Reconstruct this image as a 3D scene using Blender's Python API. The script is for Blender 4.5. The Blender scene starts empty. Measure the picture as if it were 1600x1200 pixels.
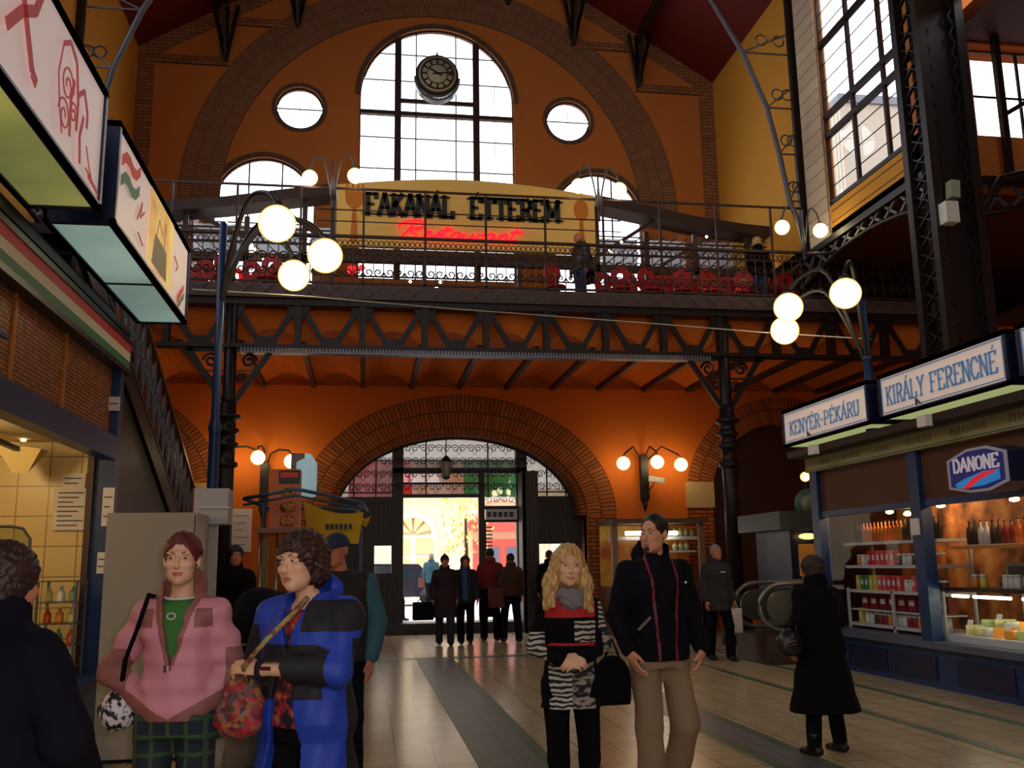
import bpy, math, random
import numpy as np
from mathutils import Vector, Matrix
R_ = random.Random(7)
sc = bpy.context.scene
COL = sc.collection
PI = math.pi
# ---------------------------------------------------------------- camera (hall axis = +Y, up = +Z, metres)
FPX = 1500.0; HC = 1.5
def _n(v): return v/np.linalg.norm(v)
_Y = _n(np.array([565-800., 886-600., FPX]))
_Z = np.array([678-800., -7246-600., FPX]); _Z = _n(_Z-_Y*np.dot(_Z, _Y))
_X = _n(np.cross(_Y, _Z))
if _X[0] < 0: _X = -_X
RW = np.array([_X, _Y, _Z])          # world = RW @ cam (cam: x right, y down, z forward)
def ray(px, py): return _n(RW@np.array([px-800., py-600., FPX]))
def atY(px, py, y): d = ray(px, py); t = y/d[1]; return Vector((d[0]*t, y, HC+d[2]*t))
def atX(px, py, x): d = ray(px, py); t = x/d[0]; return Vector((x, d[1]*t, HC+d[2]*t))
cam = bpy.data.cameras.new('camera'); cam.sensor_width = 36; cam.lens = FPX/1600*36; cam.clip_end = 300; cam.clip_start = .05
co = bpy.data.objects.new('camera', cam); COL.objects.link(co)
m = Matrix(((RW[0][0], -RW[0][1], -RW[0][2]), (RW[1][0], -RW[1][1], -RW[1][2]), (RW[2][0], -RW[2][1], -RW[2][2])))
co.matrix_world = Matrix.Translation((0, 0, HC)) @ m.to_4x4()
sc.camera = co
sc.view_settings.view_transform = 'Standard'
try: sc.view_settings.look = 'None'
except Exception: pass
sc.view_settings.exposure = 0.0; sc.view_settings.gamma = 1
# ---------------------------------------------------------------- materials
MATS = {}
def rgb(r, g, b):
    f = lambda c: (c/255/12.92) if c/255 <= .04045 else ((c/255+.055)/1.055)**2.4
    return (f(r), f(g), f(b), 1)
def nn(nt, t, **kw):
    n = nt.nodes.new(t)
    for k, v in kw.items():
        if k in n.inputs.keys(): n.inputs[k].default_value = v
        else: setattr(n, k, v)
    return n
def M(name, col, rough=.6, metal=0, var=0., scale=6., bump=0., emit=None, es=1., spec=.5, col2=None, tex=None, mp=(1, 1, 1), rot=(0, 0, 0), coat=0, co_='Object', **kw):
    """principled material; tex in None/'noise'/'brick'/'wave'/'voronoi'/'magic'/'checker'"""
    if name in MATS: return MATS[name]
    m = bpy.data.materials.new(name); m.use_nodes = True; nt = m.node_tree; L = nt.links
    b = nt.nodes['Principled BSDF']
    b.inputs['Base Color'].default_value = col if len(col) == 4 else (*col, 1)
    b.inputs['Roughness'].default_value = rough; b.inputs['Metallic'].default_value = metal
    b.inputs['Specular IOR Level'].default_value = spec
    if coat: b.inputs['Coat Weight'].default_value = coat
    tc = nn(nt, 'ShaderNodeTexCoord'); mpn = nn(nt, 'ShaderNodeMapping'); L.new(tc.outputs[co_], mpn.inputs[0])
    mpn.inputs['Scale'].default_value = mp; mpn.inputs['Rotation'].default_value = rot
    c4 = lambda c: c if len(c) == 4 else (*c, 1)
    fac = None; colout = None
    if tex == 'brick':
        t = nn(nt, 'ShaderNodeTexBrick', Scale=scale); t.inputs['Color1'].default_value = c4(col); t.inputs['Color2'].default_value = c4(col2 or [c*.8 for c in col[:3]])
        t.inputs['Mortar'].default_value = c4(kw.get('mortar', (.05, .04, .03))); t.inputs['Mortar Size'].default_value = kw.get('ms', .02)
        t.inputs['Brick Width'].default_value = kw.get('bw', .5); t.inputs['Row Height'].default_value = kw.get('rh', .25); t.offset = kw.get('off', .5)
        L.new(mpn.outputs[0], t.inputs[0]); colout = t.outputs[0]; fac = t.outputs['Fac']
    elif tex:
        T = {'noise': 'ShaderNodeTexNoise', 'wave': 'ShaderNodeTexWave', 'voronoi': 'ShaderNodeTexVoronoi', 'checker': 'ShaderNodeTexChecker', 'magic': 'ShaderNodeTexMagic'}[tex]
        t = nn(nt, T, Scale=scale)
        if tex == 'wave': t.inputs['Distortion'].default_value = kw.get('dist', 0); t.inputs['Detail'].default_value = 2; t.bands_direction = kw.get('dir', 'X')
        if tex == 'noise': t.inputs['Detail'].default_value = 6
        L.new(mpn.outputs[0], t.inputs[0])
        o = t.outputs['Color'] if tex in ('voronoi', 'magic') and kw.get('cells') else (t.outputs['Fac'] if 'Fac' in t.outputs.keys() and t.outputs['Fac'].enabled else t.outputs[0])
        r = nn(nt, 'ShaderNodeValToRGB'); L.new(o, r.inputs[0])
        st = kw.get('stops') or [(kw.get('p0', .4), col), (kw.get('p1', .6), col2 or [c*.7 for c in col[:3]])]
        e = r.color_ramp.elements
        while len(e) < len(st): e.new(.5)
        for i, (p, c) in enumerate(st): e[i].position = p; e[i].color = c4(c)
        if kw.get('const'): r.color_ramp.interpolation = 'CONSTANT'
        colout = r.outputs[0]; fac = o
    if var:
        t2 = nn(nt, 'ShaderNodeTexNoise', Scale=kw.get('vs', 1.5)); t2.inputs['Detail'].default_value = 5; L.new(tc.outputs['Object'], t2.inputs[0])
        mr = nn(nt, 'ShaderNodeMapRange'); mr.inputs[3].default_value = 1-var; mr.inputs[4].default_value = 1+var; L.new(t2.outputs[0], mr.inputs[0])
        mx = nn(nt, 'ShaderNodeMix', data_type='RGBA', blend_type='MULTIPLY'); mx.inputs[0].default_value = 1
        if colout: L.new(colout, mx.inputs[6])
        else: mx.inputs[6].default_value = c4(col)
        L.new(mr.outputs[0], mx.inputs[7]); colout = mx.outputs[2]
    if colout: L.new(colout, b.inputs['Base Color'])
    if bump:
        bp = nn(nt, 'ShaderNodeBump'); bp.inputs['Strength'].default_value = bump; bp.inputs['Distance'].default_value = kw.get('bd', .01)
        if fac is None:
            t3 = nn(nt, 'ShaderNodeTexNoise', Scale=kw.get('bs', 30)); L.new(tc.outputs['Object'], t3.inputs[0]); fac = t3.outputs[0]
        L.new(fac, bp.inputs['Height']); L.new(bp.outputs[0], b.inputs['Normal'])
    if emit is not None:
        b.inputs['Emission Color'].default_value = c4(emit); b.inputs['Emission Strength'].default_value = es
        if kw.get('ecol') and colout: L.new(colout, b.inputs['Emission Color'])
    MATS[name] = m; return m
def glass(name, tint=(1, 1, 1), gl=.08, rough=.02):
    if name in MATS: return MATS[name]
    m = bpy.data.materials.new(name); m.use_nodes = True; nt = m.node_tree; nt.nodes.clear()
    o = nn(nt, 'ShaderNodeOutputMaterial'); t = nn(nt, 'ShaderNodeBsdfTransparent'); g = nn(nt, 'ShaderNodeBsdfGlossy'); x = nn(nt, 'ShaderNodeMixShader')
    t.inputs[0].default_value = (*tint, 1); g.inputs['Roughness'].default_value = rough; x.inputs[0].default_value = gl
    nt.links.new(t.outputs[0], x.inputs[1]); nt.links.new(g.outputs[0], x.inputs[2]); nt.links.new(x.outputs[0], o.inputs[0])
    MATS[name] = m; return m
def globe_mat(name, c, s, rim, rs):
    m = bpy.data.materials.new(name); m.use_nodes = True; nt = m.node_tree; nt.nodes.clear()
    o = nn(nt, 'ShaderNodeOutputMaterial'); e = nn(nt, 'ShaderNodeEmission'); e2 = nn(nt, 'ShaderNodeEmission'); x = nn(nt, 'ShaderNodeMixShader'); lw = nn(nt, 'ShaderNodeLayerWeight'); lw.inputs[0].default_value = .5
    e.inputs[0].default_value = (*c, 1); e.inputs[1].default_value = s; e2.inputs[0].default_value = (*rim, 1); e2.inputs[1].default_value = rs
    mr = nn(nt, 'ShaderNodeMapRange'); mr.inputs[1].default_value = .30; mr.inputs[2].default_value = .66; nt.links.new(lw.outputs['Facing'], mr.inputs[0]); nt.links.new(mr.outputs[0], x.inputs[0]); nt.links.new(e.outputs[0], x.inputs[1]); nt.links.new(e2.outputs[0], x.inputs[2]); nt.links.new(x.outputs[0], o.inputs[0])
    MATS[name] = m; return m
# ---------------------------------------------------------------- mesh builder
OFF = {}          # object name -> root matrix (world) for children built in world coordinates
def rootmat(o):
    while o.parent: o = o.parent
    return OFF.get(o.name, Matrix.Identity(4))
class MB:
    def __init__(s): s.v = []; s.f = []; s.mi = []; s.uv = []; s.k = 0; s.sm = []
    def mat(s, k): s.k = k; return s
    def add(s, vs, fs, uvs=None, smooth=False):
        b = len(s.v); s.v += [tuple(v) for v in vs]
        for i, f in enumerate(fs):
            s.f.append([b+j for j in f]); s.mi.append(s.k); s.uv.append(uvs[i] if uvs else None); s.sm.append(smooth)
        return s
    def box(s, x0, x1, y0, y1, z0, z1):
        vs = [(x, y, z) for x in (x0, x1) for y in (y0, y1) for z in (z0, z1)]
        return s.add(vs, [(0, 1, 3, 2), (4, 6, 7, 5), (0, 4, 5, 1), (2, 3, 7, 6), (0, 2, 6, 4), (1, 5, 7, 3)])
    def bar(s, a, b, w=.03, h=None, up=(0, 0, 1)):
        a = Vector(a); b = Vector(b); h = h or w; d = (b-a)
        if d.length < 1e-6: return s
        d.normalize(); u = Vector(up)
        if abs(d.dot(u)) > .97: u = Vector((0, 1, 0))
        x = d.cross(u).normalized()*w/2; z = x.cross(d).normalized()*h/2
        vs = [p+i*x+j*z for p in (a, b) for i in (-1, 1) for j in (-1, 1)]
        return s.add(vs, [(0, 1, 3, 2), (4, 6, 7, 5), (0, 4, 5, 1), (2, 3, 7, 6), (0, 2, 6, 4), (1, 5, 7, 3)])
    def tube(s, pts, r=.01, seg=6, closed=False):
        pts = [Vector(p) for p in pts]; n = len(pts); rs = r if isinstance(r, (list, tuple)) else [r]*n
        vs = []; ref = None
        for i, p in enumerate(pts):
            a = pts[(i-1) % n] if (closed or i > 0) else p; b = pts[(i+1) % n] if (closed or i < n-1) else p
            d = (b-a)
            d = d.normalized() if d.length > 1e-9 else Vector((0, 0, 1))
            if ref is None: ref = Vector((0, 0, 1)) if abs(d.z) < .9 else Vector((0, 1, 0))
            x = d.cross(ref)
            if x.length < 1e-3: x = d.orthogonal()
            x.normalize(); y = d.cross(x).normalized(); ref = -y if False else ref
            for k in range(seg):
                t = 2*PI*k/seg; vs.append(p+x*math.cos(t)*rs[i]+y*math.sin(t)*rs[i])
        fs = []
        for i in range(n if closed else n-1):
            j = (i+1) % n
            for k in range(seg): k2 = (k+1) % seg; fs.append((i*seg+k, i*seg+k2, j*seg+k2, j*seg+k))
        if not closed: fs += [tuple(range(seg))[::-1], tuple((n-1)*seg+k for k in range(seg))]
        return s.add(vs, fs, smooth=seg > 5)
    def lathe(s, prof, c=(0, 0, 0), seg=16, axis='z', cap=True):
        vs = []; n = len(prof)
        for r, z in prof:
            for k in range(seg):
                t = 2*PI*k/seg; a, b = r*math.cos(t), r*math.sin(t)
                vs.append((c[0]+a, c[1]+b, c[2]+z) if axis == 'z' else ((c[0]+a, c[1]+z, c[2]+b) if axis == 'y' else (c[0]+z, c[1]+a, c[2]+b)))
        fs = [(i*seg+k, i*seg+(k+1) % seg, (i+1)*seg+(k+1) % seg, (i+1)*seg+k) for i in range(n-1) for k in range(seg)]
        if cap: fs += [tuple(range(seg))[::-1], tuple((n-1)*seg+k for k in range(seg))]
        return s.add(vs, fs, smooth=True)
    def sph(s, c, r, seg=16, rings=10, sc_=(1, 1, 1)):
        vs = [(c[0], c[1], c[2]-r*sc_[2])]
        for i in range(1, rings):
            ph = -PI/2+PI*i/rings
            for k in range(seg):
                t = 2*PI*k/seg; vs.append((c[0]+r*math.cos(ph)*math.cos(t)*sc_[0], c[1]+r*math.cos(ph)*math.sin(t)*sc_[1], c[2]+r*math.sin(ph)*sc_[2]))
        vs.append((c[0], c[1], c[2]+r*sc_[2])); N = len(vs)-1
        fs = [(0, 1+(k+1) % seg, 1+k) for k in range(seg)]
        for i in range(rings-2):
            for k in range(seg): a = 1+i*seg; fs.append((a+k, a+(k+1) % seg, a+seg+(k+1) % seg, a+seg+k))
        a = 1+(rings-2)*seg; fs += [(a+k, a+(k+1) % seg, N) for k in range(seg)]
        return s.add(vs, fs, smooth=True)
    def prism(s, poly, fn, t0, t1):
        """poly: list of 2D pts, fn(u,v,t)->xyz"""
        n = len(poly); vs = [fn(u, v, t0) for u, v in poly]+[fn(u, v, t1) for u, v in poly]
        fs = [tuple(range(n))[::-1], tuple(range(n, 2*n))]+[(i, (i+1) % n, n+(i+1) % n, n+i) for i in range(n)]
        return s.add(vs, fs)
    def build(s, name, mats, parent=None, loc=None):
        me = bpy.data.meshes.new(name); o = bpy.data.objects.new(name, me)
        if parent is not None:
            o.parent = parent; inv = rootmat(parent).inverted()
        else:
            if loc is None and s.v:
                A = np.array(s.v); loc = ((A[:, 0].min()+A[:, 0].max())/2, (A[:, 1].min()+A[:, 1].max())/2, A[:, 2].min())
            T = Matrix.Translation(loc or (0, 0, 0)); o.location = loc or (0, 0, 0); inv = T.inverted()
        A = np.array(s.v, dtype=float).reshape(-1, 3); I = np.array(inv)
        A = A@I[:3, :3].T+I[:3, 3]
        me.from_pydata(A.tolist(), [], s.f)
        for mm in (mats if isinstance(mats, (list, tuple)) else [mats]): me.materials.append(mm)
        me.polygons.foreach_set('material_index', s.mi); me.polygons.foreach_set('use_smooth', s.sm)
        if any(u is not None for u in s.uv):
            ul = me.uv_layers.new(name='UVMap')
            for p, u in zip(me.polygons, s.uv):
                if u:
                    for li, c in zip(p.loop_indices, u): ul.data[li].uv = c
        me.update(); COL.objects.link(o)
        if parent is None: OFF[o.name] = Matrix.Translation(loc or (0, 0, 0))
        return o
def tag(o, label, cat, group=None, kind=None):
    o['label'] = label; o['category'] = cat
    if group: o['group'] = group
    if kind: o['kind'] = kind
    return o
def struct(o): o['kind'] = 'structure'; return o
def thing(name, label, cat, loc=(0, 0, 0), group=None, rotz=0, scale=1, kind=None):
    o = bpy.data.objects.new(name, None); COL.objects.link(o); o.location = loc; o.rotation_euler = (0, 0, rotz); o.scale = (scale,)*3
    o.empty_display_size = .1
    OFF[o.name] = Matrix.Translation(loc) @ Matrix.Rotation(rotz, 4, 'Z') @ Matrix.Scale(scale, 4)
    return tag(o, label, cat, group, kind)
def dup(root, loc, rotz=None, label=None, scale=None, group=None):
    r = root.copy(); COL.objects.link(r); r.location = loc
    if rotz is not None: r.rotation_euler = (0, 0, rotz)
    if scale is not None: r.scale = (scale,)*3 if not isinstance(scale, tuple) else scale
    if label: r['label'] = label
    if group: r['group'] = group
    for ch in list(root.children):
        c = ch.copy(); COL.objects.link(c); c.parent = r
        for g in list(ch.children):
            d = g.copy(); COL.objects.link(d); d.parent = c
    return r
def fill2d(name, loops, fn, thick, mats, parent=None):
    """filled outline with holes in the u,v plane; fn(u,v,t) -> world; t from 0 to thick"""
    cu = bpy.data.curves.new('tmp', 'CURVE'); cu.dimensions = '2D'; cu.fill_mode = 'BOTH'; cu.extrude = thick/2
    for lp in loops:
        sp = cu.splines.new('POLY'); sp.points.add(len(lp)-1); sp.use_cyclic_u = True
        for i, (u, v) in enumerate(lp): sp.points[i].co = (u, v, 0, 1)
    ob = bpy.data.objects.new('tmp', cu); COL.objects.link(ob); dg = bpy.context.evaluated_depsgraph_get(); dg.update()
    me = ob.evaluated_get(dg).to_mesh()
    b = MB(); b.add([fn(v.co.x, v.co.y, v.co.z+thick/2) for v in me.vertices], [tuple(p.vertices) for p in me.polygons])
    ob.evaluated_get(dg).to_mesh_clear(); bpy.data.objects.remove(ob); bpy.data.curves.remove(cu)
    return b.build(name, mats, parent)
def arc(cx, cz, a, b, t0, t1, n=24): return [(cx+a*math.cos(t0+(t1-t0)*i/n), cz+b*math.sin(t0+(t1-t0)*i/n)) for i in range(n+1)]
def ring(mb, cx, cz, a0, b0, a1, b1, y0, y1, t0=0, t1=PI, n=48, us=1.):
    """arched band between two ellipses in the XZ plane, with uv along/across"""
    L = 0; vs = []; fs = []; uv = []; us_ = [0]
    for i in range(n+1):
        t = t0+(t1-t0)*i/n; c, s_ = math.cos(t), math.sin(t)
        for (a, b, y) in ((a0, b0, y0), (a1, b1, y0), (a0, b0, y1), (a1, b1, y1)): vs.append((cx+a*c, y, cz+b*s_))
        if i: L += (Vector(vs[-1])-Vector(vs[-5])).length; us_.append(L)
    w = (a1-a0+b1-b0)/2; d = y1-y0
    for i in range(n):
        p, q = 4*i, 4*(i+1); u0, u1 = us_[i], us_[i+1]
        for (f, va, vb) in (((0, 1), 0, w), ((2, 3), 0, w), ((0, 2), 0, d), ((1, 3), 0, d)):
            fs.append((p+f[0], p+f[1], q+f[1], q+f[0])); uv.append([(u0, va), (u0, vb), (u1, vb), (u1, va)])
    return mb.add(vs, fs, uv)
# stroke letters: unit box, each stroke (points, width factor); serif bars added at free ends on the base/cap line
GL = {
 'A': ([[(0, 0), (.5, 1)], [(.5, 1), (1, 0)], [(.2, .35), (.8, .35)]], [(0, 0), (1, 0)]),
 'B': ([[(.1, 0), (.1, 1)], [(.1, 1), (.6, 1), (.8, .85), (.8, .65), (.6, .52), (.1, .52)], [(.6, .52), (.9, .4), (.9, .15), (.65, 0), (.1, 0)]], []),
 'C': ([[(.95, .78), (.7, 1), (.35, 1), (.05, .7), (.05, .3), (.35, 0), (.7, 0), (.95, .22)]], []),
 'D': ([[(.1, 0), (.1, 1)], [(.1, 1), (.6, 1), (.95, .7), (.95, .3), (.6, 0), (.1, 0)]], []),
 'E': ([[(.15, 0), (.15, 1)], [(.05, 1), (.9, 1), (.9, .85)], [(.15, .52), (.65, .52)], [(.05, 0), (.9, 0), (.95, .18)]], [(.15, 0), (.15, 1)]),
 'F': ([[(.15, 0), (.15, 1)], [(.05, 1), (.9, 1), (.9, .82)], [(.15, .5), (.65, .5)]], [(.15, 0), (.15, 1)]),
 'G': ([[(.95, .8), (.65, 1), (.3, 1), (.05, .7), (.05, .3), (.3, 0), (.7, 0), (.92, .2), (.92, .45), (.6, .45)]], []),
 'I': ([[(.5, 0), (.5, 1)]], [(.5, 0), (.5, 1)]),
 'K': ([[(.15, 0), (.15, 1)], [(.9, 1), (.2, .45)], [(.35, .6), (.95, 0)]], [(.15, 0), (.15, 1), (.9, 1), (.95, 0)]),
 'L': ([[(.15, 0), (.15, 1)], [(.05, 0), (.9, 0), (.9, .25)]], [(.15, 0), (.15, 1)]),
 'M': ([[(.08, 0), (.08, 1)], [(.08, 1), (.5, .25)], [(.5, .25), (.92, 1)], [(.92, 1), (.92, 0)]], [(.08, 0), (.92, 0), (.08, 1), (.92, 1)]),
 'N': ([[(.1, 0), (.1, 1)], [(.1, 1), (.9, 0)], [(.9, 0), (.9, 1)]], [(.1, 0), (.1, 1), (.9, 1)]),
 'O': ([[(.5, 0), (.15, .12), (.03, .5), (.15, .88), (.5, 1), (.85, .88), (.97, .5), (.85, .12), (.5, 0)]], []),
 'P': ([[(.15, 0), (.15, 1)], [(.05, 1), (.6, 1), (.9, .85), (.9, .6), (.6, .45), (.15, .45)]], [(.15, 0)]),
 'R': ([[(.15, 0), (.15, 1)], [(.05, 1), (.6, 1), (.88, .87), (.88, .63), (.6, .5), (.15, .5)], [(.5, .5), (.95, 0)]], [(.15, 0), (.95, 0)]),
 'S': ([[(.9, .8), (.6, 1), (.3, 1), (.1, .78), (.3, .55), (.7, .45), (.9, .22), (.65, 0), (.3, 0), (.08, .2)]], []),
 'T': ([[(.5, 0), (.5, 1)], [(0, .82), (0, 1), (1, 1), (1, .82)]], [(.5, 0)]),
 'U': ([[(.1, 1), (.1, .3), (.3, 0), (.7, 0), (.9, .3), (.9, 1)]], [(.1, 1), (.9, 1)]),
 'Y': ([[(.05, 1), (.5, .5)], [(.95, 1), (.5, .5)], [(.5, .5), (.5, 0)]], [(.05, 1), (.95, 1), (.5, 0)]),
 '-': ([[(.1, .45), (.9, .45)]], []),
}
ACC = {'Á': 'A', 'É': 'E'}
def glyph(mb, ch, x, w, h, fn, t, sw, serif=True):
    acc = ch in ACC; g = GL[ACC.get(ch, ch)]
    for st in g[0]:
        for (a, b) in zip(st, st[1:]):
            dx, dy = (b[0]-a[0])*w, (b[1]-a[1])*h; L = math.hypot(dx, dy) or 1; wd = sw*(1 if abs(dy) > abs(dx)*.8 else .6)
            ex, ey = dx/L, dy/L; p0 = (x+a[0]*w-ex*wd*.3, a[1]*h-ey*wd*.3); p1 = (x+b[0]*w+ex*wd*.3, b[1]*h+ey*wd*.3); nx, ny = -ey*wd/2, ex*wd/2
            mb.prism([(p0[0]+nx, p0[1]+ny), (p1[0]+nx, p1[1]+ny), (p1[0]-nx, p1[1]-ny), (p0[0]-nx, p0[1]-ny)], fn, 0, t)
    if serif:
        for (u, v) in g[1]:
            cx = x+u*w; s2 = sw*1.1; y0 = v*h-(0 if v == 0 else sw*.35); mb.prism([(cx-s2, y0), (cx+s2, y0), (cx+s2, y0+sw*.35), (cx-s2, y0+sw*.35)], fn, 0, t)
    if acc: mb.prism([(x+.45*w, h*1.1), (x+.62*w, h*1.1), (x+.8*w, h*1.3), (x+.6*w, h*1.3)], fn, 0, t)
def word(txt, total, h, fn, t, sw, mats, parent, name='letter', one=False, serif=True, gap=.28):
    W = {'I': .45, ' ': .6, '-': .6, 'M': 1.25}
    tot = sum(W.get(c, 1)+gap for c in txt)-gap; k = total/tot; x = 0; mb = MB(); out = []
    for c in txt:
        w = W.get(c, 1)*k
        if c != ' ':
            if not one: mb = MB()
            glyph(mb, c, x, w, h, fn, t, sw, serif)
            if not one: out.append(mb.build(name, mats, parent))
        x += w+gap*k
    if one: out.append(mb.build(name, mats, parent))
    return out
def scroll(c, r, turns=1.5, n=18, flip=1, start=0, fn=None):
    """spiral points in 2D"""
    return [(c[0]+flip*r*(1-.8*i/n)*math.cos(start+turns*2*PI*i/n), c[1]+r*(1-.8*i/n)*math.sin(start+turns*2*PI*i/n)) for i in range(n+1)]
# ---------------------------------------------------------------- shared materials
plaster = M('orange_plaster', rgb(196, 118, 50), .85, var=.10, vs=.8, bump=.15, bs=40)
plaster_lo = M('deep_orange_plaster', rgb(222, 112, 22), .85, var=.10, vs=.9, bump=.15, bs=40)
plaster_lit = M('lit_yellow_plaster', rgb(226, 160, 52), .85, var=.08, vs=.9)  # orange plaster with the window light put into a brighter, yellower colour
brick_uv = M('radial_brick', rgb(158, 112, 80), .9, tex='brick', co_='UV', scale=1, bw=.075, rh=.31, ms=.014, col2=rgb(140, 96, 66)[:3], mortar=rgb(108, 80, 60)[:3], bump=.4, var=.1)
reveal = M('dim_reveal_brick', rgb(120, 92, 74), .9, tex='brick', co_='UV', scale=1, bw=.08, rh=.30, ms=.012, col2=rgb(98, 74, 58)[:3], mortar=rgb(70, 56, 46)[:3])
brick_lo = M('orange_brick', rgb(190, 105, 40), .9, tex='brick', co_='UV', scale=1, bw=.10, rh=.36, ms=.014, col2=rgb(160, 85, 32)[:3], mortar=rgb(90, 55, 28)[:3], bump=.4, var=.1)
brick_xz = M('wall_brick', rgb(165, 110, 68), .9, tex='brick', rot=(PI/2, 0, 0), scale=1, bw=.28, rh=.09, ms=.012, col2=rgb(140, 90, 56)[:3], mortar=rgb(100, 72, 52)[:3], bump=.4)
brick_lo2 = M('lower_wall_brick', rgb(190, 105, 40), .9, tex='brick', rot=(PI/2, 0, 0), scale=1, bw=.28, rh=.09, ms=.014, col2=rgb(160, 85, 32)[:3], mortar=rgb(90, 55, 28)[:3], bump=.4)
brick_pale = M('pale_brick', rgb(225, 205, 175), .9, tex='brick', rot=(PI/2, 0, PI/2), scale=1, bw=.28, rh=.09, ms=.012, col2=rgb(205, 180, 150)[:3], mortar=rgb(150, 130, 110)[:3], bump=.4)
stone = M('pale_stone', rgb(214, 178, 120), .8, var=.08)
red_ceil = M('red_ceiling_boards', rgb(122, 26, 14), .6, tex='wave', scale=2.2, dir='Y', col2=rgb(98, 18, 10)[:3], p0=.1, p1=.2)
iron = M('dark_painted_iron', rgb(34, 26, 24), .45, .3, var=.12, vs=4)
iron_l = M('grey_painted_iron', rgb(92, 92, 100), .45, .4, var=.1)
iron_b = M('brown_painted_iron', rgb(66, 48, 42), .5, .3, var=.15, vs=3)
blue = M('navy_blue_paint', rgb(22, 52, 98), .4, var=.08)
blue_d = M('dark_navy_paint', rgb(16, 26, 62), .4, var=.08)
black = M('black_metal', rgb(16, 14, 18), .4, .2)
wood_d = M('dark_wood', rgb(48, 28, 16), .5, tex='wave', scale=3, dist=4, col2=rgb(30, 17, 10)[:3])
clear = glass('clear_glass', (.97, .98, 1), .06)
dusty_shaded = glass('dusty_shaded_glass', (.55, .56, .57), .10, .3)  # tint holds both dirt and the shade of the outer arch soffit
globe_w = globe_mat('lit_globe', (1, .80, .46), 12.0, (1, .62, .16), 1.25)
globe_o = globe_mat('lit_orange_globe', (1, .55, .18), 5, (1, .35, .05), 1.5)
white_m = M('white_enamel', rgb(215, 212, 205), .4)
paper = M('white_paper', rgb(232, 222, 215), .8)
ink = M('grey_ink', rgb(90, 85, 90), .8)
tube_w = M('fluorescent_tube', (1, 1, 1), .4, emit=(1, 1, .92), es=6)
# ---------------------------------------------------------------- floor
def floor_mat():
    m = bpy.data.materials.new('beige_tiles'); m.use_nodes = True; nt = m.node_tree; L = nt.links; b = nt.nodes['Principled BSDF']
    tc = nn(nt, 'ShaderNodeTexCoord')
    t = nn(nt, 'ShaderNodeTexBrick', Scale=1.0); t.offset = 0
    t.inputs['Color1'].default_value = rgb(196, 176, 140); t.inputs['Color2'].default_value = rgb(186, 165, 130); t.inputs['Mortar'].default_value = rgb(120, 100, 78)
    t.inputs['Mortar Size'].default_value = .006; t.inputs['Brick Width'].default_value = .3; t.inputs['Row Height'].default_value = .3
    L.new(tc.outputs['Object'], t.inputs[0])
    n = nn(nt, 'ShaderNodeTexNoise', Scale=.8); L.new(tc.outputs['Object'], n.inputs[0]); n.inputs['Detail'].default_value = 4
    mr = nn(nt, 'ShaderNodeMapRange'); mr.inputs[3].default_value = .85; mr.inputs[4].default_value = 1.1; L.new(n.outputs[0], mr.inputs[0])
    mx = nn(nt, 'ShaderNodeMix', data_type='RGBA', blend_type='MULTIPLY'); mx.inputs[0].default_value = 1
    L.new(t.outputs[0], mx.inputs[6]); L.new(mr.outputs[0], mx.inputs[7]); L.new(mx.outputs[2], b.inputs['Base Color'])
    b.inputs['Roughness'].default_value = .21; b.inputs['Specular IOR Level'].default_value = .6
    return m
FM = floor_mat()
fl = MB().box(-11, 16, -16, 22.2, -.2, 0).build('floor', FM, loc=(0, 0, 0)); struct(fl)
gm = M('green_tile_border', rgb(88, 108, 84), .35, tex='brick', scale=1, bw=.15, rh=.15, ms=.005, off=0, col2=rgb(78, 98, 76)[:3], mortar=rgb(60, 66, 55)[:3])
gy = M('grey_tile_band', rgb(108, 108, 112), .35, tex='brick', scale=1, bw=.3, rh=.3, ms=.005, off=0, col2=rgb(98, 98, 104)[:3], mortar=rgb(66, 66, 66)[:3])
k = 0
for x0, x1 in ((.90, 1.5), (3.03, 3.52)):
    b = MB(); b.box(x0, x0+.11, -16, 16.3, 0, .004); b.box(x1-.11, x1, -16, 16.3, 0, .004); b.mat(1).box(x0+.11, x1-.11, -16, 16.3, 0, .004)
    o = b.build('trim_%d' % (k+1), [gm, gy]); struct(o); k += 1
for (x0, x1, y0, y1) in ((4.95, 5.06, -16, 16.3), (5.9, 6.02, -16, 16.3), (-2, 6.2, 16.3, 16.6)):
    o = MB().box(x0, x1, y0, y1, 0, .004).build('trim_%d' % (k+1), gm); struct(o); k += 1
# ---------------------------------------------------------------- far wall
YW = 21.8
XZ = lambda y0: (lambda u, v, t: (u, y0+t, v))
XL, XR, ZE, XC = -5.35, 8.75, 13.6, 1.7
def arch_loop(cx, zs, a, b, zb, n=32): return [(cx-a, zb), (cx+a, zb)]+arc(cx, zs, a, b, 0, PI, n)
CW = (1.68, 12.72, 1.88, 1.88, 8.1); SW1 = (-2.35, 9.85, 1.15, 1.15, 7.85); SW2 = (5.62, 9.85, 1.1, 1.15, 7.85)
LA = (2.17, 2.6, 2.93, 2.0)
outer = [(-10.5, 0), (LA[0]-LA[2], 0)]+[(LA[0]-LA[2], LA[1])]+arc(LA[0], LA[1], LA[2], LA[3], PI, 0, 40)[1:]+[(LA[0]+LA[2], 0), (16, 0), (16, 7.46), (XR, 7.46), (XR, ZE), (XC, 17.95), (XL, ZE), (XL, 7.4), (-10.5, 7.4)]
holes = [arch_loop(*CW), arch_loop(*SW1), arch_loop(*SW2), arc(-1.61, 12.3, .56, .54, 0, 2*PI, 32)[:-1], arc(4.94, 12.35, .56, .54, 0, 2*PI, 32)[:-1],
         arch_loop(10.0, 3.0, 1.9, 1.8, .0)[0:], arch_loop(-6.0, 3.0, 1.9, 1.8, .0)]
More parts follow.
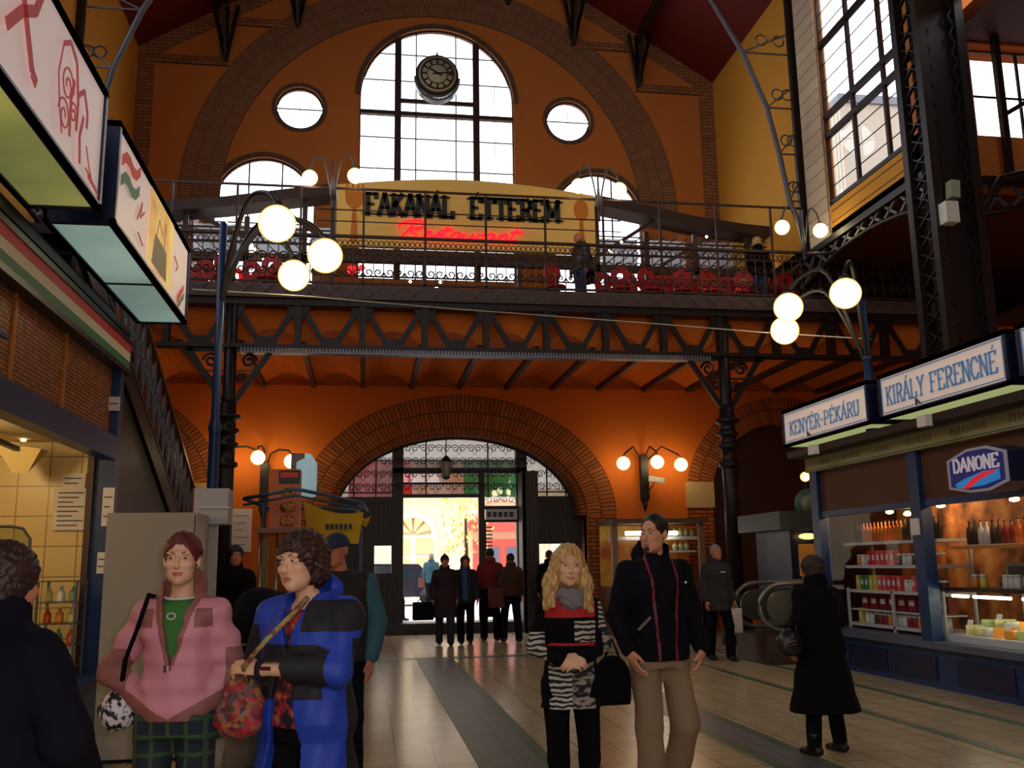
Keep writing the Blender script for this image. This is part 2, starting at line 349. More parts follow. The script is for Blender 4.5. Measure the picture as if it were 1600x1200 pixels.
holes[-2] = [(8.15, .25), (11.8, .25)]+arc(9.975, 3.0, 1.825, 1.75, 0, PI, 32)
holes[-1] = [(-7.3, .25), (-3.65, .25)]+arc(-5.475, 3.0, 1.825, 1.75, 0, PI, 32)
wf = fill2d('wall_far', [outer]+holes, XZ(YW), .25, plaster); struct(wf)
lo = fill2d('wall_far_lower', [[(-10.5, 0), (LA[0]-LA[2]-.68, 0), (LA[0]-LA[2]-.68, LA[1])]+arc(LA[0], LA[1], LA[2]+.68, LA[3]+.72, PI, 0, 40)[1:]+[(LA[0]+LA[2]+.68, 0), (8.15, 0), (8.15, 3)]+arc(9.975, 3.0, 1.825, 1.75, PI, 0, 32)[1:]+[(11.8, 0), (16, 0), (16, 5.55), (-10.5, 5.55)],
      [(-7.3, .02), (-3.65, .02)]+arc(-5.475, 3.0, 1.825, 1.75, 0, PI, 32)], XZ(YW-.06), .06, plaster_lo); struct(lo)
def trimring(name, cx, cz, a0, b0, a1, b1, y0, y1, mat, t0=0, t1=PI):
    o = ring(MB(), cx, cz, a0, b0, a1, b1, y0, y1, t0, t1, 64).build(name, mat); return struct(o)
trimring('trim_10', 1.67, 9.87, 5.03, 5.03, 5.97, 5.97, YW-.04, YW+.02, brick_uv, -.05, PI+.05)
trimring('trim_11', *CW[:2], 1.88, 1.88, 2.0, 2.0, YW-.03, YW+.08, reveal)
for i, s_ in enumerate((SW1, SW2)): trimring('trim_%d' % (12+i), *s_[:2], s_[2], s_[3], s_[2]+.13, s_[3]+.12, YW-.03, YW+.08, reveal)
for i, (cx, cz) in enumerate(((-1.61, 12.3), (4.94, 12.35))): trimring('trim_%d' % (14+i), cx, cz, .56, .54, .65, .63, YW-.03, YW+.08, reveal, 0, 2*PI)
trimring('trim_16', LA[0], LA[1], LA[2], LA[3], LA[2]+.7, LA[3]+.75, YW-.1, YW+.3, brick_lo)
trimring('trim_17', LA[0], LA[1], LA[2]-.14, LA[3]-.14, LA[2], LA[3], YW-.02, YW+.75, brick_lo)
for i, x in enumerate((LA[0]-LA[2]-.7, LA[0]+LA[2])):
    struct(MB().box(x, x+.7, YW-.1, YW+.75, 0, LA[1]).build('trim_%d' % (18+i), brick_lo2))
for i, (cx) in enumerate((9.975, -5.475)):
    trimring('trim_%d' % (20+i), cx, 3.0, 1.825, 1.75, 2.45, 2.4, YW-.1, YW+.2, brick_lo)
    for j, x in enumerate((cx-2.45, cx+1.825)):
        struct(MB().box(x, x+.62, YW-.1, YW+.2, 0, 2.75).build('trim_%d' % (30+2*i+j), brick_lo2))
        struct(MB().box(x-.03, x+.65, YW-.13, YW+.2, 2.75, 3.35).build('trim_%d' % (40+2*i+j), stone))
# brick edging of the gable: corner strips, rakes and little stepped returns
def rake(x): return ZE+(x-XL)*(17.95-ZE)/(XC-XL) if x < XC else ZE+(XR-x)*(17.95-ZE)/(XR-XC)
b = MB()
b.box(XL, XL+.38, YW-.04, YW, 6.4, ZE); b.box(XR-.38, XR, YW-.04, YW, 6.4, ZE)
for xa, xb in ((XL, XC), (XC, XR)):
    b.prism([(xa, rake(xa)), (xb, rake(xb)), (xb, rake(xb)-.42), (xa, rake(xa)-.42)], XZ(YW-.048), 0, .044)
for sgn, x0 in ((1, XL), (-1, XR)):
    for (d0, d1) in ((.3, 2.05), (2.05, 3.7)):
        xa, xb = x0+sgn*d0, x0+sgn*d1; zb = rake(x0+sgn*d0)-.35 if d0 < 1 else rake(x0+sgn*d0)-.35
        b.box(min(xa, xb), max(xa, xb), YW-.055, YW-.003, zb-.2, zb); b.box(min(xb, xb-sgn*.22), max(xb, xb-sgn*.22), YW-.062, YW-.006, zb, rake(xb)-.3)
struct(b.build('trim_50', brick_xz))
# roof (red boards) and purlin brackets
YB = -16
for i, (xa, xb) in enumerate(((XL, XC), (XC, XR))):
    za, zb = rake(xa), rake(xb)
    c_ = MB().add([(xa, YB, za), (xb, YB, zb), (xb, YW+.7, zb), (xa, YW+.7, za), (xa, YB, za+.2), (xb, YB, zb+.2), (xb, YW+.7, zb+.2), (xa, YW+.7, za+.2)],
                  [(0, 1, 2, 3), (7, 6, 5, 4), (0, 4, 5, 1), (2, 6, 7, 3), (1, 5, 6, 2), (0, 3, 7, 4)]).build('ceiling_%s' % ('left', 'right')[i], red_ceil); struct(c_)
for sgn, x0 in ((1, XL), (-1, XR)):
    for d in (2.0, 3.65, 5.3):
        x = x0+sgn*d; z = rake(x)
        t = thing('roof_purlin', ['dark iron purlin under the red ceiling, %s' % w for w in ('nearest the left wall', 'second from the left wall', 'left of the roof peak', 'nearest the right wall', 'second from the right wall', 'right of the roof peak')][(0 if sgn > 0 else 3)+(2.0, 3.65, 5.3).index(d)], 'roof beam', (x, YW-3, z))
        MB().bar((x, YB+1, z-.25), (x, YW-.35, z-.25), .1, .3).build('beam', iron, t)
        q = MB()
        q.bar((x, YW-.1, z-.1), (x, YW-.1, z-1.5), .08); q.bar((x-.28, YW-.35, z-.2), (x, YW-.12, z-1.5), .07); q.bar((x+.28, YW-.35, z-.2), (x, YW-.12, z-1.5), .07); q.bar((x, YW-.8, z-.2), (x, YW-.12, z-1.5), .07)
        q.build('bracket', iron, t)
# ---------------------------------------------------------------- windows of the far wall
def window(idx, loops, y, bars, name_mat=iron_b, glassm=clear, fw=.06):
    """frame strip along the opening plus bars, and a thin pane"""
    t = bpy.data.objects.new('window_%d' % idx, None); COL.objects.link(t); t['kind'] = 'structure'
    lp = loops[0]; c0 = sum(p[0] for p in lp)/len(lp), sum(p[1] for p in lp)/len(lp); t.location = (c0[0], y, min(p[1] for p in lp)); OFF[t.name] = Matrix.Translation(t.location)
    f = MB(); n = len(lp)
    for i in range(n):
        a, b_ = lp[i], lp[(i+1) % n]; f.bar((a[0], y, a[1]), (b_[0], y, b_[1]), fw, fw*1.6)
    for (x0, z0, x1, z1, w) in bars: f.bar((x0, y, z0), (x1, y, z1), w, .1 if w > .05 else .03)
    f.build('window_frame', name_mat, t)
    fill2d('pane', [lp], XZ(y+.03), .006, glassm, t)
    return t
cx, zs, a, _, zb = CW; bars = []
def ztop(x, c=CW):
    d = abs(x-c[0]); return c[1]+math.sqrt(max(0, c[2]**2-d*d)) if d < c[2] else c[1]
for x in (.72, 2.64): bars.append((x, zb, x, ztop(x), .16))
for x in (1.16, 2.14): bars.append((x, zb, x, ztop(x), .03))
for x in (.25, 1.66, 3.1): bars.append((x, zb, x, ztop(x), .012))
for z in (8.2, 9.1, 10, 10.9, 11.7, 13.2, 13.9):
    h = math.sqrt(max(0, a*a-max(0, z-zs)**2)); bars.append((cx-h, z, cx+h, z, .012))
bars.append((cx-a, 12.33, cx+a, 12.33, .13)); bars.append((.72, 12.68, 2.64, 12.68, .06))
window(1, [arch_loop(*CW)], YW+.10, bars)
for i, s_ in enumerate((SW1, SW2)):
    c, z0, a, _, zb = s_; bs = [(c+d, zb, c+d, z0+math.sqrt(a*a-d*d)-.02, .035) for d in (-.38, .38)]+[(c-a, z, c+a, z, .035 if z in (8.6,) else .02) for z in (7.8, 8.6, 9.4)]
    window(2+i, [arch_loop(*s_)], YW+.10, bs)
for i, (cx, cz) in enumerate(((-1.61, 12.3), (4.94, 12.35))):
    window(4+i, [arc(cx, cz, .56, .54, 0, 2*PI, 32)[:-1]], YW+.10, [(cx-.55, cz, cx+.55, cz, .01), (cx, cz-.53, cx, cz+.53, .01)])
# clock hung in the big window
t = thing('wall_clock', 'round iron clock with roman dial hung in the tall arched window', 'clock', (1.65, 22.0, 12.7))
cf = M('clock_face', rgb(205, 200, 172), .6); ck = M('clock_iron', rgb(52, 50, 40), .5, .3); ch = M('clock_glass', rgb(120, 125, 130), .3)
CC = (1.65, 21.45, 13.2)
MB().lathe([(.49, 0), (.52, .03), (.52, .2), (.49, .24)], (CC[0], CC[1], CC[2]), 32, 'y').build('case', ck, t)
q = MB()
ring(q, CC[0], CC[2], .37, .37, .41, .41, CC[1]-.025, CC[1]-.005, 0, 2*PI, 32); ring(q, CC[0], CC[2], .24, .24, .26, .26, CC[1]-.025, CC[1]-.005, 0, 2*PI, 32)
for k in range(12):
    an = k*PI/6; 
    for dd in (-.05, 0, .05): q.bar((CC[0]+.27*math.cos(an+dd), CC[1]-.02, CC[2]+.27*math.sin(an+dd)), (CC[0]+.37*math.cos(an+dd*.8), CC[1]-.02, CC[2]+.37*math.sin(an+dd*.8)), .014)
q.build('numeral_ring', ck, t)
MB().lathe([(.46, 0), (.46, .02)], (CC[0], CC[1]-.012, CC[2]), 32, 'y').build('dial', cf, t)
q = MB(); q.bar((CC[0]+.1, CC[1]-.04, CC[2]-.05), (CC[0]-.2, CC[1]-.04, CC[2]+.13), .03); q.build('hour_hand', black, t)
q = MB(); q.bar((CC[0]-.12, CC[1]-.05, CC[2]-.02), (CC[0]+.37, CC[1]-.05, CC[2]+.05), .02); q.build('minute_hand', black, t)
q = MB(); q.lathe([(.04, 0), (.06, .03), (.02, .08), (.0, .16)], (CC[0], CC[1]+.1, CC[2]+.5), 8); q.build('finial', ck, t)
q = MB(); ring(q, CC[0], CC[2]-.05, .5, .55, .56, .62, CC[1]+.05, CC[1]+.25, PI, 2*PI, 24); q.build('lower_rim', ch, t)
# ---------------------------------------------------------------- side walls of the nave, upper storey
def side_wall(X, thick, name, ys, ya=YB):
    fn = lambda u, v, tt: (X+(tt if thick > 0 else -tt), u, v)
    hs = [[(y0, 8.15), (y1, 8.15), (y1, 13.0), (y0, 13.0)] for y0, y1 in ys]
    o = fill2d(name, [[(ya, 7.45), (YW, 7.45), (YW, 13.65), (ya, 13.65)]]+hs, fn, abs(thick), plaster_lit); return struct(o)
side_wall(XR, .14, 'wall_right', [(13.1, 16.25)], 12.9)
side_wall(XL, -.14, 'wall_left', [(13.1, 16.25), (6.0, 11.4), (-1, 4), (-9, -4)])  # left windows are out of view, put in to let daylight reach the hall
wi = 6
for X, sg in ((XR, 1), (XL, -1)):
    for (y0, y1) in ((13.1, 16.25), (6.0, 11.4), (-1, 4), (-9, -4))[:1 if sg > 0 else 4]:
        t = bpy.data.objects.new('window_%d' % wi, None); COL.objects.link(t); t['kind'] = 'structure'; t.location = (X, (y0+y1)/2, 8.15); OFF[t.name] = Matrix.Translation(t.location); wi += 1
        x = X+sg*.05; f = MB(); n = 4 if y1-y0 > 4 else 3
        for i in range(n+1): yy = y0+(y1-y0)*i/n; f.bar((x, yy, 8.15), (x, yy, 13), .07)
        for z in (8.18, 9.55, 9.95, 11.45, 13.0): f.bar((x, y0, z), (x, y1, z), .1, .1)
        z = 8.15
        while z < 13: f.bar((x, y0, z), (x, y1, z), .015); z += .36
        f.build('window_frame', iron, t)
        MB().box(x+.03, x+.036, y0, y1, 8.15, 13).build('pane', clear, t)
# pale brick reveal and iron strip beside the right window, base panel lines
struct(MB().box(XR-.06, XR, 16.25, 17.05, 7.5, 13.6).build('trim_60', brick_pale))
q = MB(); lm = M('thin_red_lines', rgb(150, 90, 60), .8)
for z in (7.78, 8.0): q.box(XR-.01, XR, 13, 16.2, z, z+.02)
struct(q.build('trim_61', lm))
# building seen through the right windows
def corr(): return M('striped_cladding', rgb(178, 166, 146), .7, tex='wave', scale=1.3, dir='Y', col2=rgb(146, 134, 118)[:3], p0=.3, p1=.6)
t = thing('neighbour_building', 'pale striped building outside the right window', 'building', (17.6, 33, 0))
MB().box(16.3, 19, 29.0, 37, 0, 17.2).build('wall', corr(), t)
MB().box(16.2, 19.1, 28.9, 37.1, 17.2, 17.5).build('roof', iron_l, t)
# transept wall with window, facing us behind the pier
tw = fill2d('wall_transept', [[(XR, 7.35), (16, 7.35), (16, 13.65), (XR, 13.65)], [(9.62, 8.12), (13.4, 8.12), (13.4, 9.72), (9.62, 9.72)]], XZ(13.0), .5, plaster); struct(tw)
t = bpy.data.objects.new('window_%d' % wi, None); COL.objects.link(t); t['kind'] = 'structure'; t.location = (11.5, 13.2, 8.12); OFF[t.name] = Matrix.Translation(t.location); wi += 1
f = MB()
for x in (9.65, 10.6, 11.55, 12.5, 13.38): f.bar((x, 13.2, 8.12), (x, 13.2, 9.72), .04)
for z in (8.15, 8.9, 9.7): f.bar((9.62, 13.2, z), (13.4, 13.2, z), .03)
f.build('window_frame', iron, t); MB().box(9.62, 13.4, 13.23, 13.236, 8.12, 9.72).build('pane', clear, t)
# shell behind and around
struct(fill2d('wall_back', [[(-10.5, 0), (16, 0), (16, 18), (-10.5, 18)], arch_loop(1.7, 12.0, 3.5, 3.5, 6.5)], XZ(YB-.4), .4, plaster))
window(30, [arch_loop(1.7, 12.0, 3.5, 3.5, 6.5)], YB-.2, [(1.7+d, 6.5, 1.7+d, 15.3-abs(d)*.5, .12) for d in (-1.2, 1.2)]+[(-1.8, 10, 5.2, 10, .12)])  # unseen arched window added behind the camera for daylight fill
struct(MB().box(XR, XR+.3, YB, 12.9, 10, 13.65).build('wall_right_upper', plaster_lit))
struct(MB().box(-10.9, -10.5, YB, YW+.7, 0, 7.9).build('wall_aisle_left', plaster_lo))
struct(MB().box(15.6, 16, YB, 13.5, 0, 13.65).box(15.6, 16, 13.5, YW+.25, 0, 7.46).build('wall_aisle_right', plaster_lo))
struct(MB().box(-10.9, XL-.5, YB, YW+.7, 7.5, 7.8).build('ceiling_aisle_left', iron_b))
struct(MB().box(XR+.5, 16, YB, 13, 9.75, 10).build('ceiling_aisle_right', M('shaded_red_boards', rgb(70, 18, 10), .7)))  # darker copy of the red ceiling, with the aisle's shade in its colour
struct(MB().box(XR+.0, 15.6, 13.5, YW, 7.46, 7.7).build('ceiling_gallery', M('brown_roof_boards', rgb(104, 54, 24), .7, tex='wave', scale=3, dir='Y', col2=rgb(84, 42, 18)[:3], p0=.1, p1=.2)))
# slabs of the galleries: vaulted underside in front of the far wall
vy0 = 17.7; q = MB(); xs = [-9.93+i*1.1 for i in range(24)]
for xa, xb in zip(xs, xs[1:]):
    if xa > 15.5: break
    pr = [(xa+(xb-xa)*k/6, 5.58+.28*math.sin(PI*k/6)) for k in range(7)]
    q.prism(pr+[(xb, 6.25), (xa, 6.25)], lambda u, v, t_: (u, t_, v), vy0, YW)
struct(q.build('ceiling_under_gallery', plaster_lo))
for i, x in enumerate(xs[1:-1]):
    if x > 15: break
    struct(MB().box(x-.05, x+.05, vy0, YW, 5.50, 5.62).build('trim_%d' % (70+i), iron_b))
struct(MB().box(-10.5, 15.6, 17.35, YW, 6.25, 6.4).build('floor_gallery', iron_b))
# ---------------------------------------------------------------- entrance in the lower arch
YD = 22.35
stall_glass = glass('stall_glass', (.98, .99, 1), .015)
t = thing('entrance_screen', 'dark wooden entrance screen with wrought iron fanlight filling the brick arch', 'entrance', (2.2, YD, 0))
fr = MB()
for x in (.80, 3.70): fr.box(x-.13, x+.13, YD, YD+.2, 0, 4.42)
fr.box(.68, 3.82, YD, YD+.2, 3.62, 3.75)
fr.box(-.76, .68, YD, YD+.16, 2.95, 3.08); fr.box(3.82, 5.1, YD, YD+.16, 2.95, 3.08)
fr.box(2.68, 2.82, YD+.02, YD+.16, .25, 3.62); fr.box(.93, 2.7, YD+.02, YD+.14, 3.06, 3.14); fr.box(.93, 2.7, YD+.02, YD+.14, 3.36, 3.41)
lp = arc(LA[0], LA[1], LA[2]-.1, LA[3]-.1, 0, PI, 40)
for a, b_ in zip(lp, lp[1:]): fr.bar((a[0], YD+.05, a[1]), (b_[0], YD+.05, b_[1]), .12, .16)
fr.build('door_frame', wood_d, t)
for (x0, x1, w0, w1) in ((-.76, .68, .28, .72), (3.82, 5.1, 3.95, 4.95)):
    MB().box(x0, x1, YD+.03, YD+.11, 0, 1.35).box(x0, x1, YD+.03, YD+.11, 1.97, 2.97).box(x0, w0, YD+.03, YD+.11, 1.35, 1.97).box(w1, x1, YD+.03, YD+.11, 1.35, 1.97).build('side_panel', wood_d, t)
    MB().box(w0, w1, YD+.06, YD+.07, 1.35, 1.97).build('pane', clear, t)
AR = lambda a, b: arc(LA[0], LA[1], LA[2]-.1, LA[3]-.1, a, b, 20)
for lp_ in ([(.67, 3.08)]+AR(2.13, PI-.2554), [(3.83, 3.08)]+AR(.2554, .944), [(.8, 3.7), (3.7, 3.7)]+AR(.9993, 2.076)): fill2d('fanlight_pane', [lp_], XZ(YD+.10), .01, dusty_shaded, t)
MB().box(.93, 2.7, YD+.08, YD+.09, 3.14, 3.62).build('transom_pane', clear, t)
q = MB()
def inar(x, z): return ((x-LA[0])/(LA[2]-.15))**2+((z-LA[1])/(LA[3]-.15))**2 < 1
for r in range(5):
    for c in range(16):
        x = -.55+c*.37+(.18 if r % 2 else 0); z = 3.2+r*.30
        if not inar(x, z+.12): continue
        for fl_ in (-1, 1):
            q.tube([(x+fl_*.09+(p[0]), YD-.01, z+.1+p[1]) for p in scroll((0, 0), .10, 1.4, 12, fl_, PI/2*0)], .010, 4)
        q.tube([(x, YD-.01, z-.06), (x+.06, YD-.01, z+.05), (x, YD-.01, z+.2), (x-.06, YD-.01, z+.05)], .008, 4, True)
for x in (-.2, .3, 1.45, 2.9, 4.3, 4.75):
    zt = LA[1]+(LA[3]-.1)*math.sqrt(max(0, 1-((x-LA[0])/(LA[2]-.1))**2)); q.bar((x, YD, 3.05), (x, YD, zt), .03)
q.bar((-.5, YD, 3.18), (.68, YD, 3.18), .03); q.bar((3.82, YD, 3.18), (4.9, YD, 3.18), .03)
q.build('fanlight_ironwork', iron, t)
# right leaf: transom light + narrow glazed leaf
q = MB(); q.box(2.82, 3.57, YD+.03, YD+.12, 2.78, 2.86); q.box(2.82, 3.57, YD+.03, YD+.12, 2.48, 2.54)
for z in [1.5+i*.085 for i in range(11)]: q.box(2.84, 3.0, YD+.05, YD+.09, z, z+.03)
q.box(2.82, 2.85, YD+.03, YD+.1, .25, 2.5)
for k in range(4):
    for r in range(2): q.tube([(2.92+k*.18+p[0], YD+.02, 3.0+r*.3+p[1]) for p in scroll((0, 0), .09, 1.3, 12, 1 if k % 2 else -1)], .008, 4)
q.build('transom_grille', iron, t)
MB().box(2.82, 3.57, YD+.08, YD+.09, 2.5, 3.62).build('transom_pane', clear, t)
q = MB(); q.mat(0)
word_fn = lambda u, v, tt: (2.86+u, YD+.04-tt, 2.57+v)
t2 = word('GEORGE', .001, .001, word_fn, .001, .001, ink, t, 'x') if False else None
q.box(2.84, 3.56, YD+.03, YD+.06, 2.54, 2.78); q.build('sign_plate', M('white_backlit_plate', rgb(220, 222, 235), .5), t)
q = MB()
for k in range(5): q.box(2.88+k*.13, 2.97+k*.13, YD+.018, YD+.03, 2.60, 2.72)
q.build('plate_lettering', ink, t)
q = MB(); q.box(3.57, 3.95, YD-.75, YD-.68, .02, 3.6); q.box(3.60, 3.66, YD-.75, YD+.02, .02, 3.6); q.build('open_leaf', wood_d, t)
struct(MB().box(-.76, 5.1, YD-.25, YD+.6, 0, .24).build('trim_90', M('dark_threshold', rgb(40, 32, 30), .5)))
t = thing('hanging_lantern', 'small dark iron lantern hanging in the top of the doorway', 'lantern', (2.0, 22.0, 3.3))
L_ = atY(697, 735, 22.0); lx, lz = L_.x, L_.z
q = MB(); q.lathe([(.03, .34), (.16, .22), (.17, .2)], (lx, 22.0, lz), 6); q.tube([(lx, 22, lz+.34), (lx, 22, lz+.95)], .012, 4); q.lathe([(.02, -.22), (.09, -.18), (.09, -.15)], (lx, 22, lz), 6)
for k in range(6): a = k*PI/3; q.bar((lx+.15*math.cos(a), 22+.15*math.sin(a), lz+.2), (lx+.08*math.cos(a), 22+.08*math.sin(a), lz-.16), .015)
q.build('frame', iron, t); MB().lathe([(.07, -.15), (.13, .2)], (lx, 22.0, lz), 6).build('lantern_glass', M('lantern_glass', rgb(190, 190, 170), .3), t)
# ---------------------------------------------------------------- outdoors
struct(MB().box(-30, 40, 22.95, 60, .02, .22).build('ground_street', M('pale_paving', rgb(205, 202, 200), .8)))
yel = M('yellow_render', rgb(253, 240, 205), .8); crm = M('cream_render', rgb(240, 234, 222), .8); redp = M('red_shopfront', rgb(238, 96, 84), .6); gls = M('orange_window', rgb(240, 214, 165), .4)
t = thing('street_building', 'yellow building with white arched window and red shopfront across the street', 'building', (3, 38, .22))
MB().box(-12, 18, 38, 40, .22, 4.6).build('wall', yel, t)
MB().box(-12, 18, 37.7, 40, 4.6, 12).build('upper_wall', crm, t)
MB().box(-12, 18, 37.5, 38, 4.45, 4.75).build('cornice', crm, t)
q = MB(); q.box(1.0, 2.9, 37.9, 38, .22, 2.6)
ring(q, 1.95, 2.6, .75, .75, .95, .95, 37.9, 38); q.box(1.15, 2.75, 37.95, 38, 2.6, 2.7); q.build('window_surround', crm, t)
q = MB()
for x0 in (1.15, 2.05):
    for z0 in (.35, 1.2, 1.95): q.box(x0, x0+.7, 37.86, 37.9, z0, z0+.62)
for k in range(4): a = .25+k*.7; q.prism([(1.95+.15*math.cos(a), 2.7+.15*math.sin(a)), (1.95+.7*math.cos(a), 2.7+.7*math.sin(a)), (1.95+.7*math.cos(a+.5), 2.7+.7*math.sin(a+.5)), (1.95+.15*math.cos(a+.5), 2.7+.15*math.sin(a+.5))], XZ(37.86), 0, .06)
q.build('window_glazing', gls, t)
q = MB(); q.box(4.3, 6.6, 37.8, 38, .22, 2.5); q.box(4.1, 6.8, 37.6, 38, 2.8, 3.3); q.build('shopfront', redp, t)
q = MB(); ring(q, 5.45, 3.2, 1.1, .85, 1.35, 1.1, 37.8, 38); q.build('arch_trim', crm, t)
MB().box(4.8, 5.3, 37.75, 37.8, 1.2, 2.2).box(5.6, 6.1, 37.75, 37.8, 1.2, 2.2).build('shop_window', M('grey_blue_glass', rgb(110, 120, 140), .2), t)
q = MB(); ring(q, 8.3, 2.6, .75, .75, .95, .95, 37.9, 38); q.box(7.4, 9.2, 37.88, 38, .22, 2.6); q.build('right_window', crm, t)
t = thing('street_tree', 'slim tree with yellow autumn leaves in front of the yellow building', 'tree', (3.6, 34, .22))
MB().tube([(3.6, 34, .22), (3.62, 34, 2.0), (3.6, 34, 3.2)], [.09, .07, .04], 8).build('trunk', wood_d, t)
q = MB()
for i in range(230):
    a, r, z = R_.random()*6.28, R_.random()**.5*.85, R_.uniform(1.9, 4.3); c = Vector((3.6+r*math.cos(a)*(1.2-.25*abs(z-3)), 34+r*math.sin(a), z)); u = Vector((R_.gauss(0, 1), R_.gauss(0, 1), R_.gauss(0, 1))).normalized(); w = u.orthogonal().normalized()
    q.add([c-u*.11, c+w*.06, c+u*.11, c-w*.06], [(0, 1, 2, 3)])
q.build('foliage', M('autumn_leaves', rgb(240, 210, 120), .8), t)
for i, (x, lab, col_) in enumerate(((.95, 'dark parked car beyond the doorway, left side', rgb(30, 32, 44)), (6.6, 'white parked car seen beyond the door, right side', rgb(225, 225, 232)))):
    t = thing('parked_car', lab, 'car', (x, 33, .22))
    q = MB(); q.prism([(-2, .3), (2, .3), (2.05, .7), (1.4, .85), (.9, 1.35), (-.9, 1.38), (-1.5, .88), (-2.05, .75)], lambda u, v, tt: (x+u, 32.2+tt, .22+v), 0, 1.6); q.build('body', M('car_paint_%d' % i, col_, .25, coat=1), t)
    q = MB(); q.prism([(-.8, .9), (.85, .9), (.6, 1.28), (-.65, 1.3)], lambda u, v, tt: (x+u, 32.17+tt, .22+v), 0, 1.66); q.build('side_window', M('car_glass', rgb(40, 50, 60), .1), t)
    for xx in (-1.25, 1.25): MB().lathe([(.32, 0), (.32, .2)], (x+xx, 32.15, .54), 16, 'y').build('wheel', black, t)
t = thing('tricolour_banner', 'red, white and green banner hung across outside above the doorway', 'banner', (1.8, 24.2, 3.2))
q = MB(); vs = []; fs = []
xs_ = [-.35+i*(4.3/30) for i in range(31)]
for i, x in enumerate(xs_):
    for z in (3.2, 4.1): vs.append((x, 24.2+.05*math.sin(i*1.1), z))
b_ = MB(); b_.add(vs, [(2*i, 2*i+2, 2*i+3, 2*i+1) for i in range(30)])
b_.mi = [0 if xs_[i] < 1.15 else (1 if xs_[i] < 2.5 else 2) for i in range(30)]
o = b_.build('banner_cloth', [M('banner_red', rgb(240, 70, 80), .8), M('banner_white', rgb(235, 235, 235), .8), M('banner_green', rgb(60, 170, 110), .8)], t)
MB().tube([(-.4, 24.2, 4.12), (4.0, 24.2, 4.12)], .025, 6).build('pole', black, t)
# ---------------------------------------------------------------- aisle doors in the side arches
for i, cx in enumerate((9.975, -5.475)):
    t = bpy.data.objects.new('door_%d' % (i+1), None); COL.objects.link(t); t['kind'] = 'structure'; t.location = (cx, YW+.35, .25); OFF[t.name] = Matrix.Translation(t.location)
    q = MB()
    for x in (-1.8, -.6, .6, 1.8): q.box(cx+x-.06, cx+x+.06, YW+.3, YW+.42, 0, 4.0 if abs(x) > 1 else 4.7)
    q.box(cx-1.8, cx+1.8, YW+.3, YW+.42, 2.9, 3.02); q.build('frame', wood_d, t)
    fill2d('door_leaf', [[(cx-1.83, .02), (cx+1.83, .02)]+arc(cx, 3.0, 1.98, 1.9, 0, PI, 24)], XZ(YW+.27), .05, M('brown_door', rgb(62, 34, 16), .4), t)
# ---------------------------------------------------------------- bridge girder
YG = 17.4; PX = [-1.2+1.15*k for k in range(-5, 13)]
t = thing('gallery_girder', 'dark iron lattice girder carrying the gallery across the hall', 'girder', (2.2, YG, 5.4))
MB().box(-7.2, 12.7, YG-.12, YG+.2, 6.2, 6.32).build('top_chord', iron, t)
MB().box(-7.2, 12.7, YG-.12, YG+.12, 5.40, 5.47).build('bottom_chord', iron, t)
q = MB()
for i in range(150):
    x = -2.2+i*.06
    if x < 6.6: q.box(x, x+.035, YG-.11, YG-.09, 5.33, 5.40)
q.box(-2.2, 6.6, YG-.1, YG+.1, 5.31, 5.335); q.build('lower_grating', M('bluegrey_iron', rgb(120, 125, 135), .4, .3), t)
q = MB(); q.box(-7.2, 12.7, YG-.2, YG-.12, 6.32, 6.58); q.build('deck_fascia', M('brown_fascia', rgb(84, 66, 58), .6, var=.15), t)
for x in PX:
    q = MB(); q.box(x-.055, x+.055, YG-.1, YG+.1, 5.47, 6.2); q.prism([(x-.22, 6.2), (x-.05, 5.9), (x+.05, 5.9), (x+.22, 6.2)], XZ(YG-.05), 0, .06); q.build('truss_post', iron, t)
    if x == PX[-1]: break
    xm = x+.575
    for s_ in (-1, 1):
        q = MB(); q.bar((xm-s_*.5, YG, 6.18), (xm-s_*.12, YG, 5.52), .06, .1); q.build('truss_brace', iron, t)
    q = MB(); q.prism([(xm-.2, 5.47), (xm+.2, 5.47), (xm+.14, 5.62), (xm-.14, 5.62)], XZ(YG-.06), 0, .12); q.build('gusset_plate', iron, t)
# ---------------------------------------------------------------- columns
def column(px, label):
    x = px; t = thing('iron_column', label, 'column', (x, YG, 0))
    MB().lathe([(.32, 0), (.32, .25), (.26, .3), (.24, .75), (.28, .8), (.17, .95)], (x, YG, 0), 16).build('base', iron, t)
    sh_ = MB().lathe([(.15, .95), (.14, 4.4)], (x, YG, 0), 16).build('shaft', iron, t)
    pr = []
    for z, r in ((3.3, .20), (3.65, .20), (3.9, .2), (4.15, .22)): pr += [(.145, z-.06), (r, z-.03), (r, z+.03), (.145, z+.06)]
    MB().lathe(pr, (x, YG, 0), 16).build('collar', iron, sh_)
    MB().lathe([(.14, 4.4), (.11, 4.5), (.11, 6.2)], (x, YG, 0), 12).build('upper_shaft', iron, t)
    for s_ in (-1, 1):
        q = MB(); q.bar((x+s_*.12, YG, 4.45), (x+s_*.72, YG, 5.38), .07, .1); q.bar((x+s_*.12, YG, 5.38), (x+s_*.8, YG, 5.38), .07, .1)
        q.tube([(x+s_*.33+p[0], YG, 5.17+p[1]) for p in scroll((0, 0), .14, 1.5, 20, s_)], .025, 5)
        q.tube([(x+s_*.2+p[0], YG, 4.85+p[1]) for p in scroll((0, 0), .09, 1.5, 16, s_)], .02, 5)
        q.bar((x, YG, 4.98), (x+s_*.45, YG, 4.98), .03); q.build('bracket', iron, t)
column(-2.38, 'dark iron column with scroll brackets, left of the entrance')
column(6.9, 'dark iron column with scroll brackets, right of the entrance')
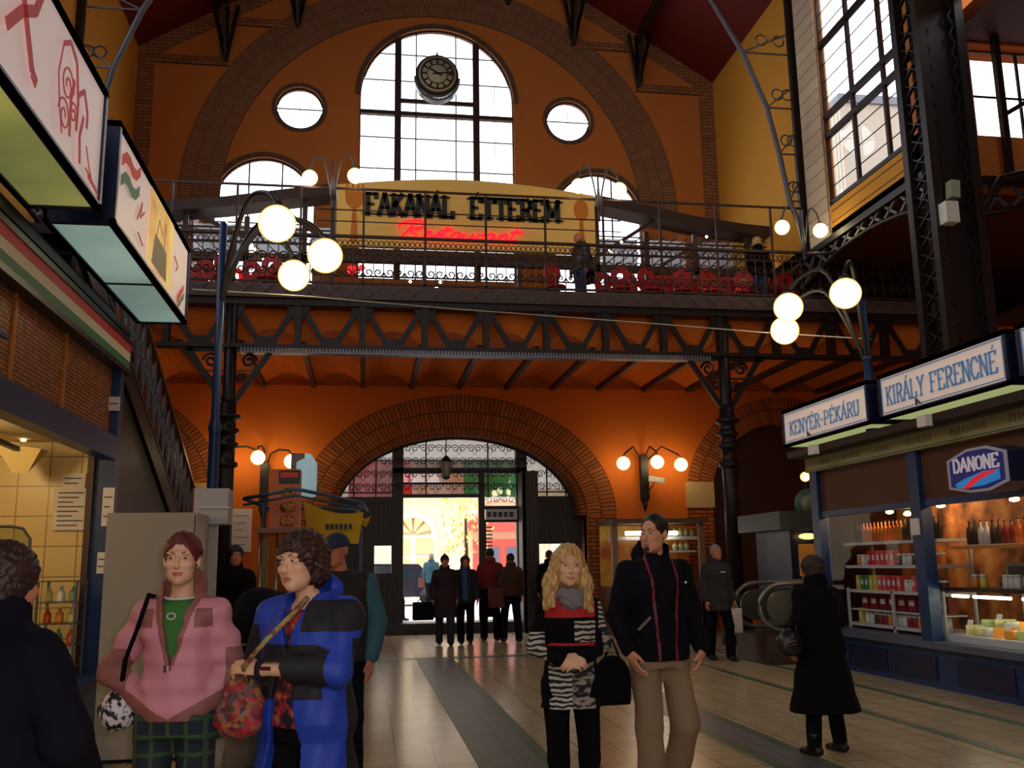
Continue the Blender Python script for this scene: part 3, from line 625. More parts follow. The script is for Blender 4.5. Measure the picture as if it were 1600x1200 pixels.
# ---------------------------------------------------------------- railing with tall uprights
t = thing('gallery_railing', 'ornate dark iron railing with scrollwork and thin uprights along the gallery edge', 'railing', (2.2, YG-.12, 6.6))
YR = YG-.12
MB().box(-7, 12.7, YR-.03, YR+.03, 7.52, 7.57).build('handrail', iron_b, t)
MB().box(-7, 12.7, YR-.02, YR+.02, 6.62, 6.66).build('bottom_rail', iron_b, t)
MB().box(-7, 12.7, YR-.015, YR+.015, 8.46, 8.50).build('top_rail', iron_b, t)
MB().box(-.9, 4.9, YR-.012, YR+.012, 8.05, 8.07).box(-.9, 4.9, YR-.012, YR+.012, 7.83, 7.845).build('middle_rail', iron_b, t)
for x in PX:
    MB().box(x-.02, x+.02, YR-.02, YR+.02, 6.6, 8.5).build('upright', iron_b, t)
    if x == PX[-1]: break
    q = MB()
    for k in range(6):   # guilloche band
        x0 = x+1.15*k/6; q.tube([(x0+.19*j/6, YR, 7.42+.06*math.sin(PI*2*j/6)) for j in range(7)], .009, 4); q.tube([(x0+.19*j/6, YR, 7.42-.06*math.sin(PI*2*j/6)) for j in range(7)], .009, 4)
    q.box(x, x+1.15, YR-.01, YR+.01, 7.34, 7.355)
    for k in range(3):   # baluster scrolls
        xc = x+.19+k*.385
        for f_ in (-1, 1):
            q.tube([(xc+f_*.09+p[0], YR, 7.13+p[1]) for p in scroll((0, 0), .095, 1.3, 14, f_)], .014, 4)
            q.tube([(xc+f_*.09+p[0], YR, 6.86+p[1]) for p in scroll((0, 0), .095, 1.3, 14, -f_, PI)], .014, 4)
        q.bar((xc, YR, 6.64), (xc, YR, 7.35), .018); q.bar((xc+.19, YR, 6.64), (xc+.19, YR, 7.35), .018)
    q.build('railing_panel', iron_b, t)
q = MB(); sil = M('bright_ornament', rgb(170, 165, 165), .3, .6)
for x in [v+d for v in PX[:-1] for d in (.2, .58, .95)]:
    q = MB(); q.bar((x-.12, YR-.1, 6.36), (x+.12, YR-.1, 6.56), .018); q.bar((x-.12, YR-.1, 6.56), (x+.12, YR-.1, 6.36), .018); q.build('cross_ornament', iron_l, t)

# ---------------------------------------------------------------- restaurant pavilion on the gallery
YP = 19.2
t = thing('restaurant_pavilion', 'brown glazed restaurant pavilion with sloping roofs standing on the gallery', 'pavilion', (2.1, YP, 6.4))
def roofprof(s_, x0, pts, name):
    q = MB(); up = [(x0+s_*dx, z) for dx, z in pts]; dn = [(x, z-.22) for x, z in up]
    for (a, b_), (c, d) in zip(zip(up, up[1:]), zip(dn, dn[1:])): q.prism([a, b_, d, c], XZ(YP-.25), 0, .6)
    q.build(name, iron_b, t)
rp = [(0, 9.27), (1.1, 9.08), (2.2, 8.88), (3.3, 8.75), (4.4, 8.68), (5.6, 8.6), (6.2, 8.55)]
roofprof(-1, -.62, rp, 'roof_left'); roofprof(1, 4.85, rp, 'roof_right')
q = MB()
for x in (-6.2, -4.8, -3.6, -2.4, -1.25, -.68, 4.9, 6.0, 7.1, 8.3, 9.5, 10.5): MB().box(x-.05, x+.05, YP-.05, YP+.05, 6.4, 8.55 if abs(x-2.1) > 3.5 else 9.05).build('post', iron_b, t)
q = MB()
for x0, x1 in ((-6.5, -.65), (4.85, 10.6)): q.box(x0, x1, YP-.05, YP+.05, 7.62, 7.78); q.box(x0, x1, YP-.04, YP+.04, 6.4, 6.95); q.box(x0, x1, YP-.02, YP+.02, 8.0, 8.04); q.box(x0, x1, YP-.02, YP+.02, 8.3, 8.33); q.box(x0, x1, YP-.02, YP+.02, 8.16, 8.18)
q.box(-.65, 4.85, YP-.06, YP+.06, 7.66, 7.95); q.box(-.65, 4.85, YP-.06, YP+.06, 6.4, 7.12); q.box(-.65, 4.85, YP-.01, YP+.01, 7.35, 7.38)
for x in (1.2, 3.2, 4.0): q.box(x-.04, x+.04, YP-.05, YP+.05, 7.1, 7.7)
q.build('rails', iron_b, t)
q = MB()
for a, b_ in (((-.7, 8.0), (-1.9, 8.9)), ((4.95, 8.0), (6.3, 8.9)), ((6.3, 7.8), (7.6, 8.6)), ((-2.4, 8.1), (-3.6, 8.65))): q.bar((a[0], YP, a[1]), (b_[0], YP, b_[1]), .07)
for k in range(22):
    x = 5.0+k*.26; q.bar((x, YP+.03, 7.75), (x+.9, YP+.03, min(8.65, 8.45)), .022)
for k in range(12): x = -.9-k*.28; q.bar((x, YP+.03, 7.75), (x-.55, YP+.03, 8.3), .018)
q.build('slanted_glazing_bars', iron_b, t)
cur = bpy.data.materials.new('white_curtain'); cur.use_nodes = True; n_ = cur.node_tree; n_.nodes.clear(); o_ = nn(n_, 'ShaderNodeOutputMaterial'); a_ = nn(n_, 'ShaderNodeBsdfTranslucent'); b_ = nn(n_, 'ShaderNodeBsdfDiffuse'); c_ = nn(n_, 'ShaderNodeMixShader'); c_.inputs[0].default_value = .3; a_.inputs[0].default_value = (.8, .84, .86, 1); b_.inputs[0].default_value = (.6, .62, .62, 1); n_.links.new(a_.outputs[0], c_.inputs[1]); n_.links.new(b_.outputs[0], c_.inputs[2]); n_.links.new(c_.outputs[0], o_.inputs[0])
for x0, x1 in ((-4.6, -3.7), (-3.5, -2.5), (-2.3, -1.3), (-1.15, -.75), (5.0, 5.9), (6.1, 7.0), (7.2, 8.1)): MB().add([(x0+(x1-x0)*i/20, YP+.35+.02*math.sin(i*1.9), z) for i in range(21) for z in (7.8, 8.5)], [(2*i, 2*i+2, 2*i+3, 2*i+1) for i in range(20)], smooth=True).build('curtain', cur, t)
for x0, x1 in ((-6.5, -.65), (4.85, 10.6)): MB().box(x0, x1, YP+.06, YP+.066, 6.95, 8.55).build('pane', clear, t)
# the big restaurant sign
t = thing('restaurant_sign', 'large lit yellow restaurant sign with arched top and dark serif letters above the gallery', 'sign', (2.1, YP-.2, 7.95))
sgm = M('lit_sign_board', rgb(222, 180, 98), .6, var=.06, emit=rgb(222, 170, 80)[:3], es=.10)
pts = [(-.6, 7.92), (4.8, 7.92), (4.8, 9.22)]+[(4.8-5.4*i/20, 9.22+.22*math.sin(PI*i/20)) for i in range(1, 20)]+[(-.6, 9.22)]
MB().prism(pts, XZ(YP-.3), 0, .14).build('board', sgm, t)
dk = M('dark_green_lettering', rgb(34, 40, 40), .6)
word('FAKANÁL', 1.80, .45, lambda u, v, tt: (-.01+u, YP-.31-tt, 8.59+v), .03, .10, dk, t, gap=.16)
word('ÉTTEREM', 1.88, .45, lambda u, v, tt: (2.14+u, YP-.31-tt, 8.59+v), .03, .10, dk, t, gap=.16)
og = M('orange_cutlery_print', rgb(205, 120, 30), .6)
q = MB(); fx = lambda u, v, tt: (-.25+u, YP-.305-tt, 7.98+v)
q.prism([(-.08, 0), (.08, 0), (.035, .7), (-.035, .7)], fx, 0, .012); q.prism([(-.03, .7), (.03, .7), (.17, .85), (.19, 1.1), (-.19, 1.1), (-.17, .85)], fx, 0, .012)
for x in (-.17, -.06, .05, .14): q.prism([(x, 1.1), (x+.05, 1.1), (x+.04, 1.27), (x+.01, 1.27)], fx, 0, .012)
q.build('fork_emblem', og, t)
q = MB(); fx = lambda u, v, tt: (4.5+u, YP-.305-tt, 7.98+v)
q.prism([(-.07, 0), (.07, 0), (.035, .7), (-.035, .7)], fx, 0, .012); q.prism(arc(0, .9, .16, .24, 0, 2*PI, 20)[:-1], fx, 0, .012); q.build('spoon_emblem', og, t)
t = thing('neon_sign', 'red neon script reading Restaurant under the dark sign letters', 'neon sign', (1.9, YP-.4, 8.1))
neon = M('red_neon', (1, .02, .04), .4, emit=(1, .012, .03), es=1.3)
def script(strokes, fn, r, name='neon_letter'):
    for st in strokes:
        q = MB()
        for s_ in st:
            pts = []
            n = len(s_)
            for i in range(n-1):
                p0, p1, p2, p3 = s_[max(0, i-1)], s_[i], s_[i+1], s_[min(n-1, i+2)]
                for k in range(5):
                    u = k/5; pts.append(tuple(.5*((2*p1[j])+(-p0[j]+p2[j])*u+(2*p0[j]-5*p1[j]+4*p2[j]-p3[j])*u*u+(-p0[j]+3*p1[j]-3*p2[j]+p3[j])*u**3) for j in (0, 1)))
            pts.append(s_[-1]); q.tube([fn(*p) for p in pts], r, 5)
        q.build(name, neon, t)
aL = lambda x: [[(x+.28, .38), (x+.1, .42), (x, .15), (x+.1, 0), (x+.24, .1), (x+.3, .4), (x+.28, .05), (x+.4, .05)]]
RS = [[[(.12, 0), (.3, .5), (.42, .92)], [(-.05, .55), (-.02, .85), (.4, 1.05), (.75, .95), (.72, .65), (.3, .5), (.5, .3), (.7, 0), (.85, .05)]],
      [[(.9, .18), (1.1, .3), (1.05, .42), (.92, .35), (.9, .1), (1.05, 0), (1.25, .15)]],
      [[(1.25, .1), (1.42, .45), (1.42, .1), (1.3, 0), (1.22, .1)]],
      [[(1.6, .8), (1.52, .1), (1.6, 0), (1.75, .1)], [(1.42, .5), (1.8, .55)]], aL(1.82),
      [[(2.25, .4), (2.22, .1), (2.35, 0), (2.5, .15), (2.55, .4), (2.53, .05), (2.65, .1)]],
      [[(2.7, 0), (2.74, .38), (2.8, .3), (2.95, .4)]], aL(3.0),
      [[(3.45, 0), (3.5, .4), (3.48, .2), (3.62, .4), (3.72, .35), (3.7, .03), (3.82, .08)]],
      [[(4.02, .85), (3.9, .1), (3.98, 0), (4.1, .1)], [(3.8, .52), (4.25, .58)]]]
script(RS, lambda u, v: (.62+u*.60+v*.12, YP-.38, 8.10+v*.36), .030)
# little red neon mark below the sign
t = thing('neon_mark', 'small red neon logo behind the railing left of the centre', 'neon sign', (-.25, YP-.3, 7.25))
L_ = atY(555, 422, YP-.2)
ql = MB(); ql.sph((L_.x-.07, L_.y, L_.z), .10, 10, 8, (1, .4, 1)); ql.sph((L_.x+.13, L_.y, L_.z+.05), .07, 10, 8, (1, .4, 1)); ql.build('mark', neon, t)
# red chairs with round backs behind the railing
redc = M('red_chair_lacquer', rgb(196, 22, 30), .45)
def chair(x, y, rz, label, first=None, g='red chairs on the gallery'):
    z0 = 6.4
    if first: return dup(first, (x, y, z0), rz, label)
    t = thing('gallery_chair', label, 'chair', (x, y, z0), g)
    MB().lathe([(.2, 0), (.21, .03), (.2, .05)], (x, y, z0+.42), 14).build('seat', redc, t)
    q = MB(); ring(q, x, z0+.78, .06, .07, .19, .21, y+.17, y+.21, 0, 2*PI, 20); q.build('backrest', redc, t)
    for a in (-1, 1):
        for b_ in (-1, 1): MB().tube([(x+a*.14, y+b_*.14, z0+.43), (x+a*.18, y+b_*.18, z0)], .014, 6).build('leg', iron, t)
    MB().tube([(x-.12, y+.18, z0+.44), (x-.12, y+.19, z0+.66)], .014, 6).tube([(x+.12, y+.18, z0+.44), (x+.12, y+.19, z0+.66)], .014, 6).build('back_support', iron, t)
    return t
first = None
for i, (px, py) in enumerate(((318, 420), (352, 405), (392, 408), (418, 425), (440, 402), (868, 445), (945, 430), (968, 418), (992, 420), (1015, 415), (1040, 422), (1065, 425), (1085, 420), (1112, 425), (1138, 440), (1162, 428), (1210, 430), (1232, 425), (300, 408), (336, 440), (372, 400), (405, 436), (956, 445), (980, 440), (1004, 440), (1028, 395), (1052, 442), (1076, 405), (1100, 445), (1125, 410), (1150, 412), (1176, 440), (1222, 445))):
    y = 18.8 if i > 17 else (17.85 if i % 2 else 18.3); p = atY(px, py, y)
    side = 'left of the red neon mark' if px < 600 else 'right of the man in the leather jacket'
    o = chair(p.x, y, (i*37 % 50-25)/57., 'red round-backed chair behind the gallery railing, %s' % side, first); first = first or o
# small bright bulbs of the restaurant
blb = M('small_bulb', (1, .8, .6), .4, emit=(1, .78, .5), es=14)
o0 = None
for px, py in ((318, 430), (326, 437), (341, 397), (365, 423), (370, 430), (383, 440), (398, 390), (412, 405), (419, 430), (426, 432), (433, 440), (354, 349), (369, 369), (640, 430), (688, 441), (682, 449), (641, 440), (692, 430), (584, 428), (952, 392), (971, 378), (1104, 370), (1106, 422), (1071, 438), (1070, 388), (1157, 448), (1198, 412), (1163, 427), (1112, 447)):
    p = atY(px, py, 18.9)
    if o0 is None:
        o0 = tag(MB().sph(p, .028, 8, 6).build('light_bulb', blb, loc=tuple(p)), 'small bright bulb shining through the gallery railing', 'light bulb', 'bulbs of the restaurant'); 
    else: c = o0.copy(); COL.objects.link(c); c.location = p
# ---------------------------------------------------------------- globe lamps
def globe_lamp(name, label, base, z0, globes, r, arm_r=.02, polem=blue, pr=.06, top=None, cat='lamp', arm=iron):
    x, y = base; t = thing(name, label, cat, (x, y, z0)); zt = top or max(g[2] for g in globes)+.25
    if pr: MB().lathe([(pr*1.6, 0), (pr*1.6, .3), (pr, .4), (pr, (zt-z0)*.55), (pr*1.3, (zt-z0)*.56), (pr*.8, (zt-z0)*.58), (pr*.7, zt-z0)], (x, y, z0), 14).build('pole', polem, t)
    for g in globes:
        d = Vector((g[0]-x, g[1]-y, 0)); L = d.length; zz = zt-.1
        pts = [(x, y, zz-.9 if pr else zz-.35), (x+d.x*.15, y+d.y*.15, zz-.35 if pr else zz-.1), (x+d.x*.45, y+d.y*.45, g[2]+r+.25), (x+d.x*.8, y+d.y*.8, g[2]+r+.22), (g[0], g[1], g[2]+r)]
        q = MB(); sm = []
        for i in range(4):
            p0, p1, p2, p3 = [Vector(pts[max(0, min(4, i+k))]) for k in (-1, 0, 1, 2)]
            for k in range(5): u = k/5; sm.append(.5*(2*p1+(p2-p0)*u+(2*p0-5*p1+4*p2-p3)*u*u+(-p0+3*p1-3*p2+p3)*u**3))
        sm.append(Vector(pts[-1])); q.tube(sm, arm_r, 6); a_ = q.build('arm', arm, t)
        MB().lathe([(.3*r, r*.9), (.36*r, r*.98), (.3*r, r*1.15), (.1*r, r*1.3)], g, 10).build('cap', arm, a_)
        MB().sph(g, r, 24, 16).build('globe', globe_w, t)
    return t
globe_lamp('street_lamp', 'tall blue lamp post with three large lit globes, left of the restaurant sign', (-1.64, 11), 0, [(-.94, 10, 5.11), (-.46, 10.7, 5.0), (-.9, 12, 5.15)], .2, .03, top=5.45)
globe_lamp('street_lamp', 'blue lamp post with three large lit globes above the right stalls', (6.66, 11.7), 3.12, [(6.09, 11.1, 4.86), (5.73, 12, 4.91), (5.89, 12.5, 4.71)], .2, .03, top=4.95)
globe_lamp('railing_lamp', 'twin globe lamp on the gallery railing at the left end of the sign', (-.63, YR-.1), 8.2, [(-1.05, YR-.1, 8.62), (-.22, YR-.1, 8.70)], .15, .018, polem=iron_l, pr=.025, top=9.0, arm=iron_l)
globe_lamp('railing_lamp', 'twin globe lamp on the gallery railing at the right end of the sign', (4.45, YR-.1), 8.2, [(4.06, YR-.1, 8.70), (4.87, YR-.1, 8.66)], .15, .018, polem=iron_l, pr=.025, top=9.0, arm=iron_l)
globe_lamp('railing_lamp', 'twin globe lamp with curved arms at the right corner of the gallery', (7.98, 15.9), 7.0, [(7.58, 15.9, 7.54), (8.33, 15.9, 7.51)], .14, .018, polem=iron_l, pr=.025, top=7.9, arm=iron_l)
def sconce(label, y, globes, back, r=.16):
    gs = [(*((atY(px, py, y))[:]),) for px, py in globes]; b0 = atY(back[0], back[1], YW-.12); x, z = b0.x, b0.z
    t = thing('wall_lamp', label, 'wall lamp', (x, YW-.1, z-.6))
    q = MB(); q.box(x-.09, x+.09, YW-.22, YW-.06, z-.55, z+.5); q.lathe([(.02, -.8), (.08, -.55)], (x, YW-.14, z), 8); q.build('bracket_plate', iron, t)
    for g in gs:
        m_ = ((x+g[0])/2, (YW-.15+g[1])/2, max(z+.4, g[2])+r+.12)
        MB().tube([(x, YW-.15, z+.3), (x+(g[0]-x)*.2, YW-.2, g[2]+r+.05), m_, (g[0]-(g[0]-x)*.1, g[1], g[2]+r+.08), (g[0], g[1], g[2]+r)], .022, 6).build('arm', iron, t)
        MB().sph(g, r, 20, 14).build('globe', globe_w, t)
sconce('wall lamp with three lit globes on the orange wall right of the arch', YW-.6, ((974, 724), (1027, 722), (1064, 726)), (1006, 745))
sconce('wall lamp with lit globes on the orange wall left of the arch', YW-.6, ((355, 716), (403, 715), (455, 721)), (413, 760))
t = thing('security_camera', 'white security camera on the orange wall right of the wall lamp bracket', 'camera', (6.6, YW-.3, 3.3))
p = atY(1026, 751, YW-.3)
MB().bar((p.x-.18, p.y, p.z+.05), (p.x+.14, p.y-.15, p.z-.02), .12, .12).build('housing', white_m, t); MB().tube([(p.x-.1, YW-.06, p.z-.18), (p.x-.05, p.y, p.z-.03)], .02, 6).build('mount', white_m, t)
# cable across the hall
pts = [atY(300, 452, 11), atY(480, 463, 12.2)+Vector((0, 0, 0)), atY(700, 482, 13), atY(1000, 504, 13), atY(1200, 520, 12.6), atY(1362, 530, 11.7)]
tag(MB().tube(pts, .008, 5).build('cable', M('pale_cable', rgb(190, 180, 165), .6)), 'thin pale cable strung across the hall below the gallery', 'cable')
# ---------------------------------------------------------------- staircase on the left
t = thing('staircase', 'dark iron staircase with lattice balustrade descending behind the left stall', 'staircase', (-3.9, 15, 0))
P0 = Vector((-2.95, 10.2, 6.15)); P1 = Vector((-2.95, 20.2, 1.75)); dS = (P1-P0)
q = MB()
for i in range(34):
    p = P0+dS*(i/34.); q.box(-4.6, -2.97, p.y, p.y+.32, p.z-1.22, p.z-1.17); q.box(-4.6, -2.97, p.y, p.y+.02, p.z-1.22, p.z-1.06)
q.build('steps', iron, t)
q = MB(); fnS = lambda u, v, tt: (-2.99+tt, u, v)
q.prism([(P0.y, P0.z-1.05), (P1.y, P1.z-1.05), (P1.y, P1.z-1.4), (P0.y, P0.z-1.4)], fnS, 0, .05); q.prism([(P0.y, P0.z-1.4), (P1.y, P1.z-1.4), (P1.y, 0), (P0.y, 0)], fnS, -.05, 0); q.build('stringer', iron, t)
q = MB(); q.bar(P0, P1, .09, .06); q.build('handrail', M('brass_handrail', rgb(120, 80, 40), .4, .3), t)
q = MB(); nb = 26
for i in range(nb):
    a = P0+dS*(i/nb); c = P0+dS*((i+1)/nb); dn = Vector((0, 0, -1.0))
    q.bar(a, a+dn, .03); q.bar(a, c+dn, .022); q.bar(c, a+dn, .022); mth = (a+c)/2+dn/2
    q.tube([(mth.x, mth.y+.12*math.cos(k*PI/4), mth.z+.12*math.sin(k*PI/4)) for k in range(8)], .014, 4, True)
q.bar(P0-Vector((0, 0, 1)), P1-Vector((0, 0, 1)), .03); q.build('balustrade', iron_l, t)
# ---------------------------------------------------------------- corner pier and wall brackets on the right
tag(MB().tube([(7.98, 15.9, 7.05), (8.66, 16.1, 7.15)], .03, 6).build('lamp_arm', iron_l), 'short iron arm holding the twin globe lamp to the right truss', 'bracket')
t = thing('lattice_pier', 'massive dark riveted lattice pier rising to the roof at the right', 'pier', (8.5, 12.45, 0))
x0, x1, y0, y1 = 8.2, 8.85, 12.15, 12.7
q = MB()
for x in (x0, x1):
    for y in (y0, y1): q.box(x-.07, x+.07, y-.07, y+.07, 0, 14.5)
q.build('corner_posts', iron, t)
MB().box(x0+.12, x1+.0, y0+.1, y1-.1, 0, 14.5).build('web', iron, t)
q = MB(); z = 0
while z < 14.4:
    for (a, b_) in (((x0, y0), (x0+.16, y0)), ((x1-.16, y0), (x1, y0)), ((x0, y0), (x0, y1)), ((x1, y0), (x1, y1))):
        q.bar((a[0], a[1], z), (b_[0], b_[1], z+.3), .05, .02); q.bar((a[0], a[1], z+.3), (b_[0], b_[1], z), .05, .02)
    z += .3
q.build('lacing', iron, t)
q = MB()
q.tube([(8.85, 12.45, 5.2), (9.15, 12.5, 6.6), (9.6, 12.6, 7.2), (10.6, 12.6, 7.5)], .07, 6); q.bar((9.9, 12.8, 8.35), (11.5, 12.8, 9.3), .07); q.bar((9.95, 12.8, 7.4), (9.95, 12.8, 10), .1); q.build('stays', iron, t)
# gallery edge arcade (arched trusses) under the right wall and in the transept
def arcade(name, label, pts, y=None):
    t = thing(name, label, 'truss', tuple(pts[0])); a, b_ = Vector(pts[0]), Vector(pts[1]); n = 9; q = MB(); dep = .55
    q.bar(a, b_, .16, .12); lowr = []
    for i in range(n+1): u = i/n; lowr.append(a.lerp(b_, u)-Vector((0, 0, dep-.3*math.sin(PI*u))))
    q.build('upper_chord', iron, t); q = MB(); q.tube(lowr, .05, 6); q.build('lower_chord', iron, t); q = MB()
    for i in range(n): q.bar(a.lerp(b_, i/n), lowr[i+1], .045); q.bar(a.lerp(b_, (i+1)/n), lowr[i], .045)
    q.build('web', iron_l, t)
arcade('arched_truss', 'dark iron truss under the yellow-lit wall at the right of the gallery', [(XR-.1, 17.3, 7.4), (XR-.1, 12.8, 7.4)])
arcade('arched_truss', 'dark iron truss under the window right of the lattice pier', [(9.5, 12.9, 7.3), (13.5, 12.9, 7.3)])
arcade('arched_truss', 'dark iron truss under the left upper wall above the signs', [(XL+.1, 17.3, 7.4), (XL+.1, 12.0, 7.4)])
for X, sg, lab in ((XR, -1, 'right'), (XL, 1, 'left')):
    t = thing('wall_bracket', 'tall curved grey lattice bracket on the %s upper wall' % lab, 'bracket', (X, 17.2, 7.5))
    q = MB(); x = X+sg*.08; q.bar((x, 17.2, 7.4), (x, 17.2, 13.6), .14, .1); q.build('upright', iron, t)
    cur = [(X+sg*.1, 17.2, 7.9), (X+sg*.35, 17.2, 8.6), (X+sg*.5, 17.2, 9.6), (X+sg*.7, 17.2, 10.6), (X+sg*1.15, 17.2, 11.8), (X+sg*1.9, 17.2, 13.2), (X+sg*3.0, 17.2, 14.6)]
    q = MB(); q.tube(cur, .06, 6); q.build('curved_rib', iron_l, t); q = MB()
    for i in range(1, 6):
        p = Vector(cur[i]); q.bar((x, 17.2, p.z), p, .03); q.bar((x, 17.2, p.z+.5), p, .03)
        for rr in (.25, .6): q.tube([(x+(p.x-x)*rr+.12*math.cos(k*PI/4), 17.2, p.z+.3+.12*math.sin(k*PI/4)) for k in range(8)], .018, 4, True)
    q.build('scrollwork', iron_l, t)
    q = MB(); q.bar((X, 17.2, 13.7), (X+sg*2.8, 17.2, 13.1), .07); q.bar((X+sg*1.9, 17.2, 13.2), (X+sg*3.2, 17.2, 13.9), .05); q.build('tie_rods', iron_l, t)
t = thing('loudspeaker', 'white and green box lamp fixed low on the lattice pier', 'loudspeaker', (8.2, 12.1, 7))
p = atY(1482, 330, 12.0); MB().bar(p-Vector((0, 0, .19)), p+Vector((0, 0, .12)), .2, .2).build('box', white_m, t); p = atY(1488, 298, 12.0); MB().bar(p-Vector((0, 0, .12)), p+Vector((0.02, 0, .14)), .14, .14).build('upper_box', M('pale_green_box', rgb(150, 160, 130), .5), t)
# ---------------------------------------------------------------- left stall
KX = -2.4
t = thing('market_stall', 'navy blue framed market stall with lit tiled interior along the left edge', 'stall', (-3.6, 6, 0))
MB().box(-5.5, KX, 2.0, 9.95, 0, .5).build('base', blue, t)
MB().box(-5.5, KX+.14, 2.0, 10.0, .50, .58).build('counter', blue, t)
for y in (9.86, 5.2, 2.2): MB().box(KX-.16, KX+.02, y-.07, y+.09, .58, 3.9).build('post', blue, t)
MB().box(KX-.22, KX-.16, 9.74, 9.95, .58, 2.75).build('side_post', M('brown_post', rgb(70, 40, 30), .5), t)
MB().box(KX-.12, KX+.03, 2, 9.8, 2.56, 2.78).build('beam', blue, t)
gold = M('gold_wire_mesh', rgb(214, 130, 40), .45, .3, tex='brick', co_='Object', rot=(0, PI/2, 0), scale=1, bw=.035, rh=.035, ms=.006, off=0, col2=rgb(150, 84, 22)[:3], mortar=rgb(60, 30, 10)[:3], bump=.6, var=.25, vs=2)
gold.node_tree.nodes['Mapping'].inputs['Rotation'].default_value = (PI/4*0, PI/2, 0)
MB().box(KX-.08, KX-.05, 2, 9.75, 2.78, 3.46).build('mesh_panel', gold, t)
q = MB()
for y in (3.4, 4.6, 5.8, 7.0, 8.2): q.box(KX-.06, KX-.03, y, y+.03, 2.78, 3.46)
q.build('mesh_ribs', M('gold_rib', rgb(190, 120, 40), .4, .4), t)
for i, (z0, z1, nm, c) in enumerate(((3.49, 3.575, 'green_stripe', rgb(20, 110, 60)), (3.575, 3.66, 'white_stripe', rgb(215, 205, 180)), (3.66, 3.75, 'red_stripe', rgb(200, 48, 40)))):
    MB().box(KX+.02, KX+.05, 2, 10.0, z0, z1).build(nm, M('flag_'+nm, c, .6), t)
MB().box(KX-.1, KX+.06, 2, 10.02, 3.44, 3.49).box(KX-.1, KX+.06, 2, 10.02, 3.75, 3.80).build('fascia_trim', black, t)
MB().box(-5.5, KX+.0, 2.0, 10.0, 3.80, 3.92).build('roof', blue_d, t)
q = MB()
for k in range(4): q.bar((KX+.02-.05*k, 2, 3.86+.07*k), (KX+.02-.05*k, 10.0, 3.86+.07*k), .04)
q.build('cornice', iron, t)
tile = M('cream_wall_tiles', rgb(228, 200, 138), .35, tex='brick', rot=(PI/2, 0, 0), scale=1, bw=.29, rh=.29, ms=.006, off=0, col2=rgb(222, 192, 128)[:3], mortar=rgb(150, 122, 76)[:3])
MB().box(-5.5, KX-.2, 9.96, 10.0, .58, 3.8).build('end_wall', tile, t)
MB().box(-5.5, -5.4, 2.0, 10.0, .58, 3.8).build('rear_wall', tile, t)
MB().box(-5.5, KX-.1, 2.0, 10.0, 2.75, 2.8).build('inner_ceiling', M('cream_board', rgb(220, 200, 160), .7), t)
t = thing('stall_lamp', 'glowing yellow tube lamp on the tiled wall of the left stall', 'lamp', (-2.9, 9.7, 2.3))
p = atY(38, 670, 9.7); MB().tube([p-Vector((0, 0, .12)), p+Vector((0, 0, .14))], .025, 8).build('tube', M('yellow_tube', (1, .8, .3), .4, emit=(1, .75, .28), es=6), t)
p2 = atY(40, 705, 9.6); MB().add([p2+Vector((-.22, 0, .06)), p2+Vector((.2, 0, .0)), p2+Vector((.08, -.15, -.22)), p2+Vector((-.05, -.15, -.22)), p2+Vector((-.22, -.2, .06)), p2+Vector((.2, -.2, .0))], [(0, 1, 2, 3), (4, 3, 2, 5), (0, 4, 5, 1), (0, 3, 4), (1, 5, 2)]).build('shade', M('cream_shade', rgb(235, 205, 130), .5), t)
a, b_ = atY(0, 690, 9.2), atY(50, 712, 9.6); MB().bar(a-(b_-a)*.5, b_, .05, .04).build('arm', iron_l, t)
def notice(nm, label, px0, py0, px1, py1, y, lines, g=None, x=None):
    f = (lambda a, b_: atX(a, b_, x)) if x is not None else (lambda a, b_: atY(a, b_, y))
    a, b_ = f(px0, py0), f(px1, py1); t = thing(nm, label, 'notice', tuple((a+b_)/2), g)
    if x is None:
        x0, x1, z1, z0 = a.x, b_.x, a.z, b_.z; MB().box(x0, x1, y-.012, y, z0, z1).build('sheet', paper, t)
        q = MB(); n = lines
        for i in range(n): z = z1-(z1-z0)*(i+1)/(n+1); q.box(x0+(x1-x0)*.12, x1-(x1-x0)*(.15+.3*(i % 3)/2), y-.015, y-.012, z-.006, z+.006)
        q.build('text_lines', ink, t)
    else:
        MB().box(x, x+.01, min(a.y, b_.y), max(a.y, b_.y), b_.z, a.z).build('sheet', paper, t)
        q = MB(); z1, z0 = a.z, b_.z
        for i in range(lines): z = z1-(z1-z0)*(i+1)/(lines+1); q.box(x+.01, x+.012, min(a.y, b_.y)+.03, max(a.y, b_.y)-.03, z-.006, z+.006)
        q.build('text_lines', ink, t)
    return t
notice('price_list', 'large white price list on the tiled wall of the left stall', 86, 763, 137, 828, 9.93, 8)
notice('price_list', 'small white notice above the price list in the left stall', 98, 740, 133, 763, 9.93, 2)
notice('paper_notice', 'upper white notice taped to the blue post of the left stall', 162, 762, 176, 822, 9.78, 3)
notice('paper_notice', 'lower white notice taped to the blue post of the left stall', 153, 863, 168, 896, 9.78, 2)
notice('paper_label', 'small white tag hanging from the top of the blue post', 170, 620, 187, 642, 9.7, 1)
notice('wall_poster', 'tall pale notice on the orange wall between the iron column and the blue stand', 364, 795, 392, 862, YW-.12, 5)
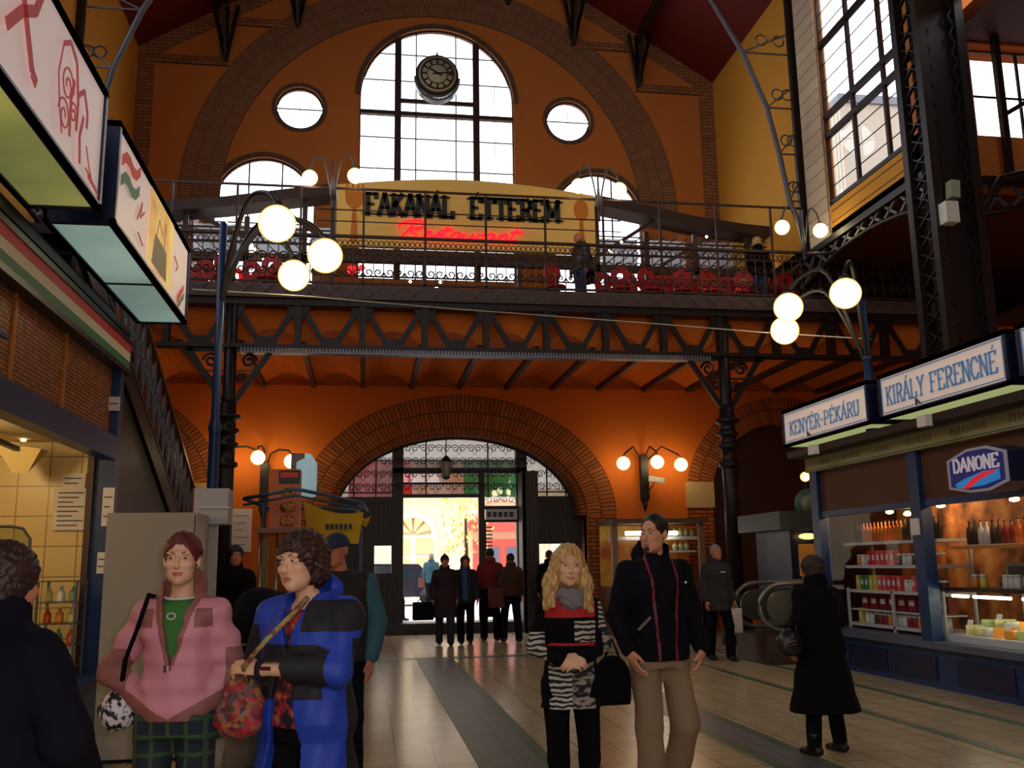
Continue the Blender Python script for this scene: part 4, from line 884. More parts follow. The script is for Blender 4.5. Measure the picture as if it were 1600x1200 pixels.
# bottle shelf + glass case inside
t = thing('glass_case', 'glass counter case with rounded top inside the left stall', 'case', (-3.4, 9, .58))
gz = glass('case_glass', (.85, .95, .92), .15); p0, p1 = atY(0, 825, 8.6), atY(62, 900, 8.6)
q = MB(); q.prism([(p0.x-1, .6), (p1.x, .6), (p1.x, p0.z-.1), (p1.x-.06, p0.z-.02), (p1.x-.15, p0.z), (p0.x-1, p0.z)], XZ(8.3), 0, .02); q.build('pane', gz, t)
q = MB(); q.tube([(p1.x, 8.3, .6), (p1.x, 8.3, p0.z-.1), (p1.x-.06, 8.3, p0.z-.02), (p1.x-.15, 8.3, p0.z), (p0.x-1, 8.3, p0.z)], .012, 6); q.build('frame', iron_l, t)
t = thing('bottle_rack', 'thin metal rack of bottles and jars beside the blue post inside the left stall', 'rack', (-2.8, 9.4, .58))
a, b_ = atY(60, 908, 9.3), atY(112, 1042, 9.3)
q = MB(); z0, z1 = b_.z, a.z
for x in (a.x, b_.x): q.bar((x, 9.3, z0-.1), (x, 9.3, z1), .02); q.bar((x, 9.6, z0-.1), (x, 9.6, z1), .02)
zz = [z0+(z1-z0)*k/4 for k in range(5)]
for z in zz: q.box(a.x, b_.x, 9.3, 9.6, z-.01, z)
q.build('frame', iron_l, t)
bcol = [rgb(225, 130, 30), rgb(200, 190, 120), rgb(230, 225, 210), rgb(120, 150, 110), rgb(210, 90, 40)]
def bottle(x, y, z, h, r, mat, capm, name, label, cat, grp):
    t = thing(name, label, cat, (x, y, z), grp)
    MB().lathe([(r, 0), (r*1.02, h*.1), (r, h*.6), (r*.4, h*.78), (r*.38, h*.93)], (x, y, z), 10).build('body', mat, t)
    MB().lathe([(r*.45, h*.93), (r*.45, h)], (x, y, z), 8).build('cap', capm, t); return t
cn = ['orange', 'straw yellow', 'white', 'green', 'red']
for li, z in enumerate(zz[:4]):
    for k in range(3):
        x = a.x+.06+k*(b_.x-a.x-.12)/2; c = (li*2+k) % 5
        bottle(x, 9.42, z, .14, .035, M('bottle_%d' % c, bcol[c], .2), white_m, 'bottle', '%s bottle on the %s shelf of the rack in the left stall, %s' % (cn[c], ('lowest', 'second', 'third', 'top')[li], ('left', 'middle', 'right')[k]), 'bottle', 'bottles in the left stall rack')
# overhead light-box signs
pinkw = M('lit_pinkish_panel', rgb(215, 198, 192), .5, emit=rgb(225, 202, 196)[:3], es=.34)
redl = M('pink_red_lettering', rgb(205, 90, 95), .6, emit=rgb(205, 90, 95)[:3], es=.12)
def lightbox(name, label, x0, x1, y0, y1, z0, z1, face, under, faceside, div=()):
    t = thing(name, label, 'sign', ((x0+x1)/2, (y0+y1)/2, z0))
    q = MB(); f = .05; q.box(x0, x1, y0, y0+f, z0, z1); q.box(x0, x1, y1-f, y1, z0, z1); q.box(x0, x1, y0, y1, z1-f, z1)
    back = x0 if faceside > 0 else x1; fr_ = x1 if faceside > 0 else x0
    q.box(min(back, back+faceside*.03), max(back, back+faceside*.03), y0, y1, z0, z1)
    for (a, b_) in ((z0, z0+f), (z1-f, z1)): q.box(min(fr_, fr_-faceside*.04), max(fr_, fr_-faceside*.04), y0, y1, a, b_)
    q.box(x0, x0+f, y0, y1, z0, z0+f*.6); q.box(x1-f, x1, y0, y1, z0, z0+f*.6)
    for d in div: q.box(x0, x1, d-.015, d+.015, z0, z0+f*.6)
    q.build('housing', blue_d, t)
    xa = fr_-faceside*.02; MB().box(min(xa, xa-faceside*.02), max(xa, xa-faceside*.02), y0+f, y1-f, z0+f, z1-f).build('face', face, t)
    MB().box(x0+f, x1-f, y0+f, y1-f, z0+.012, z0+.022).build('underside', under, t); return t
mint = M('lit_mint_underside', rgb(165, 200, 185), .5, emit=rgb(165, 205, 185)[:3], es=.45, tex='noise', scale=.6, co_='Object', stops=[(.3, rgb(120, 150, 140)), (.7, rgb(185, 215, 200))], ecol=True)
lime = M('lit_lime_underside', rgb(190, 190, 100), .5, emit=rgb(180, 180, 90)[:3], es=.42, tex='noise', scale=.6, stops=[(.3, rgb(110, 120, 70)), (.7, rgb(205, 200, 110))], ecol=True)
t = lightbox('light_box_sign', 'nearer lit sign box with pink red ornamental lettering at the top left', -2.42, -1.9, 4.2, 6.97, 4.06, 4.98, pinkw, lime, 1)
fs = lambda u, v, tt: (-1.905+tt, 4.2+u, 4.06+v)
def strokes2(q, S, fn, w, closed=False):
    for st in S:
        for a, b_ in zip(st, st[1:]):
            dx, dy = b_[0]-a[0], b_[1]-a[1]; L = math.hypot(dx, dy) or 1; nx, ny = -dy/L*w/2, dx/L*w/2
            q.prism([(a[0]+nx, a[1]+ny), (b_[0]+nx, b_[1]+ny), (b_[0]-nx, b_[1]-ny), (a[0]-nx, a[1]-ny)], fn, 0, .006)
q = MB(); strokes2(q, [[(.80, .80), (1.0, .6), (1.22, .25), (1.30, .22)], [(1.28, .78), (1.2, .62), (1.0, .5), (.8, .3)]], fs, .07); q.build('letter', redl, t)
q = MB()
strokes2(q, [[(1.72, .72), (1.85, .80), (2.0, .74), (2.08, .5), (2.08, .3)], [(1.95, .2), (1.93, .45), (1.98, .6)], [(2.08, .55), (2.2, .64), (2.3, .52), (2.3, .42)], [(2.2, .12), (2.16, .3), (2.22, .46)]], fs, .035)
strokes2(q, [scroll((1.85, .5), .13, 1.6, 26), scroll((1.82, .28), .12, 1.5, 24, -1), scroll((2.0, .38), .08, 1.5, 20), [(1.72, .72), (1.66, .5), (1.72, .3), (1.8, .15)]], fs, .012); q.build('monogram', redl, t)
q = MB(); strokes2(q, [[(2.32, .30), (2.42, .18), (2.48, .14)], [(2.34, .15), (2.5, .12)]], fs, .01)
for k in range(8): strokes2(q, [[(2.40+k*.035, .15-.006*k), (2.42+k*.035, .10-.004*k)]], fs, .014)
q.build('small_lettering', redl, t)
t = lightbox('light_box_sign', 'farther lit sign box with painted flags and a yellow picture, above the left stall', -2.42, -1.9, 7.35, 10.48, 4.10, 4.95, pinkw, mint, 1, (9.0,))
fs = lambda u, v, tt: (-1.905+tt, 7.35+u, 4.10+v)
wav = lambda o, h: [(.12+.12*i, .46+.028*i+.05*math.sin(i*1.3)+o) for i in range(6)]+[(.12+.12*i, .46+.028*i+.05*math.sin(i*1.3)+o+h) for i in range(5, -1, -1)]
q = MB(); q.prism(wav(.07, .09), fs, 0, .005); q.prism([(2.55, .08), (2.85, .3), (2.85, .36), (2.55, .16)], fs, 0, .005); q.build('red_stripe', M('print_red', rgb(190, 80, 70), .7, emit=rgb(200, 80, 60)[:3], es=.25), t)
q = MB(); q.prism(wav(-.1, .09), fs, 0, .005); q.prism([(2.6, .04), (2.88, .22), (2.88, .28), (2.6, .09)], fs, 0, .005); q.build('green_stripe', M('print_green', rgb(90, 120, 95), .7, emit=rgb(90, 120, 95)[:3], es=.25), t)
q = MB(); q.prism([(1.15, .1), (2.2, .1), (2.2, .78), (1.15, .78)], fs, 0, .003); q.build('picture', M('print_yellow', rgb(235, 190, 90), .6, tex='noise', scale=2.2, stops=[(.3, rgb(150, 125, 80)), (.5, rgb(225, 180, 95)), (.7, rgb(240, 215, 130))], emit=(1, 1, 1), es=.45, ecol=True), t)
q = MB(); q.prism([(1.3, .12), (1.95, .12), (1.9, .4), (1.4, .42)], fs, .003, .006); q.build('pot_picture', M('print_grey', rgb(125, 115, 95), .7, emit=rgb(125, 110, 80)[:3], es=.3), t)
q = MB(); strokes2(q, [[(.7, .3), (.85, .5), (.8, .35), (.95, .45)], [(.75, .2), (.95, .15)], [(2.3, .5), (2.5, .45), (2.4, .38)], [(1.45, .42), (1.55, .6), (1.7, .5)], [(1.8, .4), (1.82, .66)]], fs, .018); q.build('red_script', redl, t)
# navy lamp bar low left
p = atX(10, 520, KX+.12); tag(MB().bar((KX+.08, p.y-.35, p.z), (KX+.08, p.y+.12, p.z), .03).build('door_handle_bar', blue), 'short navy bar fixed on the gold mesh of the left stall', 'bar')
# ---------------------------------------------------------------- right stall
RX = 6.7
t = thing('market_stall', 'navy blue framed grocery stall with glazed front along the right side', 'stall', (8, 10, 0))
MB().box(RX, 8.1, 3.0, 13.7, 0, .46).build('base', blue, t)
q = MB()
for y in (12.4, 11.3, 9.9, 8.6, 7.2): q.box(RX-.015, RX, y-.5, y+.5, .08, .36)
q.build('base_panels', blue_d, t)
MB().box(RX-.08, 8.1, 3.0, 13.75, .46, .54).build('sill', M('bluegrey_sill', rgb(84, 90, 110), .4), t)
for y in (13.55, 10.9, 8.2): MB().box(RX-.03, RX+.12, y-.1, y+.12, .5, 2.85).build('post', blue, t)
MB().box(RX, RX+.1, 3.0, 13.6, 2.12, 2.2).build('header_rail', blue, t)
MB().box(RX+.04, RX+.07, 3.0, 13.6, 2.2, 2.8).build('upper_panel', M('brown_board', rgb(92, 50, 22), .6, var=.2), t)
MB().box(RX+.03, RX+.036, 3.0, 13.5, .54, 2.12).build('pane', stall_glass, t)
MB().box(RX-.06, RX+.1, 3.0, 13.72, 2.80, 3.02).build('fascia', M('olive_cream_board', rgb(168, 158, 110), .6), t)
q = MB()
for z in (2.815, 3.0): q.box(RX-.065, RX-.06, 3, 13.7, z, z+.012)
word('ERESKEDELMI', 1.6, .10, lambda u, v, tt: (RX-.062-tt, 12.1-u, 2.86+v), .004, .012, M('fascia_ink', rgb(125, 118, 90), .7), t, name='fascia_lettering', one=True, serif=False) if False else None
q.build('fascia_lines', M('green_line', rgb(60, 90, 80), .6), t)
q = MB(); rr = random.Random(3); y = 13.3
while y > 7:
    for k in range(rr.randint(4, 9)): q.box(RX-.066, RX-.06, y-.05, y-.015, 2.88, 2.88+rr.choice((.06, .085))); y -= .075
    y -= .35
q.build('fascia_lettering', M('faint_lettering', rgb(132, 126, 92), .7), t)
MB().box(RX-.3, 8.12, 3.0, 13.8, 3.02, 3.12).build('roof', iron_b, t)
MB().box(RX-.0, 8.1, 13.6, 13.66, .5, 2.8).build('end_wall', M('dark_end_panel', rgb(52, 26, 14), .9, spec=.1), t)
MB().box(8.0, 8.1, 3.0, 13.6, .5, 2.8).build('rear_wall', M('orange_glow_back_panel', rgb(176, 104, 48), .8, tex='noise', scale=3, stops=[(.35, rgb(70, 36, 18)), (.55, rgb(176, 104, 48)), (.7, rgb(200, 150, 90))]), t)  # lamp glow at the back of the stall painted into the orange
MB().box(RX+.1, 8.0, 3.0, 13.6, 2.74, 2.78).build('inner_ceiling', M('dark_inner_ceiling', rgb(70, 40, 22), .7), t)
cream = M('lit_cream_panel', rgb(222, 205, 190), .5, emit=rgb(225, 196, 180)[:3], es=.34); skyb = M('blue_lettering', rgb(104, 142, 182), .6, emit=rgb(110, 145, 180)[:3], es=.2)
lim2 = M('lit_pale_green_underside', rgb(205, 215, 150), .5, emit=rgb(200, 210, 140)[:3], es=.5)
def shop_sign(label, y0, y1, txt, tw, th):
    t = lightbox('shop_sign', label, 6.3, 6.95, y0, y1, 3.18, 3.74, cream, lim2, -1)
    q = MB()
    for z in (3.25, 3.66): q.box(6.308, 6.314, y0+.06, y1-.06, z, z+.012)
    for y in (y0+.07, y1-.08): q.box(6.308, 6.314, y, y+.012, 3.25, 3.67)
    q.build('border_line', skyb, t)
    if txt: word(txt, tw, th, lambda u, v, tt: (6.312-tt, y1-(y1-y0-tw)/2-u, 3.34+v), .006, .032, skyb, t, gap=.22)
    p = Vector((6.28, y0+(y1-y0)*.62, 3.10)); q = MB(); q.tube([(p.x, p.y, p.z+.14), (p.x-.03, p.y+.04, p.z+.2), (p.x, p.y+.08, p.z+.14)], .012, 6); q.build('hook', iron_l, t)
    q = MB(); q.box(p.x-.02, p.x+.06, p.y-.1, p.y+.08, p.z-.13, p.z+.0); q.build('tag_card', paper, t)
shop_sign('lit white shop sign with blue letters KENYÉR-PÉKÁRU, leftmost above the right stall', 11.15, 13.7, 'KENYÉR-PÉKÁRU', 2.05, .19)
shop_sign('lit white shop sign with blue letters KIRÁLY FERENCNÉ above the right stall', 8.45, 10.9, 'KIRÁLY FERENCNÉ', 2.1, .22)
shop_sign('lit white shop sign cut by the right edge of the photo', 5.7, 8.3, '', 2, .2)
# hexagonal advertising sign
t = thing('advertising_sign', 'dark blue hexagonal light sign reading DANONE with a red wave, in the right stall', 'sign', (6.3, 8.9, 2.25))
ya, yb_ = 9.45, 8.47; fh = lambda u, v, tt: (6.2+tt, ya-u, 2.16+v)
hexp = [(0, .06), (.35, 0), (.68, .0), (.98, .07), (.98, .37), (.68, .45), (.35, .45), (0, .36)]
ins = lambda P, k: [(.49+(x-.49)*k, .225+(y-.225)*(k-.02)) for x, y in P]
MB().prism(hexp, fh, .0, .3).build('housing', blue_d, t)
MB().prism(hexp, fh, -.01, 0).build('rim', M('silver_rim', rgb(190, 190, 205), .4), t)
MB().prism(ins(hexp, .9), fh, -.014, -.01).build('face', M('lit_blue_face', rgb(28, 34, 96), .4, emit=rgb(28, 36, 110)[:3], es=.3), t)
q = MB(); q.prism([(.12, .10), (.3, .15), (.6, .2), (.86, .2), (.86, .1), (.6, .06), (.3, .05), (.16, .06)], fh, -.017, -.013); q.build('light_blue_wave', M('lit_light_blue', rgb(40, 130, 200), .4, emit=rgb(40, 130, 200)[:3], es=.4), t)
q = MB(); q.prism([(.24, .045), (.36, .045), (.55, .12), (.78, .175), (.84, .2), (.6, .19), (.42, .14)], fh, -.021, -.016); q.build('red_wave', M('lit_red', rgb(215, 40, 50), .4, emit=rgb(215, 40, 50)[:3], es=.5), t)
word('DANONE', .74, .13, lambda u, v, tt: (6.186-tt, ya-.12-u, 2.385+v), .006, .032, M('lit_silver_letters', rgb(205, 195, 200), .4, emit=rgb(205, 195, 200)[:3], es=.25), t, serif=False, gap=.2)
# shelves and goods
t = thing('shelf_unit', 'white metal shelves inside the left bay of the right stall', 'shelf', (7.2, 12.2, .54))
shw = M('white_shelf', rgb(205, 200, 195), .5); SH = [(.62, 'bottom'), (1.08, 'second'), (1.42, 'third'), (1.74, 'top')]
for z, nm in SH: MB().box(RX+.3, RX+.75, 11.05, 13.4, z-.04, z).build('shelf', shw, t)
q = MB()
for y in (11.05, 12.2, 13.4): q.box(RX+.3, RX+.33, y-.02, y+.02, .54, 1.1); q.box(RX+.72, RX+.75, y-.02, y+.02, .54, 1.78)
q.build('upright', shw, t)
box0 = {}
def goods(kind, x, y, z, w, h, col, cname, where):
    key = (kind, cname); lab = '%s %s on the %s' % (cname, kind.replace('_', ' '), where); g = '%s %ss on the %s' % (cname, kind.replace('_', ' '), where)
    mt = M('goods_'+cname.replace(' ', '_'), col, .4)
    if key in box0:
        return dup(box0[key], (x, y, z), None, lab, (1, w/box0[key]['w_'] if False else 1, 1), g)
    t = thing(kind, lab, kind.replace('_', ' '), (x, y, z), g)
    if kind == 'food_box':
        MB().box(x-.06, x+.06, y-w/2, y+w/2, z, z+h).build('carton', mt, t); MB().box(x-.063, x-.06, y-w*.3, y+w*.3, z+h*.35, z+h*.7).build('front_label', white_m, t)
    elif kind == 'jar':
        MB().lathe([(w*.42, 0), (w*.45, h*.1), (w*.45, h*.72), (w*.36, h*.8)], (x, y, z), 10).build('glass_body', mt, t); MB().lathe([(w*.4, h*.8), (w*.4, h)], (x, y, z), 10).build('lid', white_m, t.children[0] if t.children else t)
    else:
        MB().lathe([(w*.4, 0), (w*.4, h*.6), (w*.15, h*.78), (w*.14, h*.95)], (x, y, z), 10).build('body', mt, t); MB().lathe([(w*.17, h*.95), (w*.17, h)], (x, y, z), 8).build('cap', M('dark_cap', rgb(60, 20, 14), .4), t)
    box0[key] = t; return t
CC_ = {'red': rgb(215, 40, 45), 'pink': rgb(220, 80, 85), 'orange': rgb(225, 120, 40), 'yellow': rgb(220, 190, 70), 'white': rgb(215, 210, 200), 'dark brown': rgb(66, 40, 24), 'green': rgb(70, 130, 70), 'amber': rgb(210, 130, 40), 'dark red': rgb(130, 24, 28)}
rr = random.Random(11); wh = {0.62: 'bottom shelf of the right stall', 1.08: 'second shelf of the right stall', 1.42: 'third shelf of the right stall', 1.74: 'top shelf of the right stall'}
rows = {0.62: ['white', 'dark brown', 'white', 'orange', 'dark red', 'white', 'white', 'amber', 'dark red', 'dark brown', 'white', 'yellow'],
        1.08: ['dark brown', 'amber', 'pink', 'white', 'pink', 'red', 'pink', 'yellow', 'green', 'yellow'],
        1.42: ['orange', 'dark brown', 'dark brown', 'white', 'dark brown', 'red', 'red', 'red', 'white', 'amber'],
        1.74: ['dark brown', 'dark brown', 'white', 'dark brown', 'amber', 'orange', 'amber', 'orange', 'amber', 'dark brown']}
for z, cols in rows.items():
    n = 22 if z > 1.7 else 18
    for i in range(n):
        y = 11.15+i*(2.15/n); c = cols[int(i*len(cols)/n)]; kd = 'food_box' if (c in ('red', 'pink', 'yellow', 'green') and z < 1.7) else ('bottle' if z > 1.7 else 'jar')
        goods(kd, RX+.42, y, z, .095, {'food_box': .2, 'bottle': .28, 'jar': .15}[kd], CC_[c], c, wh[z])
for i in range(9): goods('food_box', RX+.5, 11.25+i*.24, .82, .2, .2, CC_['dark red'], 'dark red', 'hanging tray of the right stall')
MB().box(RX+.35, RX+.65, 11.1, 13.4, .79, .81).build('tray', shw, t)
# right bay: counter, upper shelf, cheese display
t = thing('display_counter', 'lit refrigerated cheese counter in the right bay of the stall', 'counter', (7.3, 9.6, .54))
MB().box(RX+.15, RX+1.2, 7.0, 10.75, 1.12, 1.16).build('top', M('dark_counter_top', rgb(44, 34, 30), .4), t)
MB().box(RX+.15, RX+1.2, 7.0, 10.75, .54, .62).build('bottom_tray', white_m, t); MB().box(RX+1.15, RX+1.2, 7, 10.75, .62, 1.12).build('back_panel', M('cream_back', rgb(222, 210, 170), .5), t)
p = atX(1478, 938, RX+.3)
for y0, y1 in ((10.45, 10.75), (9.7, 10.35), (8.6, 9.5)): MB().tube([(RX+.25, y0, 1.06), (RX+.25, y1, 1.06)], .018, 8).build('light_tube', M('green_white_tube', (1, 1, .85), .4, emit=(.95, 1, .75), es=7), t)
MB().box(RX+.3, RX+1.0, 7.0, 10.75, 1.62, 1.65).build('upper_shelf', shw, t) 
MB().box(RX+.28, RX+.3, 7.0, 10.75, 1.60, 1.64).build('shelf_lip', M('lit_orange_lip', rgb(210, 130, 50), .5), t)
chc = [('pale yellow', rgb(228, 214, 140)), ('cream white', rgb(232, 226, 200)), ('orange', rgb(235, 150, 50)), ('light green', rgb(200, 215, 140))]
for i in range(34):
    cnm, cc = chc[(i*7+i//3) % 4]; lay = i//13; y = 8.5+(i % 13)*.17+rr.uniform(-.03, .03); x = RX+.3+lay*.24+rr.uniform(0, .06); z = .62+lay*.07; r = rr.uniform(.07, .11)
    lab = '%s cheese in the %s row of the lit cheese counter' % (cnm, ('front', 'middle', 'rear')[min(lay, 2)])
    mt = M('cheese_'+cnm.replace(' ', '_'), cc, .5)
    if i % 3: o = MB().lathe([(r*.9, 0), (r, .02), (r, .08), (r*.85, .1)], (x, y, z), 14).build('cheese', mt)
    else: o = MB().prism([(0, 0), (.22, -.07), (.22, .07)], lambda u, v, tt: (x+u-.1, y+v, z+tt), 0, .11).build('cheese', mt)
    tag(o, lab, 'cheese', '%s cheeses, %s row' % (cnm, ('front', 'middle', 'rear')[min(lay, 2)]))
    if i % 4 == 0: tag(MB().prism([(-.05, 0), (.05, 0), (.05, .07), (-.05, .07)], lambda u, v, tt: (x-.05+v*.3+tt, y+u, z+.1+v), 0, .004).build('price_card', paper), 'small white price card standing on cheese in the %s row' % ('front', 'middle', 'rear')[min(lay, 2)], 'price card', 'price cards in the cheese counter')
for i in range(20):
    c = ['dark brown', 'white', 'dark brown', 'dark red', 'orange', 'amber', 'red', 'amber', 'orange', 'red'][i//2]
    goods('bottle', RX+.45, 10.6-i*.11, 1.65, .09, .26, CC_[c], c, 'upper shelf of the right bay')
for i, (y, c, kd) in enumerate(((10.5, 'amber', 'jar'), (10.35, 'yellow', 'jar'), (9.95, 'white', 'jar'), (9.85, 'white', 'jar'), (9.75, 'white', 'jar'), (8.9, 'orange', 'food_box'), (8.75, 'amber', 'jar'), (8.6, 'green', 'jar'), (8.5, 'yellow', 'jar'))):
    goods(kd, RX+.4, y, 1.16, .1, .15, CC_[c], c, 'counter top of the right bay')
t = thing('red_packet', 'bright red packet leaning on the counter in the right bay', 'packet', (RX+.4, 9.45, 1.16))
MB().prism([(0, 0), (.3, 0), (.38, .3), (.05, .2)], lambda u, v, tt: (RX+.35+tt, 9.62-u, 1.16+v), 0, .08).build('bag', M('red_plastic', rgb(235, 45, 30), .35), t)
MB().prism([(.02, .02), (.1, .02), (.12, .12), (.03, .1)], lambda u, v, tt: (RX+.345+tt, 9.62-u, 1.18+v), 0, .004).build('front_label', white_m, t)
t = thing('weighing_scale', 'grey box-shaped scale on the counter in the right bay', 'scale', (RX+.5, 10.0, 1.16))
MB().box(RX+.55, RX+.8, 9.7, 10.15, 1.16, 1.44).build('body', M('grey_scale', rgb(150, 145, 130), .5), t); MB().box(RX+.54, RX+.55, 9.76, 10.1, 1.3, 1.4).build('display', M('dark_display', rgb(70, 72, 64), .4), t)
spotm = M('spot_bulb', (1, .8, .4), .4, emit=(1, .78, .35), es=22)
for i, (px, py, w) in enumerate(((1305, 831, 'far left end'), (1390, 800, 'above the left shelves'), (1418, 803, 'right of the spotlight above the left shelves'), (1470, 790, 'just right of the middle post'), (1585, 780, 'right of the blue hexagonal sign'))):
    p = atX(px, py, RX+.45); t = thing('spotlight', 'small bright spotlight in the right stall, %s' % w, 'spotlight', tuple(p))
    MB().sph(p, .045 if i else .06, 12, 8, (1, 1.6, .6)).build('bulb', spotm, t); MB().lathe([(.03, .03), (.07, .05), (.04, .16)], p, 10).build('shade', black, t); MB().tube([p+Vector((0, 0, .15)), (p.x, p.y, 2.74)], .01, 5).build('stem', black, t)
p = atX(1443, 822, RX-.05); t = thing('white_notice', 'white notice stuck on the middle blue post of the right stall', 'notice', tuple(p)); MB().box(RX-.05, RX-.035, 10.83, 11.02, p.z-.1, p.z+.1).build('sheet', paper, t)
# small stall behind on the right, green disc and orange lamp
t = thing('back_stall', 'small blue stall with a lit poster behind the grocery stall', 'stall', (7.2, 16, 0))
MB().box(7.0, 9, 15.2, 16.6, 0, 2.0).build('body', blue_d, t); MB().box(6.75, 9, 15.0, 16.8, 2.0, 2.3).build('cornice', M('grey_green_cornice', rgb(70, 76, 74), .5), t)
a, b_ = atY(1250, 850, 15.1), atY(1278, 900, 15.1); MB().box(a.x, b_.x, 15.12, 15.18, b_.z, a.z).build('poster', M('amber_poster', rgb(205, 140, 60), .6, emit=rgb(205, 130, 50)[:3], es=.1), t)
p = atY(1262, 838, 15.1); MB().sph(p, .1, 12, 8, (1.6, .5, .5)).build('lamp', M('warm_bulb', (1, .7, .3), .4, emit=(1, .6, .15), es=2.5), t)
p = atY(1266, 787, 15.4); t = thing('green_disc_sign', 'round green and white sign standing on the small back stall', 'sign', tuple(p)); MB().lathe([(.26, 0), (.26, .06)], p, 20, 'y').build('disc', M('green_disc', rgb(70, 100, 80), .5), t); MB().lathe([(.16, -.01), (.16, .0)], p, 20, 'y').build('centre', M('pale_centre', rgb(140, 140, 110), .5), t); MB().box(p.x-.03, p.x+.03, p.y+.02, p.y+.05, 2.3, p.z-.2).build('stem', iron, t)
for px, py, lab in ((1258, 745, 'small orange globe lamp above the small blue stall'),):
    p = atY(px, py, 16.4); t = thing('small_globe_lamp', lab, 'lamp', tuple(p)); MB().sph(p, .09, 14, 10).build('globe', globe_o, t); MB().tube([p+Vector((0, 0, -.09)), (p.x, p.y, 2.3)], .012, 5).build('arm', iron, t)
# showcase by the far wall, right
t = thing('food_kiosk', 'open lit food kiosk with fluorescent tube against the far wall, behind the man', 'kiosk', (6.2, 20.2, 0))
kx0, kx1, ky = 5.25, 7.25, 20.0
MB().box(kx0, kx1, ky, ky+1.2, 0, 1.0).build('counter', M('kiosk_counter', rgb(110, 66, 30), .5), t)
MB().box(kx0-.03, kx1+.03, ky-.15, ky+1.3, 2.32, 2.42).build('roof', M('kiosk_roof', rgb(110, 84, 60), .5), t)
MB().box(kx0, kx1, ky+1.15, ky+1.2, 1.0, 2.32).build('back_panel', M('kiosk_back', rgb(205, 120, 40), .6, tex='noise', scale=2, stops=[(.35, rgb(200, 90, 30)), (.6, rgb(225, 175, 60))]), t)
MB().box(kx0, kx1, ky+.2, ky+.5, 1.98, 2.05).build('lamp_shelf', shw, t)
for x in (kx0+.04, kx1-.04): MB().box(x-.06, x+.06, ky, ky+.12, 0, 2.35).build('post', M('pale_post', rgb(150, 120, 90), .5), t)
MB().tube([(kx0+.3, ky+.1, 2.12), (kx1-.55, ky+.1, 2.12)], .045, 8).build('light_tube', tube_w, t)
for i in range(7):
    x = kx1-.55+(i % 4)*.13; z = 2.05 if i < 4 else 1.75
    if i == 4: MB().box(kx1-.8, kx1-.1, ky+.2, ky+.5, 1.71, 1.75).build('small_shelf', shw, t)
    tag(MB().lathe([(.04, 0), (.06, .05), (.06, .12), (.02, .15), (.02, .18)], (x, ky+.3, z), 10).build('jug', M('jug_mat', rgb(170, 165, 110), .3)), 'small pale jug on the %s shelf of the food kiosk' % ('upper' if i < 4 else 'lower'), 'jug', 'jugs on the %s kiosk shelf' % ('upper' if i < 4 else 'lower'))
# escalator
t = thing('escalator', 'dark escalator with rounded metal handrail end behind the woman in the black coat', 'escalator', (6.6, 14, 0))
hr = M('brushed_metal', rgb(120, 118, 110), .35, .6); ex = 6.12; ez = .82
def loop(r, y): return [(8.6, y, ez+r+.8)]+[(7.3, y, ez+r+.02)]+[(ex+.1+(-r)*math.sin(a)*1.1, y, ez+r*math.cos(a)) for a in [PI*i/12 for i in range(13)]]+[(7.3, y, ez-r)]
for y in (13.9, 14.9):
    MB().tube(loop(.34, y), .035, 8).build('handrail', hr, t)
    q = MB(); q.prism([(p[0], p[2]) for p in loop(.24, y)][::-1]+[], XZ(y-.02), 0, .04); q.build('balustrade', M('dim_panel', rgb(70, 66, 58), .3), t)
MB().box(5.9, 8.8, 13.8, 15.0, 0, .42).build('truss_cover', M('dark_brown_panel', rgb(60, 36, 20), .5), t)
q = MB()
for k in range(8): q.box(6.4+k*.3, 6.7+k*.3, 14.0, 14.8, .42, .46+.1*k)
q.build('steps', iron, t)
# grey cabinet, box on it
t = thing('grey_cabinet', 'tall pale grey cabinet standing behind the woman in the pink jacket', 'cabinet', (-1.7, 8.7, 0))
gm_ = M('pale_grey_laminate', rgb(168, 160, 146), .45)
MB().box(-2.08, -1.36, 8.4, 9.0, .03, 1.97).build('body', gm_, t); MB().box(-2.06, -1.38, 8.42, 8.98, 0, .03).build('plinth', black, t); MB().box(-1.385, -1.375, 8.39, 8.4, .05, 1.95).build('edge_seam', ink, t)
t = thing('white_box', 'white box with dark red side next to the top of the grey cabinet', 'box', (-1.35, 9.1, 1.97))
MB().box(-1.50, -1.20, 9.02, 9.35, 1.90, 2.22).build('carton', M('box_grey', rgb(176, 176, 184), .6), t); MB().box(-1.515, -1.50, 9.02, 9.35, 1.90, 2.22).build('red_side', M('box_red', rgb(110, 20, 30), .6), t); MB().box(-1.46, -1.44+.26, 9.0, 9.02, 2.04, 2.05).build('tape', white_m, t)
MB().box(-1.4, -1.3, 9.1, 9.2, 0, 1.9).build('support_post', gm_, t)
